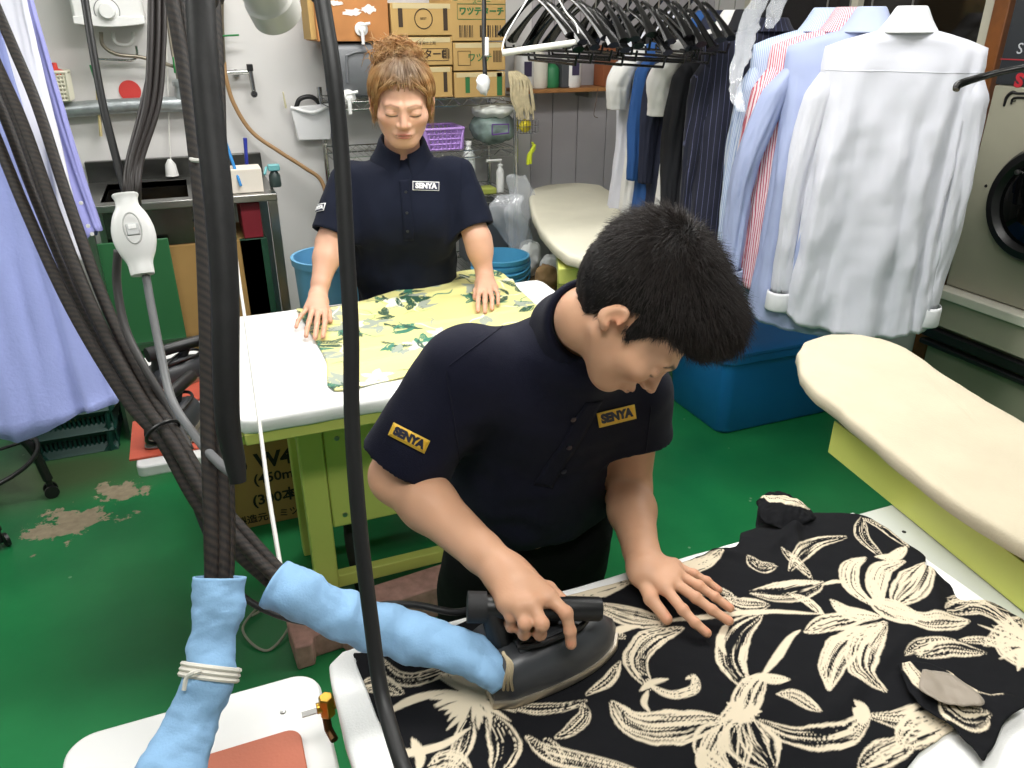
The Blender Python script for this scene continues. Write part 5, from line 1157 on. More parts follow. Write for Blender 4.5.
# ---------------------------------------------------------------- garments on the tables
def inpoly(P, poly):
    x, y = P[:, 0], P[:, 1]; ins = np.zeros(len(P), bool); n = len(poly)
    for i in range(n):
        x0, y0 = poly[i][:2]; x1, y1 = poly[(i+1) % n][:2]
        c = ((y0 > y) != (y1 > y)) & (x < (x1-x0)*(y-y0)/((y1-y0) if abs(y1-y0) > 1e-9 else 1e-9)+x0); ins ^= c
    return ins
def paint(P, C, strokes, col, seed=0, rim=0.80):
    """strokes: (spine points in metres, half width, solidity 0..1[, colour])"""
    for si, st in enumerate(strokes):
        sp, hw, sol = st[:3]; cc = np.array(st[3] if len(st) > 3 else col)
        S = catmull(np.asarray(sp, float), 10) if len(sp) > 1 else np.asarray(sp, float)
        if len(S) > 1:
            L0 = np.r_[0, np.cumsum(np.linalg.norm(np.diff(S, axis=0), axis=1))]; u0 = np.linspace(0, L0[-1], max(8, int(L0[-1]/0.0016))); S = np.stack([np.interp(u0, L0, S[:, 0]), np.interp(u0, L0, S[:, 1])], 1)
        lo = S.min(0)-hw*1.3; hi = S.max(0)+hw*1.3
        idx = np.where((P[:, 0] > lo[0]) & (P[:, 0] < hi[0]) & (P[:, 1] > lo[1]) & (P[:, 1] < hi[1]))[0]
        if len(idx) == 0: continue
        Q = P[idx, :2]; L = np.r_[0, np.cumsum(np.linalg.norm(np.diff(S, axis=0), axis=1))]; T = np.gradient(S, axis=0); T /= np.linalg.norm(T, axis=1)[:, None]+1e-9
        best = np.full(len(Q), 1e9); bi = np.zeros(len(Q), int)
        for i in range(len(S)):
            d = (Q[:, 0]-S[i, 0])**2+(Q[:, 1]-S[i, 1])**2; m = d < best; best[m] = d[m]; bi[m] = i
        sg = (Q[:, 0]-S[bi, 0])*-T[bi, 1]+(Q[:, 1]-S[bi, 1])*T[bi, 0]; t = L[bi]/L[-1]
        w = hw*np.clip(np.sin(PI*np.clip(t*0.94+0.03, 0, 1))**0.7, 0.12, 1)*(1+wav(Q, seed+si, 16, 0.14)); s = sg/w
        dist = np.sqrt(best); inside = (dist < w)
        n1 = wav(np.c_[s*1.9+si, L[bi]*4+si*3.1], seed+si+100, 1.2, 1.0, 3); n2 = wav(np.c_[s*4.5, L[bi]*5+0.3*s], seed+si+200, 1.5, 1.0, 2)
        k = np.maximum(np.clip((np.abs(s)-(rim+0.1*n2))/0.16+0.5, 0, 1), np.clip((n1+0.5*n2-(0.50-1.3*sol))/0.28+0.5, 0, 1)) if hw >= 0.008 else np.ones(len(Q))
        k = (k*np.clip((w-dist)/0.0016+0.5, 0, 1))[:, None]
        C[idx] = C[idx]*(1-k)+cc*k
    return C
def burst(c, r0, r1, n, w, sol, rng, a0=0, a1=2*PI, sq=1.0):
    out = []
    for i in range(n):
        a = a0+(a1-a0)*i/n+rng.normal()*0.06; r = r1*rng.uniform(0.6, 1.1); d = np.array((math.cos(a), math.sin(a)*sq)); p = np.array((-d[1], d[0]))
        out.append(([c+d*r0, c+d*(r0+r)*0.5+p*r*rng.normal()*0.06, c+d*r], w*rng.uniform(0.7, 1.2), sol))
    return out
def sheet(name, poly, cell, zf, strokes, base, ink, m, parent, seed=0, thick=0.0015, rim=0.8, tint=None, edge=0.004):
    poly = np.array(poly)[:, :2]
    pp = catmull(np.vstack([poly, poly[:1]]), 4)[:-1]+0; pp = pp+np.stack([wav(pp, seed, 14, edge), wav(pp, seed+1, 14, edge)], 1)
    lo = pp.min(0)-cell; hi = pp.max(0)+cell; nx, ny = (np.ceil((hi-lo)/cell)).astype(int)+1
    X, Y = np.meshgrid(lo[0]+np.arange(nx)*cell, lo[1]+np.arange(ny)*cell, indexing='ij'); P = np.c_[X.ravel(), Y.ravel()]
    ins = inpoly(P, pp).reshape(nx, ny); q = ins[:-1, :-1] & ins[1:, :-1] & ins[1:, 1:] & ins[:-1, 1:]
    ii = np.argwhere(q); f = np.stack([ii[:, 0]*ny+ii[:, 1], (ii[:, 0]+1)*ny+ii[:, 1], (ii[:, 0]+1)*ny+ii[:, 1]+1, ii[:, 0]*ny+ii[:, 1]+1], 1)
    used, inv = np.unique(f, return_inverse=True); f = inv.reshape(f.shape); P = P[used]
    # snap border points onto the outline
    cnt = np.bincount(f.ravel(), minlength=len(P)); bd = np.where(cnt < 4)[0]
    for b in bd:
        d = ((pp-P[b])**2).sum(1); j = d.argmin(); best = None
        for k in (j, (j-1) % len(pp)):
            a_, b_ = pp[k], pp[(k+1) % len(pp)]; e = b_-a_; t = np.clip(np.dot(P[b]-a_, e)/(e@e+1e-12), 0, 1); c_ = a_+e*t; dd_ = ((c_-P[b])**2).sum()
            if best is None or dd_ < best[0]: best = (dd_, c_)
        if best[0] < (cell*1.6)**2: P[b] = best[1]
    C = np.tile(np.array(base), (len(P), 1)); C = paint(P, C, strokes, ink, seed, rim)
    if tint is not None: C = tint(P, C)
    Z = zf(P); return link(name, np.c_[P, Z], f, m, parent, ang=180, cols=np.clip(C, 0, 1), solid=thick)
def pxs(L, z=0.856): return [atZ(u, v, z)[:2] for u, v in L]
def st(L, w, sol): return (pxs(L), max(w*0.00185, 0.0028), sol*0.92)
M_floral = mat('printed_black_crepe', '#101014', 0.85, attr=True, bump=0.15, bscale=600, spec=0.2)
CREAM = hexc('#d9cbb2'); BLK = hexc('#0c0d11')
rngp = np.random.default_rng(3)
S = [st(*a) for a in [
 ([(378, 656), (398, 677), (428, 676), (468, 660)], 7, .35), ([(356, 688), (378, 684), (402, 692)], 9, .35), ([(384, 714), (410, 700), (448, 691)], 4, .6), ([(368, 716), (384, 738), (396, 735)], 6, .35),
 ([(372, 735), (400, 752), (440, 745), (470, 728)], 3.5, .8), ([(470, 716), (462, 745), (452, 768)], 8, .3), ([(490, 716), (505, 745), (495, 775)], 12, .25), ([(430, 765), (450, 760), (470, 775)], 9, .35), ([(412, 738), (420, 755), (418, 770)], 4, .5),
 ([(498, 704), (535, 708), (565, 706), (586, 700)], 5, .35), ([(583, 703), (584, 716), (570, 730), (556, 737)], 6, .35), ([(527, 736), (548, 752), (585, 762), (640, 772)], 8, .45), ([(545, 738), (556, 752), (560, 765)], 6, .2),
 ([(613, 703), (632, 722), (665, 727), (725, 719)], 15, .45), ([(720, 722), (742, 708), (752, 688), (764, 674)], 11, .55), ([(754, 676), (770, 678), (789, 679)], 5, .8), ([(762, 676), (778, 655), (790, 638), (800, 630)], 3.5, .7),
 ([(778, 694), (798, 697), (820, 712)], 7, .5), ([(760, 722), (800, 738), (842, 734), (868, 715)], 11, .5), ([(855, 702), (862, 708), (860, 722)], 6, .9), ([(745, 718), (752, 742), (772, 768)], 20, .25), ([(722, 722), (710, 742), (700, 762)], 12, .35), ([(738, 725), (735, 748), (738, 772)], 12, .3),
 ([(648, 622), (700, 617), (762, 611), (822, 613)], 3.2, .9), ([(760, 614), (737, 632), (731, 660), (750, 690)], 13, .25), ([(699, 752), (712, 765), (730, 772)], 10, .7), ([(870, 716), (900, 720), (930, 712), (955, 700)], 10, .45),
 ([(865, 557), (851, 566), (852, 586), (872, 604)], 9, .75), ([(904, 561), (882, 568), (876, 586), (880, 604)], 10, .7), ([(926, 566), (915, 582), (895, 604)], 15, .55), ([(968, 620), (930, 622), (890, 612)], 11, .7), ([(829, 688), (832, 665), (848, 642), (880, 625)], 12, .55), ([(884, 690), (862, 672), (864, 645), (885, 622)], 13, .5), ([(806, 632), (830, 622), (870, 615)], 10, .55), ([(832, 600), (850, 612), (880, 616)], 9, .8), ([(870, 600), (900, 612), (920, 616)], 15, .75),
 ([(846, 536), (818, 542), (800, 556), (790, 570)], 8, .3), ([(752, 592), (785, 592), (822, 582)], 14, .35), ([(726, 597), (742, 604), (768, 604)], 10, .3), ([(790, 594), (806, 600), (824, 614)], 5, .7), ([(822, 584), (838, 581), (850, 584)], 2.5, .9), ([(782, 548), (800, 566), (812, 578)], 5, .3), ([(748, 556), (760, 566), (776, 565)], 8, .3),
 ([(762, 498), (778, 506), (802, 518)], 15, .6), ([(862, 517), (862, 535), (882, 556)], 7, .25), ([(864, 518), (886, 528), (908, 546)], 7, .4), ([(876, 556), (894, 556), (906, 546)], 6, .9),
 ([(945, 612), (975, 605), (1010, 622)], 11, .3), ([(948, 600), (985, 598), (1030, 612)], 9, .25), ([(1030, 612), (1005, 632), (985, 645)], 8, .35), ([(918, 655), (950, 648), (985, 652)], 9, .35), ([(1000, 640), (1020, 655), (1040, 665)], 14, .45), ([(960, 640), (985, 640), (1015, 650)], 5, .4), ([(905, 655), (925, 642), (955, 640)], 5, .5),
 ([(556, 598), (590, 592), (632, 580)], 9, .75), ([(596, 604), (630, 616), (668, 622)], 13, .4), ([(632, 583), (665, 576), (712, 556)], 9, .5), ([(606, 640), (620, 630), (640, 626)], 4, .5), ([(655, 572), (690, 568), (722, 552)], 9, .6), ([(570, 618), (600, 628), (625, 638)], 9, .3), ([(688, 590), (712, 590), (735, 596)], 8, .35),
 ([(682, 628), (652, 638), (636, 660), (650, 688)], 11, .4), ([(648, 684), (672, 694), (694, 688), (694, 676), (686, 678)], 4.5, .8), ([(640, 690), (652, 682), (668, 678)], 3, .7), ([(648, 690), (644, 702), (650, 712)], 2.5, .8), ([(586, 694), (608, 680), (620, 662)], 5, .45), ([(728, 626), (720, 640), (726, 655)], 3, .5), ([(900, 745), (925, 728), (952, 722)], 14, .45), ([(860, 768), (890, 750), (915, 740)], 10, .35),
 ([(1010, 632), (1030, 640), (1060, 640)], 12, .4)]]
for (cu, cv, r1, n) in ((473, 695, 0.062, 46), (1034, 645, 0.07, 34), (742, 712, 0.03, 16)):
    cpt = atZ(cu, cv, 0.856)[:2]; S += burst(cpt, 0.0, r1, n, 0.0042, .55, rngp)
S.append(([atZ(473, 695, .856)[:2]-0.012, atZ(473, 695, .856)[:2]+0.012], 0.022, 1.0))
outl = [(352, 652), (385, 648), (430, 634), (480, 616), (540, 602), (585, 591), (636, 577), (680, 562), (712, 551), (736, 546), (742, 528), (757, 520), (761, 496), (776, 489), (793, 494), (806, 507), (840, 512), (872, 517), (903, 539), (923, 553), (926, 570), (948, 584), (962, 600), (990, 599), (1015, 612), (1050, 625), (1090, 650), (1085, 690), (1040, 705), (1000, 705), (975, 742), (956, 728), (938, 740), (905, 770), (880, 810), (700, 880), (560, 880), (470, 865), (408, 800), (385, 735)]
def zb_(P):
    x, y = P[:, 0], P[:, 1]; z = np.full(len(P), 0.8535)
    z = z-0.022*np.clip((y-0.905)/0.05, 0, 1)**1.5-0.026*np.clip((x-1.08)/0.10, 0, 1)
    z = z+np.abs(wav(P, 44, 3.5, 0.0030, 3))+wav(P, 45, 13, 0.0007, 2)
    for (a, b, h, w) in (((.30, .52), (.72, .60), .004, .012), ((.55, .50), (.98, .64), .006, .014), ((.95, .60), (1.08, .74), .012, .016), ((.82, .86), (1.0, .93), .010, .014), ((.86, .80), (.94, .93), .009, .012), ((1.0, .72), (1.16, .70), .010, .018), ((.70, .93), (.80, .86), .006, .01)):
        a = np.array(a); b = np.array(b); e = b-a; t = np.clip(((P-a)@e)/(e@e), 0, 1); d = np.linalg.norm(P-a-t[:, None]*e, axis=1); z = z+h*np.exp(-(d/w)**2)*np.sin(PI*np.clip(t, 0.05, 0.95))
    return z
t = thing('floral_garment', (0.62, 0.68, 0.853), 'black garment with cream lily print, spread out on the near ironing table', 'garment')
sheet('garment_body', pxs(outl), 0.0019, zb_, S, BLK, CREAM, M_floral, t, seed=5)
kn = pxs([(757, 497), (770, 487), (788, 489), (804, 500), (816, 512), (806, 520), (788, 524), (772, 520), (760, 512)], 0.87)
c_ = np.mean(kn, 0)
sheet('cuff', kn, 0.002, lambda P: 0.858+0.022*np.clip(1-(np.linalg.norm(P-c_, axis=1)/0.055)**2, 0, 1)+wav(P, 9, 18, 0.005), [st([(760, 500), (780, 506), (806, 512)], 16, .7)], BLK, CREAM, M_floral, t, seed=31)
fl = pxs([(898, 661), (926, 657), (955, 672), (985, 689), (1012, 690), (1030, 700), (1008, 716), (996, 738), (984, 757), (972, 742), (950, 722), (924, 703), (912, 690)], 0.875)
sheet('sleeve', fl, 0.0019, lambda P: 0.868+wav(P, 19, 9, 0.004), [st([(902, 664), (918, 690), (935, 704)], 6, .8), st([(940, 705), (960, 722), (985, 720)], 14, .45), st([(935, 660), (965, 690), (1000, 700)], 5, .5)], BLK, CREAM, M_floral, t, seed=41)
ln = pxs([(922, 664), (950, 670), (975, 688), (984, 700), (962, 704), (935, 699), (920, 686)], 0.885)
M_lin = mat('printed_beige_lining', '#8e8375', 0.5, attr=True, sheen=0.2)
lo_ = sheet('sleeve_lining', ln, 0.003, lambda P: 0.880+wav(P, 29, 11, 0.004), [], hexc('#8e8375'), CREAM, M_lin, t, seed=51)
# yellow leaf-print fabric on the far table
r2 = np.random.default_rng(21); Y = []
GR, TL, GY, WH, LG = hexc('#1c4a38'), hexc('#2f7a63'), hexc('#9ea79a'), hexc('#f0f0d8'), hexc('#9db56a')
poly_y = [(296, 309), (322, 308), (360, 301), (400, 289), (440, 277), (470, 270), (500, 272), (520, 290), (560, 330), (575, 372), (520, 372), (440, 371), (390, 380), (333, 390), (326, 362), (314, 338)]
lo2 = np.array(pxs(poly_y)).min(0); hi2 = np.array(pxs(poly_y)).max(0)
def leaf(c, a, L, w, sol, col):
    d = np.array((math.cos(a), math.sin(a))); p = np.array((-d[1], d[0])); return ([c-d*L/2, c+p*L*0.08, c+d*L/2], w, sol, col)
for k in range(44):
    c = lo2+(hi2-lo2)*r2.random(2)
    for j in range(int(r2.integers(3, 7))): Y.append(leaf(c+r2.normal(size=2)*0.022, r2.uniform(0, 6.3), r2.uniform(0.05, 0.085), r2.uniform(0.008, 0.014), .72, [GR, GR, TL][int(r2.integers(3))]))
for k in range(24):
    c = lo2+(hi2-lo2)*r2.random(2)
    for j in range(3): Y.append(leaf(c+r2.normal(size=2)*0.015, r2.uniform(0, 6.3), r2.uniform(0.05, 0.08), r2.uniform(0.008, 0.014), .9, GY))
for k in range(60):
    c = lo2+(hi2-lo2)*r2.random(2); a = r2.uniform(0, 6.3); d = np.array((math.cos(a), math.sin(a))); p = np.array((-d[1], d[0])); Y.append(([c, c+d*.03+p*.012, c+d*.07-p*.006, c+d*.1], 0.0028, .9, [GR, TL, GY, LG, WH, WH][int(r2.integers(6))]))
for k in range(14):
    c = lo2+(hi2-lo2)*r2.random(2)
    for j in range(5): Y.insert(0, leaf(c+0.02*np.array((math.cos(j*1.26), math.sin(j*1.26))), j*1.26, 0.05, 0.012, .8, WH))
def zy(P):
    z = np.full(len(P), 0.8545)+np.abs(wav(P, 61, 2.5, 0.004, 3))
    for yy, h, w in ((1.80, .006, .01), (1.93, .010, .013), (2.02, .004, .01), (2.18, .006, .014), (2.42, .012, .03)):
        z = z+h*np.exp(-((P[:, 1]-yy-0.02*np.sin(P[:, 0]*5+yy*9)-0.04*P[:, 0])/w)**2)
    return z
M_yel = mat('printed_yellow_silk', '#e4dd8c', 0.55, attr=True, bump=0.1, bscale=300, sheen=0.1)
o = sheet('floral_fabric', pxs(poly_y), 0.003, zy, Y, hexc('#e2dd92'), GR, M_yel, None, seed=71, rim=0.86)
tag(o, 'pale yellow garment with green leaf print, laid on the far ironing table', 'garment')
# ---------------------------------------------------------------- right side: dryer, bin
M_dry = mat('greige_enamel', '#a9a693', 0.45, noise=0.06, nscale=4)
M_plinth = mat('grey_green_enamel', '#858873', 0.5, noise=0.1, nscale=5)
t = thing('tumble_dryer', (3.1, 1.2, 0), 'large greige tumble dryer with round black door at the right edge', 'dryer')
g = G(); g.bb(2.72, 3.6, 0.35, 2.105, 0.755, 1.50); gl('cabinet', g, M_dry, t, bevel=0.006)
g = G(); g.bb(2.72, 3.6, 0.35, 2.105, 1.502, 1.95); gl('control_panel', g, mat('dark_grey_panel', '#33363a', 0.35), t, bevel=0.005)
g = G(); g.bb(2.66, 3.6, 0.35, 2.11, 0.715, 0.752); gl('ledge', g, mat('pale_enamel', '#d8d6c8', 0.4), t, bevel=0.004)
g = G(); g.bb(2.675, 3.6, 0.35, 2.11, 0.60, 0.713); gl('lower_panel', g, M_dry, t, bevel=0.004)
g = G(); g.bb(2.665, 2.70, 0.35, 2.12, 0.545, 0.585); g.bb(2.665, 2.70, 0.35, 2.12, 0.51, 0.53); gl('rubber_strip', g, M_black, t, bevel=0.004)
g = G(); g.bb(2.702, 3.6, 0.35, 2.105, 0.0, 0.598); gl('base', g, M_plinth, t, bevel=0.004)
dc = atX(1046, 205, 2.72)
g = G(); g.lathe((2.72, dc[1], dc[2]), [(0.205, 0), (0.205, 0.02), (0.19, 0.045), (0.165, 0.05), (0.15, 0.03), (0, 0.028)], n=48, axis=(-1, 0, 0)); dr = gl('door', g, M_black, t, ang=40)
g = G(); g.lathe((2.72-0.03, dc[1], dc[2]), [(0.148, 0), (0.12, 0.014), (0.0, 0.03)], n=40, axis=(-1, 0, 0)); gl('door_glass', g, mat('dark_glass2', '#0c0d0e', 0.05), dr)
g = G(); p = atX(1019, 172, 2.685); g.lathe(p, [(0.009, 0), (0.009, 0.012), (0, 0.014)], axis=(-1, 0, 0), n=12); gl('door_bolt', g, M_steel, dr)
g = G(); p = atX(986, 186, 2.719); g.lathe(p, [(0.006, 0), (0.005, 0.003), (0, 0.003)], axis=(-1, 0, 0), n=10); gl('screw', g, M_black, t)
g = G(); letter(g, 'S', 0.05, atX(1020, 49, 2.7185), (0, -1, 0), (0, 0, 1), 0, 1, 0.0004); gl('panel_lettering', g, mat('pale_letter', '#c9ccd0', 0.5), t)
g = G(); p = atX(1000, 59, 2.7165); g.bb(2.7175, 2.7195, 0.8, p[1]-0.0, p[2]-0.002, p[2]+0.002); gl('panel_line', g, mat('red_line', '#a8343c', 0.5), t)
g = G(); letter(g, 'S', 0.06, atX(1019, 81, 2.7195), (0, -1, 0), (0, 0, 1), 0.003, 1.1, 0.0004); gl('logo_letter', g, mat('logo_red', '#c02a36', 0.5), t)
p = atX(1014, 98, 2.718); g = G(); L_ = [p+np.array((0, a, b)) for a, b in ((0.03, -0.03), (0.028, 0.0), (0.012, 0.018), (-0.01, 0.016), (-0.06, 0.02))]; g.tube(L_, [0.004, 0.006, 0.006, 0.004, 0.003], 8, smooth=4); g.tube([p+np.array((0, a, b)) for a, b in ((0.005, -0.02), (0.0, 0.0), (-0.06, 0.004))], 0.004, 6, smooth=3); gl('logo_emblem', g, M_black, t)
g = G(); letter(g, 'G', 0.022, atX(1014, 100, 2.7135), (0, -1, 0), (0, 0, 1), 0, 1, 0.0004); gl('logo_small_letter', g, M_black, t)
# black hanger arm pointing in from the right
g = G(); g.tube([at(*q) for q in [(956, 90, 1.45), (960, 84, 1.45), (985, 76, 1.44), (1010, 70, 1.42), (1045, 64, 1.40), (1085, 56, 1.38)]], [0.006, 0.0078, 0.0064, 0.006, 0.006, 0.006], 12, smooth=6)
hp = at(1085, 56, 1.38)
g2 = G(); g2.tube([hp+np.array((0, 0, 0.01)), hp+np.array((0, 0, 0.06)), hp+np.array((0.02, 0, 0.09)), hp+np.array((0, 0, 0.11)), hp+np.array((-0.012, 0, 0.1))], 0.003, 8, smooth=4)
t = thing('clothes_hanger', hp, 'black hanger arm reaching in from the right edge, in front of the white shirt', 'hanger'); gl('shoulder_bar', g, M_hang, t); gl('hook', g2, M_steel, t)
g = G(); g.cyl(hp+np.array((0.004, -0.5, 0.108)), hp+np.array((0.004, 0.3, 0.108)), 0.008); t = thing('hanging_rail', hp, 'thin steel rail at the right, just out of the picture, holding one hanger', 'clothes rail'); gl('rail', g, M_steel, t)
for yy in (-0.45, 0.25): g = G(); q = hp+np.array((0.004, yy, 0.108)); g.cyl(q, (q[0], q[1], 2.749), 0.005); gl('rail_rod', g, M_steel, t)
# blue bin
def loft(name, levels, m, parent=None, n=64, **k):
    """levels: list of (z, cx, cy, hx, hy, rounding) rounded rectangles"""
    V = []
    for z, cx, cy, hx, hy, r in levels:
        P = np.array(rpoly(cx-hx, cx+hx, cy-hy, cy+hy, r, 6)); V.append(np.c_[P, np.full(len(P), z)])
    n = len(V[0]); V = np.vstack(V); m_ = len(levels); F = [(i*n+q, i*n+(q+1) % n, (i+1)*n+(q+1) % n, (i+1)*n+q) for i in range(m_-1) for q in range(n)]+[tuple(range(n-1, -1, -1)), tuple((m_-1)*n+q for q in range(n))]
    return link(name, V, F, m, parent, **k)
M_bin = mat('blue_bin_plastic', '#1a72b8', 0.42, noise=0.06, nscale=5, bump=0.15, bscale=14)
bx, by = 2.355, 2.72
t = thing('storage_bin', (bx, by, 0), 'large blue plastic bin on the floor below the hanging shirts', 'bin')
loft('bin_body', [(0.0, bx, by, .315, .20, .05), (0.02, bx, by, .325, .215, .05), (0.36, bx, by, .345, .24, .05), (0.362, bx, by, .36, .252, .055), (0.40, bx, by, .362, .254, .055), (0.40, bx, by, .335, .228, .045), (0.03, bx, by, .305, .195, .04)], M_bin, t, ang=50, bevel=0.003)
loft('bin_lid', [(0.402, bx, by, .366, .258, .055), (0.415, bx, by, .366, .258, .055), (0.42, bx, by, .355, .247, .05), (0.424, bx, by, .31, .21, .05), (0.424, bx, by, .29, .19, .04)], M_bin, t, ang=40)
# ---------------------------------------------------------------- rack with cartons on the back wall
FY = 3.62
def ppx(u, v, y=FY): return atY(u, v, y)
pz1 = ppx(440, 99)[2]; x0 = ppx(334, 99)[0]; x1 = ppx(516, 99)[0]
t = thing('wire_rack', ((x0+x1)/2, 3.8, 0), 'chrome wire rack with cartons on top, against the back wall', 'rack')
shelves = [pz1, ppx(440, 152)[2], ppx(440, 200)[2], ppx(440, 265)[2]-0.05, 0.12]
for (x, y) in ((x0, FY), (x1, FY), (x0, 4.0), (x1, 4.0)): g = G(); g.cyl((x, y, 0), (x, y, pz1+0.04), 0.0125); gl('post', g, M_chrome, t)
for z in shelves:
    g = G()
    for (a, b) in (((x0, FY), (x1, FY)), ((x0, 4.0), (x1, 4.0)), ((x0, FY), (x0, 4.0)), ((x1, FY), (x1, 4.0))):
        for dz in (0, -0.032): g.cyl((*a, z+dz), (*b, z+dz), 0.003, n=6)
    k = 22
    for y in (FY, 4.0):
        P = [(x0+(x1-x0)*i/k, y, z-(0.032 if i % 2 else 0)) for i in range(k+1)]; g.tube(P, 0.0022, 5)
    for i in range(1, 30): x = x0+(x1-x0)*i/30; g.cyl((x, FY, z), (x, 4.0, z), 0.0018, n=5)
    gl('wire_shelf', g, M_chrome, t)
M_card2 = mat('light_cardboard', '#b8965c', 0.85, noise=0.08, nscale=7)
M_green_ink = mat('green_ink', '#2b6a3a', 0.7); M_dark_ink = mat('brown_ink', '#3a2c1e', 0.75)
def carton(label, u0, v0, u1, v1, y=FY+0.02, dep=0.34, prints=(), m=M_card2, tape=True):
    a = atY(u0, v1, y); b = atY(u1, v1, y); top = atY((u0+u1)/2, v0, y)[2]; t = thing('carton', ((a[0]+b[0])/2, y+dep/2, a[2]), label, 'box', 'cartons stacked on the wire rack')
    zb = (a[2]+b[2])/2
    g = G(); g.bb(a[0], b[0], y, y+dep, zb, top); gl('box_shell', g, m, t, bevel=0.003)
    if tape: g = G(); g.bb(a[0]+0.01, b[0]-0.01, y-0.0012, y-0.0002, top-0.022, top-0.002); gl('tape_strip', g, M_tape, t)
    W_, H_ = b[0]-a[0], top-zb
    for pr in prints:
        g = G(); kind = pr[0]; cx = a[0]+W_*pr[1]; cz = zb+H_*pr[2]; p = (cx, y-0.0008, cz)
        if kind == 'text': letter(g, pr[3], pr[4], p, (1, 0, 0), (0, 0, 1), pr[5] if len(pr) > 5 else 0.0, 1.0, 0.0004); mm = pr[6] if len(pr) > 6 else M_dark_ink; nm = 'printed_words'
        elif kind == 'ring': g.tube([(cx+math.cos(q)*pr[3], y-0.0008, cz+math.sin(q)*pr[3]) for q in np.linspace(0, 2*PI, 36)], 0.0022, 5, cap=False); mm = M_dark_ink; nm = 'printed_ring'
        elif kind == 'bar': g.bb(cx-pr[3]/2, cx+pr[3]/2, y-0.0012, y-0.0003, cz-pr[4]/2, cz+pr[4]/2); mm = pr[5] if len(pr) > 5 else M_dark_ink; nm = 'printed_block'
        elif kind == 'code':
            for i in range(9): g.bb(cx+(i-4.5)*pr[3]/9, cx+(i-4.5)*pr[3]/9+pr[3]/9*(0.35+0.35*(i % 3 == 0)), y-0.0012, y-0.0003, cz-pr[4]/2, cz+pr[4]/2)
            mm = M_dark_ink; nm = 'printed_barcode'
        elif kind == 'frame':
            g.tube([(cx+sx*pr[3]/2, y-0.0008, cz+sz*pr[4]/2) for sx, sz in ((-1, -1), (1, -1), (1, 1), (-1, 1), (-1, -1))], 0.0014, 4, cap=False); mm = pr[5] if len(pr) > 5 else M_dark_ink; nm = 'printed_frame'
        gl(nm, g, mm, t, smooth=False)
    return t, a, b, zb, top
carton('bottom carton of the middle stack, half hidden behind the woman\'s head', 393, 67, 453, 98, prints=[('bar', .88, .5, .018, .085), ('text', .5, .55, '業務用', 0.03)])
carton('middle carton of the middle stack, printed with a dark Japanese name', 393, 37, 453, 65.5, prints=[('text', .62, .38, 'フターE', 0.042, 0.001), ('frame', .62, .38, .17, .05), ('text', .55, .78, '洗濯用仕上剤', 0.016), ('code', .9, .4, .035, .04)])
carton('top carton of the middle stack, printed with a dark ring between two bars', 392, 3, 453, 35.5, prints=[('ring', .52, .52, .040), ('text', .52, .52, 'BEST', 0.014), ('bar', .15, .55, .02, .075), ('bar', .88, .5, .02, .09)])
carton('bottom carton of the right stack, with two green bars', 455, 72, 505.5, 97, prints=[('bar', .25, .5, .022, .07, M_green_ink), ('bar', .88, .5, .026, .10, M_green_ink)])
carton('middle carton of the right stack, with a small green name', 454, 42.5, 505.5, 70.5, prints=[('text', .5, .45, 'ワツテ', 0.04, 0.0008, M_green_ink), ('frame', .2, .45, .06, .06), ('code', .85, .5, .045, .05)])
carton('top carton of the right stack, with a large green name and barcodes', 452, -14, 506, 41, prints=[('text', .55, .54, 'ワツテターチ', 0.036, 0.0016, M_green_ink), ('frame', .55, .54, .23, .062, M_green_ink), ('text', .55, .72, 'スーパー', 0.022, 0.0005, M_green_ink), ('code', .27, .18, .07, .05), ('code', .72, .18, .11, .05), ('bar', .08, .85, .016, .05, M_green_ink)])
carton('thin flattened carton leaning at the left end of the rack', 311, -10, 318, 40, y=FY+0.05, dep=0.2, tape=False)
o, a, b, zb2, tp = carton('reddish brown carton with torn label and white tap, above the grey canister', 318, -8, 390, 41.5, prints=[('text', .18, .12, '天', 0.05, 0.0005)], m=mat('reddish_cardboard', '#b57a45', 0.8, noise=0.15, nscale=10), tape=False)
def torn(seed, c, w, h, n=22):
    r = np.random.default_rng(seed); return [(c[0]+math.cos(2*PI*i/n)*w*r.uniform(.5, 1), c[1], c[2]+math.sin(2*PI*i/n)*h*r.uniform(.5, 1)) for i in range(n)]
g = G()
for sd_, (u, v, w, h) in enumerate(((352, 12, .05, .018), (369, 9, .04, .022), (335, 3, .04, .012))): g.slab(torn(sd_, ppx(u, v, FY+0.019), w, h), (0, -0.001, 0))
gl('torn_label', g, mat('torn_white_paper', '#e2ddd6', 0.8), o)
def tap(par, u, v, y, s=1.0):
    p = ppx(u, v, y); g = G(); g.lathe(p, [(0.028*s, 0), (0.028*s, 0.012), (0.016*s, 0.014), (0.014*s, 0.03), (0, 0.03)], axis=(0, -1, 0), n=20); q = p+np.array((0, -0.026, 0))
    g.cyl(q, q+np.array((0, 0, -0.06*s)), 0.009*s, 0.007*s, 12); g.cyl(q+np.array((-0.012, 0, 0.014)), q+np.array((0.035*s, 0, 0.022)), 0.006*s, n=8); gl('spout_tap', g, M_whiteP, par)
tap(o, 361, 29, FY+0.018)
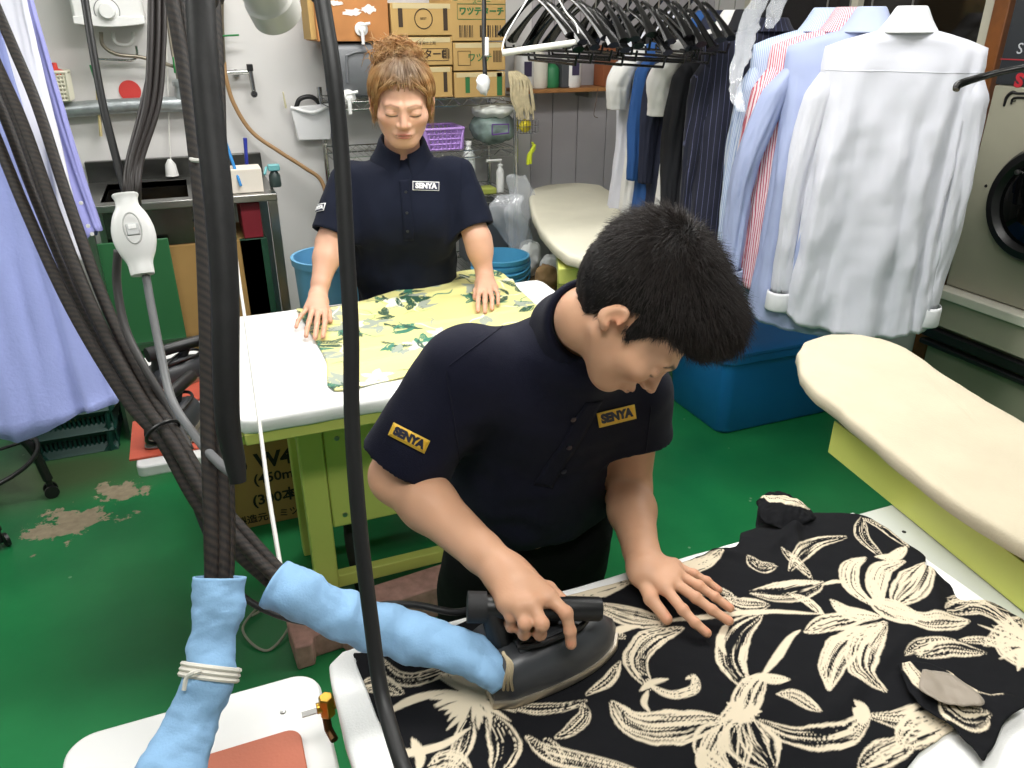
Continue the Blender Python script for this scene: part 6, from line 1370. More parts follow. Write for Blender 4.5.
# grey canister
cg0, cg1 = ppx(337, 99), ppx(392, 99); zt = ppx(360, 43)[2]
t = thing('canister', ((cg0[0]+cg1[0])/2, FY+0.15, cg0[2]), 'grey plastic canister with a white tap, on the rack left of the cartons', 'canister')
cx = (cg0[0]+cg1[0])/2; hx = (cg1[0]-cg0[0])/2; z0_ = cg0[2]+0.004
loft('canister_body', [(z0_, cx, FY+.16, hx*.94, .13, .03), (z0_+.01, cx, FY+.16, hx, .14, .04), (zt-.03, cx, FY+.16, hx, .14, .04), (zt-.01, cx, FY+.16, hx*.95, .13, .04), (zt, cx, FY+.16, hx*.8, .11, .04)], mat('grey_canister_plastic', '#66686b', 0.4), t, ang=50)
g = G(); g.tube([(cx-hx*.5, FY+.018, zt-.05), (cx-hx*.1, FY+.016, zt-.035), (cx+hx*.5, FY+.018, zt-.035)], 0.006, 8, smooth=4); g.tube([(cx-hx*.5, FY+.018, zt-.05), (cx-hx*.55, FY+.018, z0_+.06)], 0.006, 8); gl('moulded_rib', g, MATS['grey_canister_plastic'], t)
tap(t, 348, 97, FY+0.02, 1.15)
# purple basket
M_purp = mat('purple_plastic', '#b48fd6', 0.45)
def basket(name, label, x0, x1, y0, y1, z0, z1, m, cat='basket', nx=9, nz=4, ny=6, taper=0.015, slot=0.55):
    t = thing(name, ((x0+x1)/2, (y0+y1)/2, z0), label, cat); g = G()
    def wall(a, b, n):
        a = np.array(a); b = np.array(b); c = (a+b)/2; ctr = np.array(((x0+x1)/2, (y0+y1)/2)); d = nrm(b-a); off = nrm(ctr-c)
        def pt(s, h): q = a+(b-a)*s+off*taper*(1-h); return np.array((q[0], q[1], z0+(z1-z0)*h))
        for i in range(n+1): g.tube([pt(i/n, 0), pt(i/n, 1)], (np.linalg.norm(b-a)/n)*(1-slot)/2, 4)
        for j in range(nz+1): g.tube([pt(0, j/nz), pt(1, j/nz)], ((z1-z0)/nz)*(1-slot)/2, 4)
    wall((x0, y0), (x1, y0), nx); wall((x0, y1), (x1, y1), nx); wall((x0, y0), (x0, y1), ny); wall((x1, y0), (x1, y1), ny)
    gl('basket_grid', g, m, t, ang=30)
    g = G(); P = rpoly(x0-.004, x1+.004, y0-.004, y1+.004, 0.012, 3); g.tube([(*p, z1) for p in P+P[:1]], 0.0065, 8); gl('basket_rim', g, m, t)
    g = G(); g.bb(x0+taper, x1-taper, y0+taper, y1-taper, z0, z0+0.004); gl('basket_base', g, m, t); return t
pa, pb_ = ppx(426, 149, FY+.03), ppx(464, 149, FY+.03)
basket('plastic_basket', 'small purple plastic basket on the wire rack beside the woman', pa[0], pb_[0], FY+.03, FY+.22, shelves[1]+0.004, ppx(445, 129, FY+.03)[2], M_purp)
def blob(name, label, c, r, m, seed, amp, freq=9, cat='bag', par=None, n=22):
    g = G(); g.ball(c, r, n); V = np.array(g.V); V = V+np.stack([wav(V, seed+k, freq, amp) for k in range(3)], 1); o = link(name, V, g.F, m, par, ang=180)
    return tag(o, label, cat) if par is None else o
M_bag = mat('pale_plastic_bag', '#c9d2d0', 0.25, alpha=0.75, spec=0.7); M_bagw = mat('white_plastic_bag', '#e0e2e0', 0.35)
c = ppx(493, 132, FY+.12); t = thing('plastic_bag', (c[0], c[1], shelves[1]), 'pale translucent bag topped with folded white cloth, on the wire rack', 'bag')
blob('bag_body', None, (c[0], c[1], shelves[1]+0.085), (0.115, 0.10, 0.08), mat('greenish_grey_film', '#8fa39d', 0.2, alpha=0.9, noise=0.5, nscale=14, spec=0.7), 3, 0.014, par=t); blob('folded_cloth', None, (c[0], c[1]-0.01, shelves[1]+0.165), (0.11, 0.10, 0.035), mat('off_white_towel', '#dfe2dc', 0.9), 13, 0.014, par=t)
g = G(); q = ppx(500, 129, FY+.005); g.tube([q+np.array((a, 0, b)) for a, b in ((-.04, -.025), (.045, -.02), (.045, .02), (-.04, .022), (-.04, -.025))], 0.004, 6, cap=False); gl('purple_label_frame', g, mat('dark_purple_plastic', '#5e3c84', 0.4), t)
def bottle(name, label, x, y, z, h, r, m, cap=M_whiteP, cat='bottle', neck=0.3, pump=False, group=None):
    t = thing(name, (x, y, z), label, cat, group); g = G(); g.lathe((x, y, z), [(r*.9, 0), (r, .01), (r, h*.68), (r*.8, h*.78), (r*neck, h*.86), (r*neck, h*.92)], n=24); gl('bottle_body', g, m, t)
    g = G(); g.lathe((x, y, z+h*.91), [(r*neck*1.25, 0), (r*neck*1.25, h*.07), (0, h*.075)], n=16)
    if pump: g.cyl((x, y, z+h*.96), (x, y, z+h*1.12), r*.16, n=8); g.tube([(x+.006, y, z+h*1.12), (x-.075, y-.01, z+h*1.13)], 0.007, 8)
    gl('cap' if not pump else 'pump_head', g, cap, t); return t
p = ppx(470, 190, FY+.04); bottle('spray_bottle', 'white spray bottle standing on the wire rack right of the woman\'s shoulder', p[0], FY+.05, shelves[2]+.004, ppx(470, 141, FY+.04)[2]-shelves[2], 0.032, mat('milky_plastic', '#d5d9d6', 0.3), neck=0.4)
p = ppx(501, 190, FY+.05); bottle('pump_bottle', 'white pump bottle on the grey box on the wire rack', p[0], FY+.06, shelves[2]+.004, ppx(501, 163, FY+.04)[2]-shelves[2]-.01, 0.020, M_whiteP, pump=True, neck=0.5)
g = G(); a = ppx(474, 250, FY+.03); b = ppx(509, 250, FY+.03); g.bb(a[0], b[0], FY+.03, FY+.28, shelves[3]+.004, shelves[2]-.06); tag(gl('storage_box', g, mat('slate_grey_plastic', '#4b5157', 0.5), bevel=0.006), 'slate grey storage box on the lower shelf of the wire rack', 'box')
g = G(); a = ppx(476, 184, FY+.01); b = ppx(497, 184, FY+.01); g.bb(a[0], b[0], FY+.01, FY+.1, shelves[2]+.004, shelves[2]+.035); tag(gl('sponge', g, mat('yellow_green_sponge', '#9aa34b', 0.9, bump=0.5, bscale=150), bevel=0.006), 'yellow-green sponge block on the wire rack beside the pump bottle', 'sponge')
# hanging things on the rack's right post
M_mop = mat('beige_mop_yarn', '#cdbf9c', 0.9, bump=0.6, bscale=120, noise=0.25, nscale=40)
c = ppx(519, 85, FY-.04); g = G()
for i in range(46):
    a = RNG.uniform(-1, 1); x = c[0]+a*0.05; g.tube([(c[0]-0.03+a*0.02, c[1], c[2]+0.06), (x, c[1]-0.02*RNG.random(), c[2]+0.02), (x+0.03*RNG.random(), c[1]-0.015, c[2]-0.06), (x+0.035, c[1]-0.01*RNG.random(), c[2]-0.10-0.06*RNG.random())], 0.0045, 5, smooth=3)
tag(gl('mop_head', g, M_mop), 'beige yarn mop head hanging at the right end of the wire rack', 'mop')
t = thing('wire_basket', ppx(527, 128, FY-.03), 'small wire basket holding a yellow item, hung on the rack\'s right side', 'basket'); c = ppx(527, 126, FY-.03); g = G()
for dz in (-.03, 0, .03): g.tube([(c[0]+sx*.045, c[1]+sy*.03, c[2]+dz) for sx, sy in ((-1, -1), (1, -1), (1, 1), (-1, 1), (-1, -1))], 0.0018, 5, cap=False)
for i in range(7): g.cyl((c[0]-.045+.015*i, c[1]-.03, c[2]-.03), (c[0]-.045+.015*i, c[1]-.03, c[2]+.03), 0.0014, n=5)
gl('wire_cage', g, M_chrome, t)
blob('yellow_cloth', 'bunched yellow cloth inside the small wire basket on the rack', (c[0]-.01, c[1], c[2]+.0), (.032, .022, .028), mat('yellow_cloth', '#d4c22c', 0.7), 5, 0.006, 14, 'cloth')
c = ppx(530, 153, FY-.03); g = G(); g.tube([c+np.array((.012, 0, .05)), c+np.array((.02, 0, .02)), c+np.array((-.005, 0, -.01)), c+np.array((-.012, 0, -.055))], [.01, .016, .016, .012], 10, smooth=3, flat=.5); g.tube([c+np.array((.022, -.01, .04)), c+np.array((.0, -.01, -.0)), c+np.array((.0, -.01, -.05))], [.008, .009, .007], 8, smooth=3)
tag(gl('spring_clamp', g, mat('neon_yellow_plastic', '#c3cf2e', 0.4)), 'neon yellow plastic clamp hanging under the small wire basket', 'clamp')
# crumpled film and bags between rack and back board
film('plastic_wrap', 'clear crumpled plastic wrap hanging from the rack\'s right post', [ppx(516, 175, FY-.05), ppx(522, 200, FY-.06), ppx(516, 225, FY-.06), ppx(522, 262, FY-.05)], 35, 0.07, cat='plastic wrap')
film('plastic_wrap', 'wider lower piece of clear wrap beside the blue buckets', [ppx(512, 195, FY-.1), ppx(505, 212, FY-.12), ppx(518, 240, FY-.1), ppx(530, 268, FY-.08)], 45, 0.09, cat='plastic wrap')
cz_ = ppx(545, 262, 3.45)[2]
t = thing('wooden_crate', (1.32, 3.42, 0), 'low wooden crate carrying the buckets and bags behind the table', 'crate')
g = G(); g.bb(1.0, 1.64, 3.25, 3.59, 0.0, 0.50); gl('crate_body', g, mat('old_plywood', '#8b7350', 0.8, noise=0.2, nscale=8), t, bevel=0.004)
g = G(); g.bb(0.99, 1.65, 3.24, 3.60, 0.50, 0.515); gl('crate_lid', g, MATS['old_plywood'], t, bevel=0.003)
blob('paper_bag', 'crumpled brown paper bag beside the blue buckets', (1.515, 3.31, 0.585), (.06, .05, .065), mat('brown_paper', '#9a7b55', 0.85), 7, 0.02, 7)
blob('plastic_bag', 'crumpled white plastic bag in front of the back board\'s arm', (1.60, 3.42, 0.59), (.06, .06, .07), M_bagw, 8, 0.022, 8)
blob('plastic_bag', 'crumpled pale bag behind the brown paper bag', (1.52, 3.53, 0.62), (.06, .04, .10), M_bagw, 18, 0.02, 8)
# nested blue buckets
M_bkt = mat('sky_blue_plastic', '#4f9fc9', 0.4)
bq_ = atY(500, 262, 3.42); bxc, byc = bq_[0], 3.42
ztop = bq_[2]
for i in range(3):
    z0 = ztop-0.245+i*0.03-0.03; r0, r1 = .105, .135
    lab = ('lowest of three nested blue buckets, its rim bottommost', 'middle one of three nested blue buckets behind the woman\'s left arm', 'topmost blue bucket of the nested stack, its pale inside visible')[i]
    t = thing('bucket', (bxc, byc, z0), lab, 'bucket', 'nested blue buckets')
    g = G(); g.lathe((bxc, byc, z0), [(0, 0), (r0, 0), (r1, .23), (r1+.008, .232), (r1+.009, .25), (r1-.003, .252), (r1-.006, .232), (r0-.004, .012), (0, .01)], n=40); gl('bucket_body', g, M_bkt, t, ang=50)
    g = G(); g.tube([(bxc+math.cos(a)*(r1+.012), byc-abs(math.sin(a))*(r1+.012), z0+.235-.05*math.sin(a)) for a in np.linspace(0, PI, 16)], 0.004, 8); gl('carry_handle', g, M_bkt, t)
g = G(); g.cyl((bxc, byc, 0.516), (bxc, byc, ztop-0.277), 0.09); tag(gl('tin_can', g, M_steel), 'round tin standing under the blue buckets on the crate', 'tin') if ztop-0.277 > 0.53 else None
# light blue bin behind the woman's right arm
q = atY(330, 250, 3.15); t = thing('laundry_bin', (q[0], 3.15, 0), 'tall light blue bin behind the woman\'s right forearm', 'bin')
g = G(); zt_ = q[2]-0.02; g.lathe((q[0], 3.15, 0), [(0, 0), (.115, 0), (.125, .02), (.15, zt_-.03), (.158, zt_-.028), (.160, zt_), (.148, zt_), (.13, .1), (0, .03)], n=40); gl('bin_body', g, mat('light_blue_plastic', '#6fb3dd', 0.4), t, ang=50)
# wood shelf with bottles on the right part of the back wall
q0 = atY(519, 90, WY-.2); q1 = atY(601, 84, WY-.2)
t = thing('wall_shelf', ((q0[0]+q1[0])/2, WY-.12, q0[2]), 'wooden board shelf on the lilac wall, holding white bottles', 'shelf')
g = G(); g.bb(q0[0], q1[0]+.05, WY-.22, WY-.021, q0[2]-.018, q0[2]); gl('board', g, mat('pine_board', '#a4713f', 0.6, noise=0.25, nscale=12), t, bevel=0.002)
for x in (q0[0]+.1, q1[0]-.05): g = G(); g.bb(x-.01, x+.01, WY-.18, WY-.021, q0[2]-.05, q0[2]-.019); gl('bracket', g, M_steel, t)
sz_ = q0[2]+.001
for i, (u, lab) in enumerate(((524, 'white bottle at the left end of the wooden wall shelf'), (529, None), (571, 'white bottle at the right part of the wooden wall shelf'))):
    if lab: q = atY(u, 80, WY-.13); t = bottle('detergent_bottle', lab, q[0], WY-.13, sz_, 0.21, 0.052, M_whiteP, neck=.45)
    if lab: g = G(); g.bb(q[0]-.02, q[0]+.02, WY-.184, WY-.181, sz_+.06, sz_+.13); gl('label', g, mat('dark_purple_label', '#3b3350', 0.6), t)
for (u0, u1, lab, col, hh, w) in ((535, 541, 'cream bottle with rounded shoulders on the wooden wall shelf', '#e0dccf', .20, .05), (548, 555, 'green box between the bottles on the wooden wall shelf', '#2f7d4f', .13, .04), (561, 565, 'dark grey box beside the green one on the wall shelf', '#4a4c50', .12, .03), (605, 612, 'reddish brown cardboard box at the right end of the wall shelf', '#8e5230', .20, .06)):
    q = atY((u0+u1)/2, 80, WY-.12); g = G(); 
    if 'bottle' in lab: bottle('detergent_bottle', lab, q[0], WY-.12, sz_, hh, w, mat('c'+col, col, .5), neck=.5)
    else: g.bb(q[0]-w, q[0]+w, WY-.17, WY-.06, sz_, sz_+hh); tag(gl('small_box', g, mat('c'+col, col, .6), bevel=0.004), lab, 'box')
cable('string', [(598, 88, 3.75), (596, 102, 3.75), (594, 115, 3.75), (598, 118, 3.75)], 0.0016, mat('brown_string', '#5c4638', .8), 'thin brown string hanging under the right end of the wall shelf', 'string', ceil=False, n=6)
# ---------------------------------------------------------------- left part of the back wall
def w(u, v, o=0.0): return atY(u, v, WY-o)
M_heat = mat('heater_white_enamel', '#e3e3e1', 0.35)
a = w(74, 24, .2); b = w(146, 26, .2); zb = w(110, 27, .2)[2]
t = thing('water_heater', ((a[0]+b[0])/2, WY-.1, zb), 'white wall-mounted gas water heater with a round dial, top left', 'water heater')
g = G(); g.bb(a[0], b[0], WY-.2, WY-.001, zb+.02, zb+.62); gl('heater_case', g, M_heat, t, bevel=0.012)
g = G(); P = [(a[0]+(b[0]-a[0])*i/12, -0.012*math.sin(PI*i/12)) for i in range(13)]; g.slab([(x, WY-.205, zb+.012+dz) for x, dz in P]+[(b[0], WY-.205, zb+.04), (a[0], WY-.205, zb+.04)], (0, .19, 0)); gl('heater_skirt', g, M_heat, t, bevel=0.003)
q = w(107, 11, .2); g = G(); g.lathe(q, [(.045, 0), (.045, .004), (.032, .006), (.030, .022), (.026, .026), (0, .026)], axis=(0, -1, 0), n=32); gl('dial', g, M_heat, t, ang=30)
g = G(); g.tube([q+np.array((math.cos(k)*.047, -.002, math.sin(k)*.047)) for k in np.linspace(0, 2*PI, 32)], .0014, 5, cap=False); gl('dial_ring', g, M_grey, t)
M_pipe = mat('galvanised_wrap', '#aab0b2', 0.35, metal=0.6, noise=0.3, nscale=25, bump=0.6, bscale=60)
g = G(); g.tube([w(50, 112, .06), w(90, 108, .06), w(140, 105, .06), w(180, 104, .06), w(206, 101, .06)], [.03, .032, .031, .034, .034], 18, smooth=5); g.cyl(w(181, 102, .06), w(181, 84, .06), .028); g.lathe(w(181, 86, .06), [(.036, 0), (.036, .02), (.02, .03)], n=18); tag(gl('insulated_pipe', g, M_pipe), 'silver wrapped horizontal pipe along the back wall above the sink', 'pipe')
M_cu = mat('old_pipe_metal', '#8d8678', 0.35, metal=0.7, noise=0.2)
def pipe(P, r, m, label, name='pipe', sm_=6, cat='pipe'): g = G(); g.tube([w(u, v, o) for u, v, o in P], r, 10, smooth=sm_); return tag(gl(name, g, m), label, cat)
pipe([(101, 32, .1), (103, 45, .1), (116, 54, .1), (140, 57, .08), (160, 62, .07), (178, 68, .05)], .008, M_cu, 'bare metal pipe curving from the heater to the green valve')
pipe([(112, 32, .09), (116, 43, .09), (128, 45, .08), (133, 40, .08), (133, 32, .08)], .008, mat('pale_grey_hose', '#c9c9c6', .5), 'pale grey bent hose directly under the water heater', 'hose', cat='hose')
pipe([(98, 59, .07), (120, 60, .07), (133, 60, .07), (137, 54, .07), (136, 46, .08)], .0055, M_chrome, 'thin chrome pipe bent under the water heater')
pipe([(168, -5, .04), (168, 20, .04), (172, 50, .05), (176, 68, .06), (179, 84, .06)], .007, M_cu, 'thin pipe coming down to the green valve on the wrapped pipe')
pipe([(163, -5, .03), (167, 60, .03), (169, 130, .03), (171, 165, .05)], .003, M_wcord, 'white cord hanging down the back wall to the white tassel', 'cord', cat='cord')
M_vg = mat('green_handle', '#17803c', .4)
def lever(P, label, o=.07):
    g = G(); g.tube([w(u, v, o) for u, v in P], .009, 8, flat=.45); return tag(gl('valve_handle', g, M_vg, bevel=.001), label, 'valve handle')
lever([(173, 57), (175, 73)], 'green valve handle above the wrapped pipe, behind the cable bundle')
lever([(222, 36), (239, 35)], 'green horizontal valve handle above the brown hose')
lever([(90, 65), (95, 80)], 'green grip of the long brush hanging on the wall', .05)
g = G(); p0, p1 = w(96, 82, .05), w(101, 136, .05); g.tube([p0, p0*.7+p1*.3, p1], [.010, .016, .019], 8, flat=.35); tag(gl('wooden_spatula', g, mat('pale_wood', '#d8c791', .7)), 'pale wooden spatula hanging before the wrapped pipe', 'spatula')
g = G(); g.lathe(w(130, 91, .002), [(.045, 0), (.045, .003), (0, .003)], axis=(0, -1, 0), n=36); tag(gl('wall_disc', g, mat('red_disc', '#c93b36', .5)), 'red round disc on the back wall above the wrapped pipe', 'disc')
g = G(); c = w(171, 168, .05); g.lathe(c-np.array((0, 0, .035)), [(.030, 0), (.028, .01), (.024, .05), (.008, .075)], n=14); tag(gl('cord_weight', g, M_whiteP), 'white cone-shaped cord end hanging above the sink', 'cord weight')
# caddy on wall
a = w(45, 101, .12); b = w(72, 101, .12)
basket('plastic_basket', 'cream slotted plastic basket hanging on the wall under the water heater', a[0], b[0], WY-.13, WY-.02, a[2], w(60, 72, .12)[2], mat('cream_plastic', '#dcd9c6', .5), nx=8, nz=7, ny=4, taper=.004, slot=.45)
g = G(); c = w(55, 68, .08); g.lathe(c-np.array((0, 0, .03)), [(.035, 0), (.032, .02), (.012, .028), (.010, .05), (0, .052)], n=16); tag(gl('bottle_cap', g, mat('red_plastic', '#cf3f34', .4)), 'red plastic cap showing above the cream wall basket', 'cap')
# tap on wall and hose
t = thing('wall_tap', w(240, 74), 'chrome wall tap with a black handle, left of the hanging pocket', 'tap')
g = G(); g.cyl(w(222, 73, .05), w(249, 72, .06), .011); g.cyl(w(250, 70, .06), w(254, 92, .06), .011, .010); g.lathe(w(254, 94, .06), [(.014, 0), (.016, .008), (.014, .014)], axis=(0, -1, 0), n=16); g.cyl(w(236, 73, .0), w(236, 73, .05), .016); gl('tap_body', g, M_chrome, t)
g = G(); g.bb(*[x for x in (w(247, 68, .075)[0], w(253, 68, .075)[0], WY-.085, WY-.045, w(250, 71, .06)[2], w(250, 64, .06)[2])]); gl('tap_handle', g, M_black, t, bevel=.003)
pipe([(224, 62, .05), (226, 78, .06), (234, 104, .06), (252, 132, .07), (280, 152, .1), (305, 168, .12), (322, 182, .14), (330, 215, .2)], .010, mat('brown_rubber_hose', '#9c7a52', .5), 'brown rubber hose curving down from the wall tap', 'hose', cat='hose')
pipe([(221, -5, .05), (221, 20, .05), (223, 64, .05)], .013, M_cu, 'vertical pipe above the brown hose, partly hidden by the foam tube')
# hanging pocket
a, b, c, d = w(290, 107, .05), w(332, 103, .05), w(330, 139, .05), w(298, 140, .05)
t = thing('wall_pocket', c, 'white hanging pocket with a black brush in it, on the back wall', 'wall pocket')
g = G(); g.slab([a, b, c, d][::-1], (0, -.02, 0)); gl('pocket_front', g, mat('white_vinyl', '#e3e3e4', .35, bump=.3, bscale=30), t, bevel=.004)
g = G(); g.tube([a+np.array((0, -.02, 0)), (a+b)/2+np.array((0, -.04, -.03)), b+np.array((0, -.02, 0))], .008, 8, smooth=5); gl('pocket_lip', g, mat('white_trim', '#f0f0f0', .4), t)
g = G(); g.tube([w(296, 108, .05), w(300, 99, .05), (w(312, 97, .05)), w(322, 106, .05)], .011, 10, smooth=5); tag(gl('brush', g, M_black), 'curved black brush standing in the white wall pocket', 'brush')
g = G(); g.tube([w(283, 92, .05), w(286, 108, .05)], [.007, .014], 8, flat=.4); tag(gl('scraper', g, mat('cream_scraper', '#ddd6b0', .6)), 'cream scraper standing at the left end of the wall pocket', 'scraper')
# ---- stainless sink unit
SY = 3.45; pl, pr = atY(82, 207, SY), atY(272, 194, SY); zr = (pl[2]+pr[2])/2
t = thing('steel_sink', ((pl[0]+pr[0])/2, 3.75, 0), 'stainless steel sink unit with a raised splash back, against the back wall', 'sink')
xL, xR = pl[0]-.02, pr[0]+.02
g = G(); g.bb(xL, xR, SY, SY+.07, zr-.03, zr); g.bb(xL, xR, WY-.1, WY-.04, zr-.03, zr); g.bb(xL, xL+.08, SY+.07, WY-.1, zr-.03, zr); g.bb(xR-.35, xR, SY+.07, WY-.1, zr-.03, zr); gl('sink_top', g, M_steel, t, bevel=.003)
zt_ = w(180, 157, .03)[2]
g = G(); g.bb(xL, xR, WY-.04, WY-.003, zr-.03, zt_); gl('splash_back', g, mat('dark_steel', '#5c5c58', .3, metal=.9, noise=.4, nscale=6), t, bevel=.003)
g = G(); bx0, bx1, by0, by1 = xL+.08, xR-.35, SY+.07, WY-.1
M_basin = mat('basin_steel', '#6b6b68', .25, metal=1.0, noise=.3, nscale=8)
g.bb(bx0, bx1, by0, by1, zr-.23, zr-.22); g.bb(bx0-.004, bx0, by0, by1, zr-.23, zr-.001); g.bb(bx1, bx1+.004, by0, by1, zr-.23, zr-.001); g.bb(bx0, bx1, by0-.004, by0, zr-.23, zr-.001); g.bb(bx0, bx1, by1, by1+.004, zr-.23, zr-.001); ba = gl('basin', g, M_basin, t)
q = atZ(180, 189, zr-.22); g = G()
q = w(180, 189, .045); g.tube([q+np.array((math.cos(k)*.024, -.002, math.sin(k)*.024)) for k in np.linspace(0, 2*PI, 24)], .003, 6, cap=False); g.lathe(q, [(.017, 0), (.014, .004), (0, .004)], axis=(0, -1, 0), n=16); gl('overflow_ring', g, M_black, t)
for (x, y) in ((xL+.02, SY+.02), (xR-.02, SY+.02), (xL+.02, WY-.06), (xR-.02, WY-.06)): g = G(); g.bb(x-.018, x+.018, y-.018, y+.018, 0, zr-.03); gl('leg', g, M_steel, t)
g = G(); g.bb(xL+.04, xR-.04, SY+.005, SY+.03, .42, .45); gl('stretcher', g, M_steel, t)
g = G(); g.bb(xL+.02, xR-.02, SY+.04, WY-.08, .10, .13); gl('lower_shelf', g, M_steel, t)
# things kept under the sink
def slabbox(name, label, x0, x1, y0, y1, z0, z1, m, cat='box'): g = G(); g.bb(x0, x1, y0, y1, z0, z1); return tag(gl(name, g, m, bevel=.004), label, cat)
q0, q1 = atY(152, 290, 3.5), atY(268, 284, 3.5); zc = atY(205, 243, 3.5)[2]
g_ = thing('cardboard_box', ((q0[0]+q1[0])/2, 3.65, .131), 'brown cardboard box under the sink, lower one', 'box'); g = G(); g.bb(q0[0], q1[0], 3.5, 3.85, .131, zc); gl('carton', g, M_card, g_, bevel=.004)
q0, q1 = atY(158, 240, 3.52), atY(252, 232, 3.52)
o = slabbox('cardboard_box', 'pale cardboard box with an orange picture, on the brown box under the sink', q0[0], q1[0], 3.52, 3.84, zc+.001, min(zr-.24, atY(200, 213, 3.52)[2]), mat('pale_cardboard', '#c4a468', .8, noise=.1, nscale=9))
zc2 = zc+.001
t = o; g = G(); c = atY(187, 233, 3.519); g.slab([c+np.array(p) for p in ((-.05, 0, -.006), (-.02, 0, .006), (.02, 0, .022), (.045, 0, .02), (.05, 0, -.01), (.02, 0, -.018))], (0, -.002, 0)); gl('printed_picture', g, mat('orange_print', '#c8702e', .6), t)
g = G(); c = atY(178, 224, 3.519); g.slab([c+np.array(p) for p in ((-.06, 0, 0), (-.05, 0, .02), (-.01, 0, .012), (.05, 0, .022), (.075, 0, .008), (.03, 0, -.004), (-.03, 0, -.022))], (0, -.002, 0)); gl('printed_silhouette', g, M_ink, t)
q0 = atY(140, 285, 3.47); slabbox('plastic_sheet', 'green plastic sheet standing under the left part of the sink', q0[0]-.16, q0[0]+.14, 3.475, 3.485, .131, atY(150, 215, 3.475)[2]-.1, mat('green_sheet', '#2e6b40', .5), 'sheet')
q0, q1 = atY(250, 240, 3.47), atY(272, 240, 3.47); slabbox('plastic_crate', 'dark red crate under the right end of the sink', q0[0]-.02, q1[0]-.03, 3.5, 3.8, atY(255, 238, 3.5)[2], min(zr-.04, zr), mat('dark_red_plastic', '#8e2433', .5), 'crate')
q0, q1 = atY(252, 295, 3.47), atY(280, 295, 3.47); slabbox('plastic_crate', 'dark green crate below the red one under the sink', q0[0]-.02, q1[0]-.02, 3.5, 3.8, .131, atY(255, 238, 3.5)[2]-.002, mat('dark_green_plastic', '#1c4a34', .6), 'crate')
# things on the sink
c = atY(247, 185, 3.52); g = G(); g.bb(c[0]-.07, c[0]+.065, 3.50, 3.62, zr+.001, atY(247, 169, 3.5)[2]); tag(gl('white_box', g, mat('off_white_card', '#e6ddd0', .7), bevel=.003), 'off-white small box on the sink top in front of the brushes', 'box')
g = G(); p1 = atY(241, 186, 3.48); g.tube([atY(223, 135, 3.6), p1], [.008, .006], 8); tag(gl('blue_stick', g, mat('bright_blue_plastic', '#1f7ec0', .4)), 'long bright blue stick leaning on the off-white box on the sink', 'stick')
g = G(); p0, p1 = atY(247, 168, 3.68), atY(245, 138, 3.68); g.tube([p0-np.array((0, 0, .12)), p0, p0*.4+p1*.6, p1], [.010, .013, .013, .015], 10, flat=.6); tag(gl('scrub_brush', g, mat('violet_blue_plastic', '#3440a8', .4)), 'dark blue handled brush standing at the back of the sink', 'brush')
c = atY(275, 180, 3.60); t = thing('spray_bottle', (c[0], 3.6, zr), 'small teal and white spray bottle standing at the right end of the sink', 'bottle')
g = G(); g.lathe((c[0], 3.6, zr+.001), [(.024, 0), (.026, .01), (.024, .05), (.012, .07)], n=16); gl('bottle_body', g, mat('dark_bottle', '#33413f', .3), t); g = G(); g.box((c[0], 3.59, zr+.085), (.05, .03, .028)); g.cyl((c[0]-.03, 3.59, zr+.09), (c[0]-.045, 3.56, zr+.06), .006); gl('spray_head', g, mat('teal_plastic', '#6fb0b4', .4), t, bevel=.005)
# ---- nozzle lamp at the top
c0, c1 = at(258, -22, 1.62), at(277, 14, 1.72); t = thing('ribbed_nozzle', c0, 'pale grey ribbed round nozzle pointing down at the top of the picture', 'nozzle'); ax = nrm(c1-c0); Lz = np.linalg.norm(c1-c0)
g = G(); pr_ = []
for i in range(9): pr_ += [(.050, -.12+i*.014), (.053, -.113+i*.014)]
g.lathe(c0, pr_+[(.050, Lz*.45), (.052, Lz*.5), (.055, Lz*.55), (.056, Lz), (.050, Lz+.001), (.046, Lz*.8), (0, Lz*.75)], axis=ax, n=36); gl('nozzle_body', g, mat('pale_grey_plastic2', '#b9b8b2', .4), t, ang=25)
g = G(); b0 = c0-ax*.12; g.tube([b0, b0-ax*.06, (b0[0]-ax[0]*.1, b0[1]-ax[1]*.1, 2.748)], .03, 14, smooth=6); gl('duct', g, mat('pale_grey_plastic2', '#b9b8b2', .4), t)
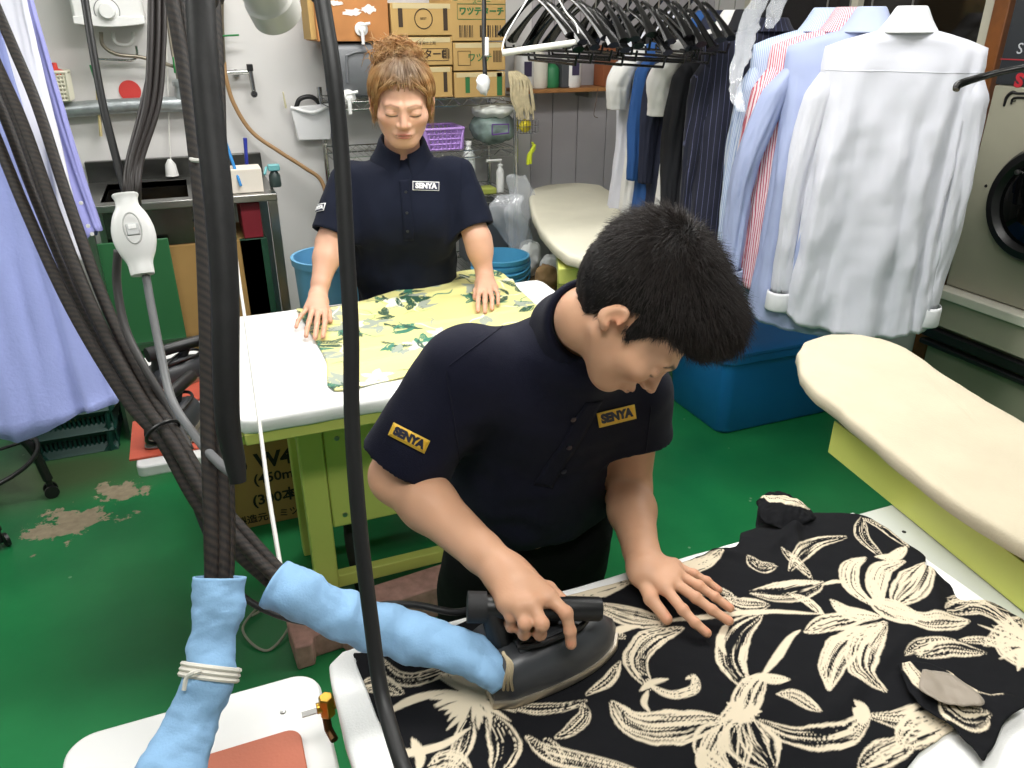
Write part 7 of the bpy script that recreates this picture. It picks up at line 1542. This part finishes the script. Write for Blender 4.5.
# ---- floor: stool base and green basket
cx, cy = -1.0, 3.02
t = thing('swivel_stool', (cx, cy, 0), 'black swivel stool on castors with a foot ring, at the left edge', 'stool')
g = G(); g.cyl((cx, cy, .42), (cx, cy, .52), .04); gl('column', g, M_black, t)
for k in range(5):
    a = 0.25+k*2*PI/5; d = np.array((math.cos(a), math.sin(a), 0)); e = np.array((cx, cy, 0))+d*.29
    g = G(); g.tube([np.array((cx, cy, .46))+d*.03, np.array((cx, cy, .36))+d*.17, np.array((cx, cy, .24))+d*.262, e+np.array((0, 0, .075))], [.016, .017, .018, .018], 10, smooth=4); gl('leg', g, M_black, t)
    c_w = gl('castor', (lambda G_: (G_.lathe(e+np.array((-d[1]*.014, d[0]*.014, .026)), [(.026, 0), (.026, .012), (0, .012)], axis=(-d[1], d[0], 0), n=18), G_.lathe(e+np.array((d[1]*.026, -d[0]*.026, .026)), [(.026, 0), (.026, .012), (0, .012)], axis=(-d[1], d[0], 0), n=18), G_.cyl(e+np.array((0, 0, .026)), e+np.array((0, 0, .07)), .012))[0])(G()), M_black, t, ang=40)
g = G(); g.tube([(cx+math.cos(a)*.29, cy+math.sin(a)*.29, .24) for a in np.linspace(0, 2*PI, 40)], .009, 10, cap=False)
for k in range(2): a = k*PI/2+.4; g.cyl((cx-math.cos(a)*.29, cy-math.sin(a)*.29, .24), (cx+math.cos(a)*.29, cy+math.sin(a)*.29, .24), .006)
gl('foot_ring', g, M_black, t)
g = G(); V, F = cushion([(cx+math.cos(a)*.19, cy+math.sin(a)*.19) for a in np.linspace(0, 2*PI, 24, endpoint=False)], .53, .60, .03, 5, .0); link('seat', V, F, M_black, t, ang=180)
p0, p1 = atZ(42, 452, 0), atZ(112, 446, 0)
basket('laundry_basket', 'dark green slotted plastic basket on the floor under the blue shirt', p0[0]-.02, p1[0]+.03, 3.40, 3.72, 0.003, 0.30, mat('dark_teal_plastic', '#0e3a33', .5), nx=18, nz=3, ny=10, taper=.03, slot=.38)
blob('folded_cloth', 'beige cloth lying in the dark green basket', ((p0[0]+p1[0])/2+.05, 3.55, .2), (.16, .12, .09), mat('beige_cloth', '#b9ab8e', .9), 33, .015, 6, 'cloth')
g = G(); g.tube([(-0.02, 2.12, 0.004), (-0.08, 2.0, .02), (-.02, 1.9, .004), (0.06, 1.98, .02), (0.03, 2.1, .004), (-.05, 2.06, .015)], .004, 8, smooth=8); tag(gl('cord', g, mat('grey_white_cord', '#9c9a8c', .6)), 'coiled pale cord lying on the floor left of the concrete blocks', 'cord')
